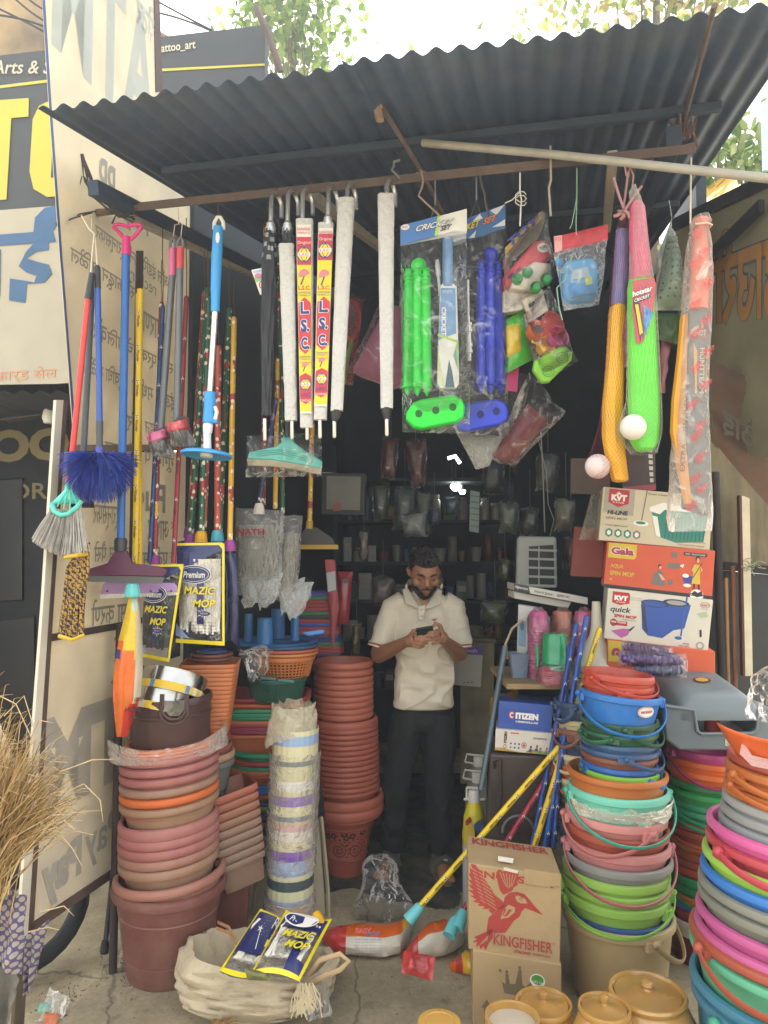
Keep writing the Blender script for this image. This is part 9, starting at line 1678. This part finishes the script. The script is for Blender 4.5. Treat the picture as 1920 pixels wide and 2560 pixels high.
SKIN=mat('94694f',.5,var=.14,vscale=14,bump=.08,bscale=200)
body=merged(parts,.0042,3).build('body',SKIN,man,smooth=80)
def cap(fn,k,keep,name,m,seed,rough=.006):
 b=MB();nu,nv=56,40;vs=[];idx={}
 for i in range(nv+1):
  for j in range(nu):
   t_,a=math.pi*i/nv,2*math.pi*j/nu;v=Vector((math.sin(t_)*math.cos(a),math.sin(t_)*math.sin(a),math.cos(t_)));p=fn(v);nn=noise.noise(Vector((p.x*60,p.y*60,p.z*38)))+.7*noise.noise(p*130);vs.append(HM@(p*(k+rough/.09*nn)))
 fs=[]
 for i in range(nv):
  for j in range(nu):
   t_,a=math.pi*(i+.5)/nv,2*math.pi*(j+.5)/nu;v=Vector((math.sin(t_)*math.cos(a),math.sin(t_)*math.sin(a),math.cos(t_)))
   if keep(v):fs.append((i*nu+j,(i+1)*nu+j,(i+1)*nu+(j+1)%nu,i*nu+(j+1)%nu))
 b.add(vs,fs);o=b.build(name,m,man,smooth=60);md=o.modifiers.new('t','SOLIDIFY');md.thickness=.006;md.offset=-1;return o
HAIR=mat('17161a',.6,var=.3,bump=.9,bscale=160)
cap(lambda v:Vector((v.x*.079,v.y*.096,v.z*(.118 if v.z>0 else.1))),1.09,lambda v:v.z>(.5 if v.y<-.35 else(.1-.35*v.y if v.y<.2 else-.45)),'hair',HAIR,1,.016)
cap(lambda v:Vector((v.x*.0655,v.y*.088-.014-.05*max(0,-v.z)*max(0,-v.y),v.z*.107-.028)),1.04,lambda v:v.z<-.1-.3*max(0,min(1,(-v.y-.25)*1.6))and v.y<.1 and not(abs(v.x)<.3 and-.52<v.z<-.38)and(abs(v.x)>.45 or v.z<-.3),'beard',mat('1d1a1b',.75,var=.4,bump=.8,bscale=220),2,.004)
b=MB();b.tube([hp(-.026,-.104,-.053),hp(0,-.112,-.048),hp(.026,-.104,-.053)],[.003,.0055,.003],8);b.build('moustache',HAIR,man)
for s in(-1,1):
 b=MB();b.tube([hp(s*.014,-.1,.022),hp(s*.034,-.094,.028),hp(s*.054,-.078,.022)],[.004,.0055,.0025],8);b.build('eyebrow',HAIR,man)
 b=MB();b.tube([hp(s*.02,-.0875,-.001),hp(s*.034,-.0885,-.005),hp(s*.048,-.08,-.001)],[.0018,.003,.0018],8);b.build('eye',mat('16110f',.4),man)
JE=mat('14171a',.85,var=.3,vscale=12,bump=.35,bscale=70)
jp=[('t',[q(1056,1752,.02),q(1056,1800,.02),q(1056,1825,.02)],[.098,.102,.085],1.5,hx)]
for(H_,K_,A_)in((HL,KL,AL),(HR,KR_,AR)):
 A2=A_-Z*.02;jp+=[('t',[H_+Z*.01,H_.lerp(K_,.45),K_,K_.lerp(A2,.5),A2.lerp(K_,.12),A2.lerp(K_,.06),A2],[.094,.09,.075,.07,.062,.068,.06])]
b=merged(jp,.008,3);b.v=[tuple(Vector(v)+Vector((noise.noise(Vector(v)*14),noise.noise(Vector(v)*14+Vector((5,5,5))),0))*.011*(1+1.2*(v[2]<.35)))for v in b.v];b.build('jeans',JE,man,smooth=80)
SH_=mat('d2c9b6',.9,var=.07,vscale=6,bump=.25,bscale=260)
CL,CR_=SL.lerp(EL,.78),SR.lerp(ER,.8)
sp=[('t',[q(1058,1492,.015),q(1058,1520,.02),q(1058,1575,.015),q(1060,1660,.01),q(1058,1730,.01),q(1056,1762,.01),q(1056,1767,.01)],[.07,.108,.12,.11,.114,.117,.113],1.42,hx),('t',[q(1010,1508,.02),SL,SL.lerp(CL,.5),CL],[.07,.068,.067,.068]),('t',[q(1108,1508,.02),SR,SR.lerp(CR_,.5),CR_],[.07,.068,.067,.068]),('t',[SL+Vector((.04,0,.0)),q(1058,1494,.015),SR-Vector((.04,0,0))],[.06,.062,.06])]
b=merged(sp,.007,4)
def fold(v):
 v=Vector(v);n1=noise.noise(Vector((v.x*9,v.y*9,v.z*16)))+.9*(1-abs(noise.noise(Vector((v.x*6+v.z*9,v.y*5,v.z*10-v.x*5)))))**5+.6*noise.noise(Vector((v.x*7+v.z*14,v.y*9,v.z*5+3)));lowr=max(0,min(1,(1.35-v.z)/.3));return v+Vector((0,-1,0))*(.016*n1*(.4+lowr))+Vector((.006*n1,0,0))
b.v=[tuple(fold(v))for v in b.v];b.build('shirt',SH_,man,smooth=80)
for s,(cx,ty)in((-1,(1026,1)),(1,(1092,1))):
 b=MB();pl=Pl(q(1058,1512,-.118),(s*.3,-1,1.0));o_=[(1058+s*4,1521),(1058+s*36,1470),(1058+s*48,1476),(1058+s*43,1510),(1058+s*22,1518)]if s>0 else[(1050,1521),(1018,1466),(1006,1474),(1013,1508),(1036,1517)]
 b.slab(o_,pl,.008);b.build('collar',SH_,man,bevel=.003)
b=MB();b.tube([q(1016,1466,-.03),q(1022,1456,.06),q(1060,1452,.1),q(1098,1456,.06),q(1104,1466,-.03)],.016,8,sx=.4);b.build('collar',SH_,man)
pl=Pl(q(1058,1540,-.133),(0,-1,.05));b=MB();b.slab([(1046,1516),(1064,1512),(1058,1550),(1046,1550)],pl,.006,off=.004);b.build('placket',SH_,man,bevel=.002)
b=MB();b.slab([(1046,1490),(1076,1490),(1068,1508),(1058,1522),(1050,1506)],Pl(q(1058,1510,-.105),(0,-1,.3)),.004);b.build('neck_opening',SKIN,man)
for y in(1524,1540):b=MB();b.ball(pl.at(1054,y,.012),.004,8,6);b.build('button',mat('a89a86',.4),man)
b=MB();pl2=Pl(q(1084,1548,-.14),(.1,-1,.05));b.poly([(1077,1549),(1084,1547),(1093,1546),(1089,1551),(1086,1551),(1086,1555),(1082,1551)],pl2,0,.004);b.build('chest_logo',mat('a8382f',.6),man,smooth=0)
for(a,c)in((SL,CL),(SR,CR_)):
 ax=(c-a).normalized()
 for k,(o_,m_,w_)in enumerate(((-.004,SH_,.0705),(.006,mat('a85048',.8),.0702),(.013,SH_,.0705))):b=MB();e=c+ax*o_;b.tube([e-ax*.004,e+ax*.004],w_,28);b.build('sleeve_trim',m_,man)
SA=mat('4a4a40',.7,var=.2);SB=mat('23241f',.7)
for(ps,g0,t_,dr,sd_)in(F1,F2):
 b=MB();o_=[]
 for k in range(24):a=k*math.pi/12;L=.135;o_.append(g0.lerp(t_,.52)+dr*(L*math.cos(a))+sd_*(.048*math.sin(a)*(1+.12*math.cos(a))))
 b.add([Vector((p.x,p.y,.0055))for p in o_]+[Vector((p.x,p.y,.026))for p in o_],[tuple(range(23,-1,-1)),tuple(range(24,48))]+[(k,(k+1)%24,24+(k+1)%24,24+k)for k in range(24)]);b.build('sandal_sole',mat('6b5d48',.8),man)
 for f_,w_ in((.62,.022),(.3,.014)):
  c=g0.lerp(t_,f_);b=MB();b.tube([c+sd_*(.05*math.cos(k*math.pi/8))+Z*(-.006+.066*math.sin(k*math.pi/8))for k in range(9)],w_,8,sx=.25,ref=None);b.build('sandal_strap',SA,man)
  if f_>.5:b=MB();b.tube([c-dr*.01+sd_*.02+Z*.062,c+dr*.012-sd_*.02+Z*.062],.005,6);b.build('strap_mark',mat('a8a698',.6),man)
b=MB();c=(h(1042,1590,3.57)+h(1083,1572,3.575))/2;M=Matrix.Rotation(R(-10),3,'Y')@Matrix.Rotation(R(38),3,'X');b.box(c,(.085,.011,.07),M=M);t=thing('mobile_phone','dark mobile phone held in both hands by the man','phone',c);b.build('case',mat('1c2422',.35),t,bevel=.003)
b=MB();b.ball(c+M@Vector((-.03,-.0065,.022)),.004,8,6);b.build('camera_lens',mat('0d0f10',.1),t)
#HAZE VOLUME added for a milky veil over the dark areas
hz=bpy.data.materials.new('haze');hz.use_nodes=True;N=hz.node_tree.nodes;L=hz.node_tree.links;N.clear()
ho=N.new('ShaderNodeOutputMaterial');hv=N.new('ShaderNodeVolumePrincipled');hv.inputs['Color'].default_value=(.86,.92,1,1);hv.inputs['Density'].default_value=.0068;hv.inputs['Anisotropy'].default_value=.3
L.new(hv.outputs[0],ho.inputs['Volume']);b=MB();b.box((0,1,3.97),(52,54,10.06));b.build('haze',hz,kind='stuff',smooth=0,org=(0,0,0))
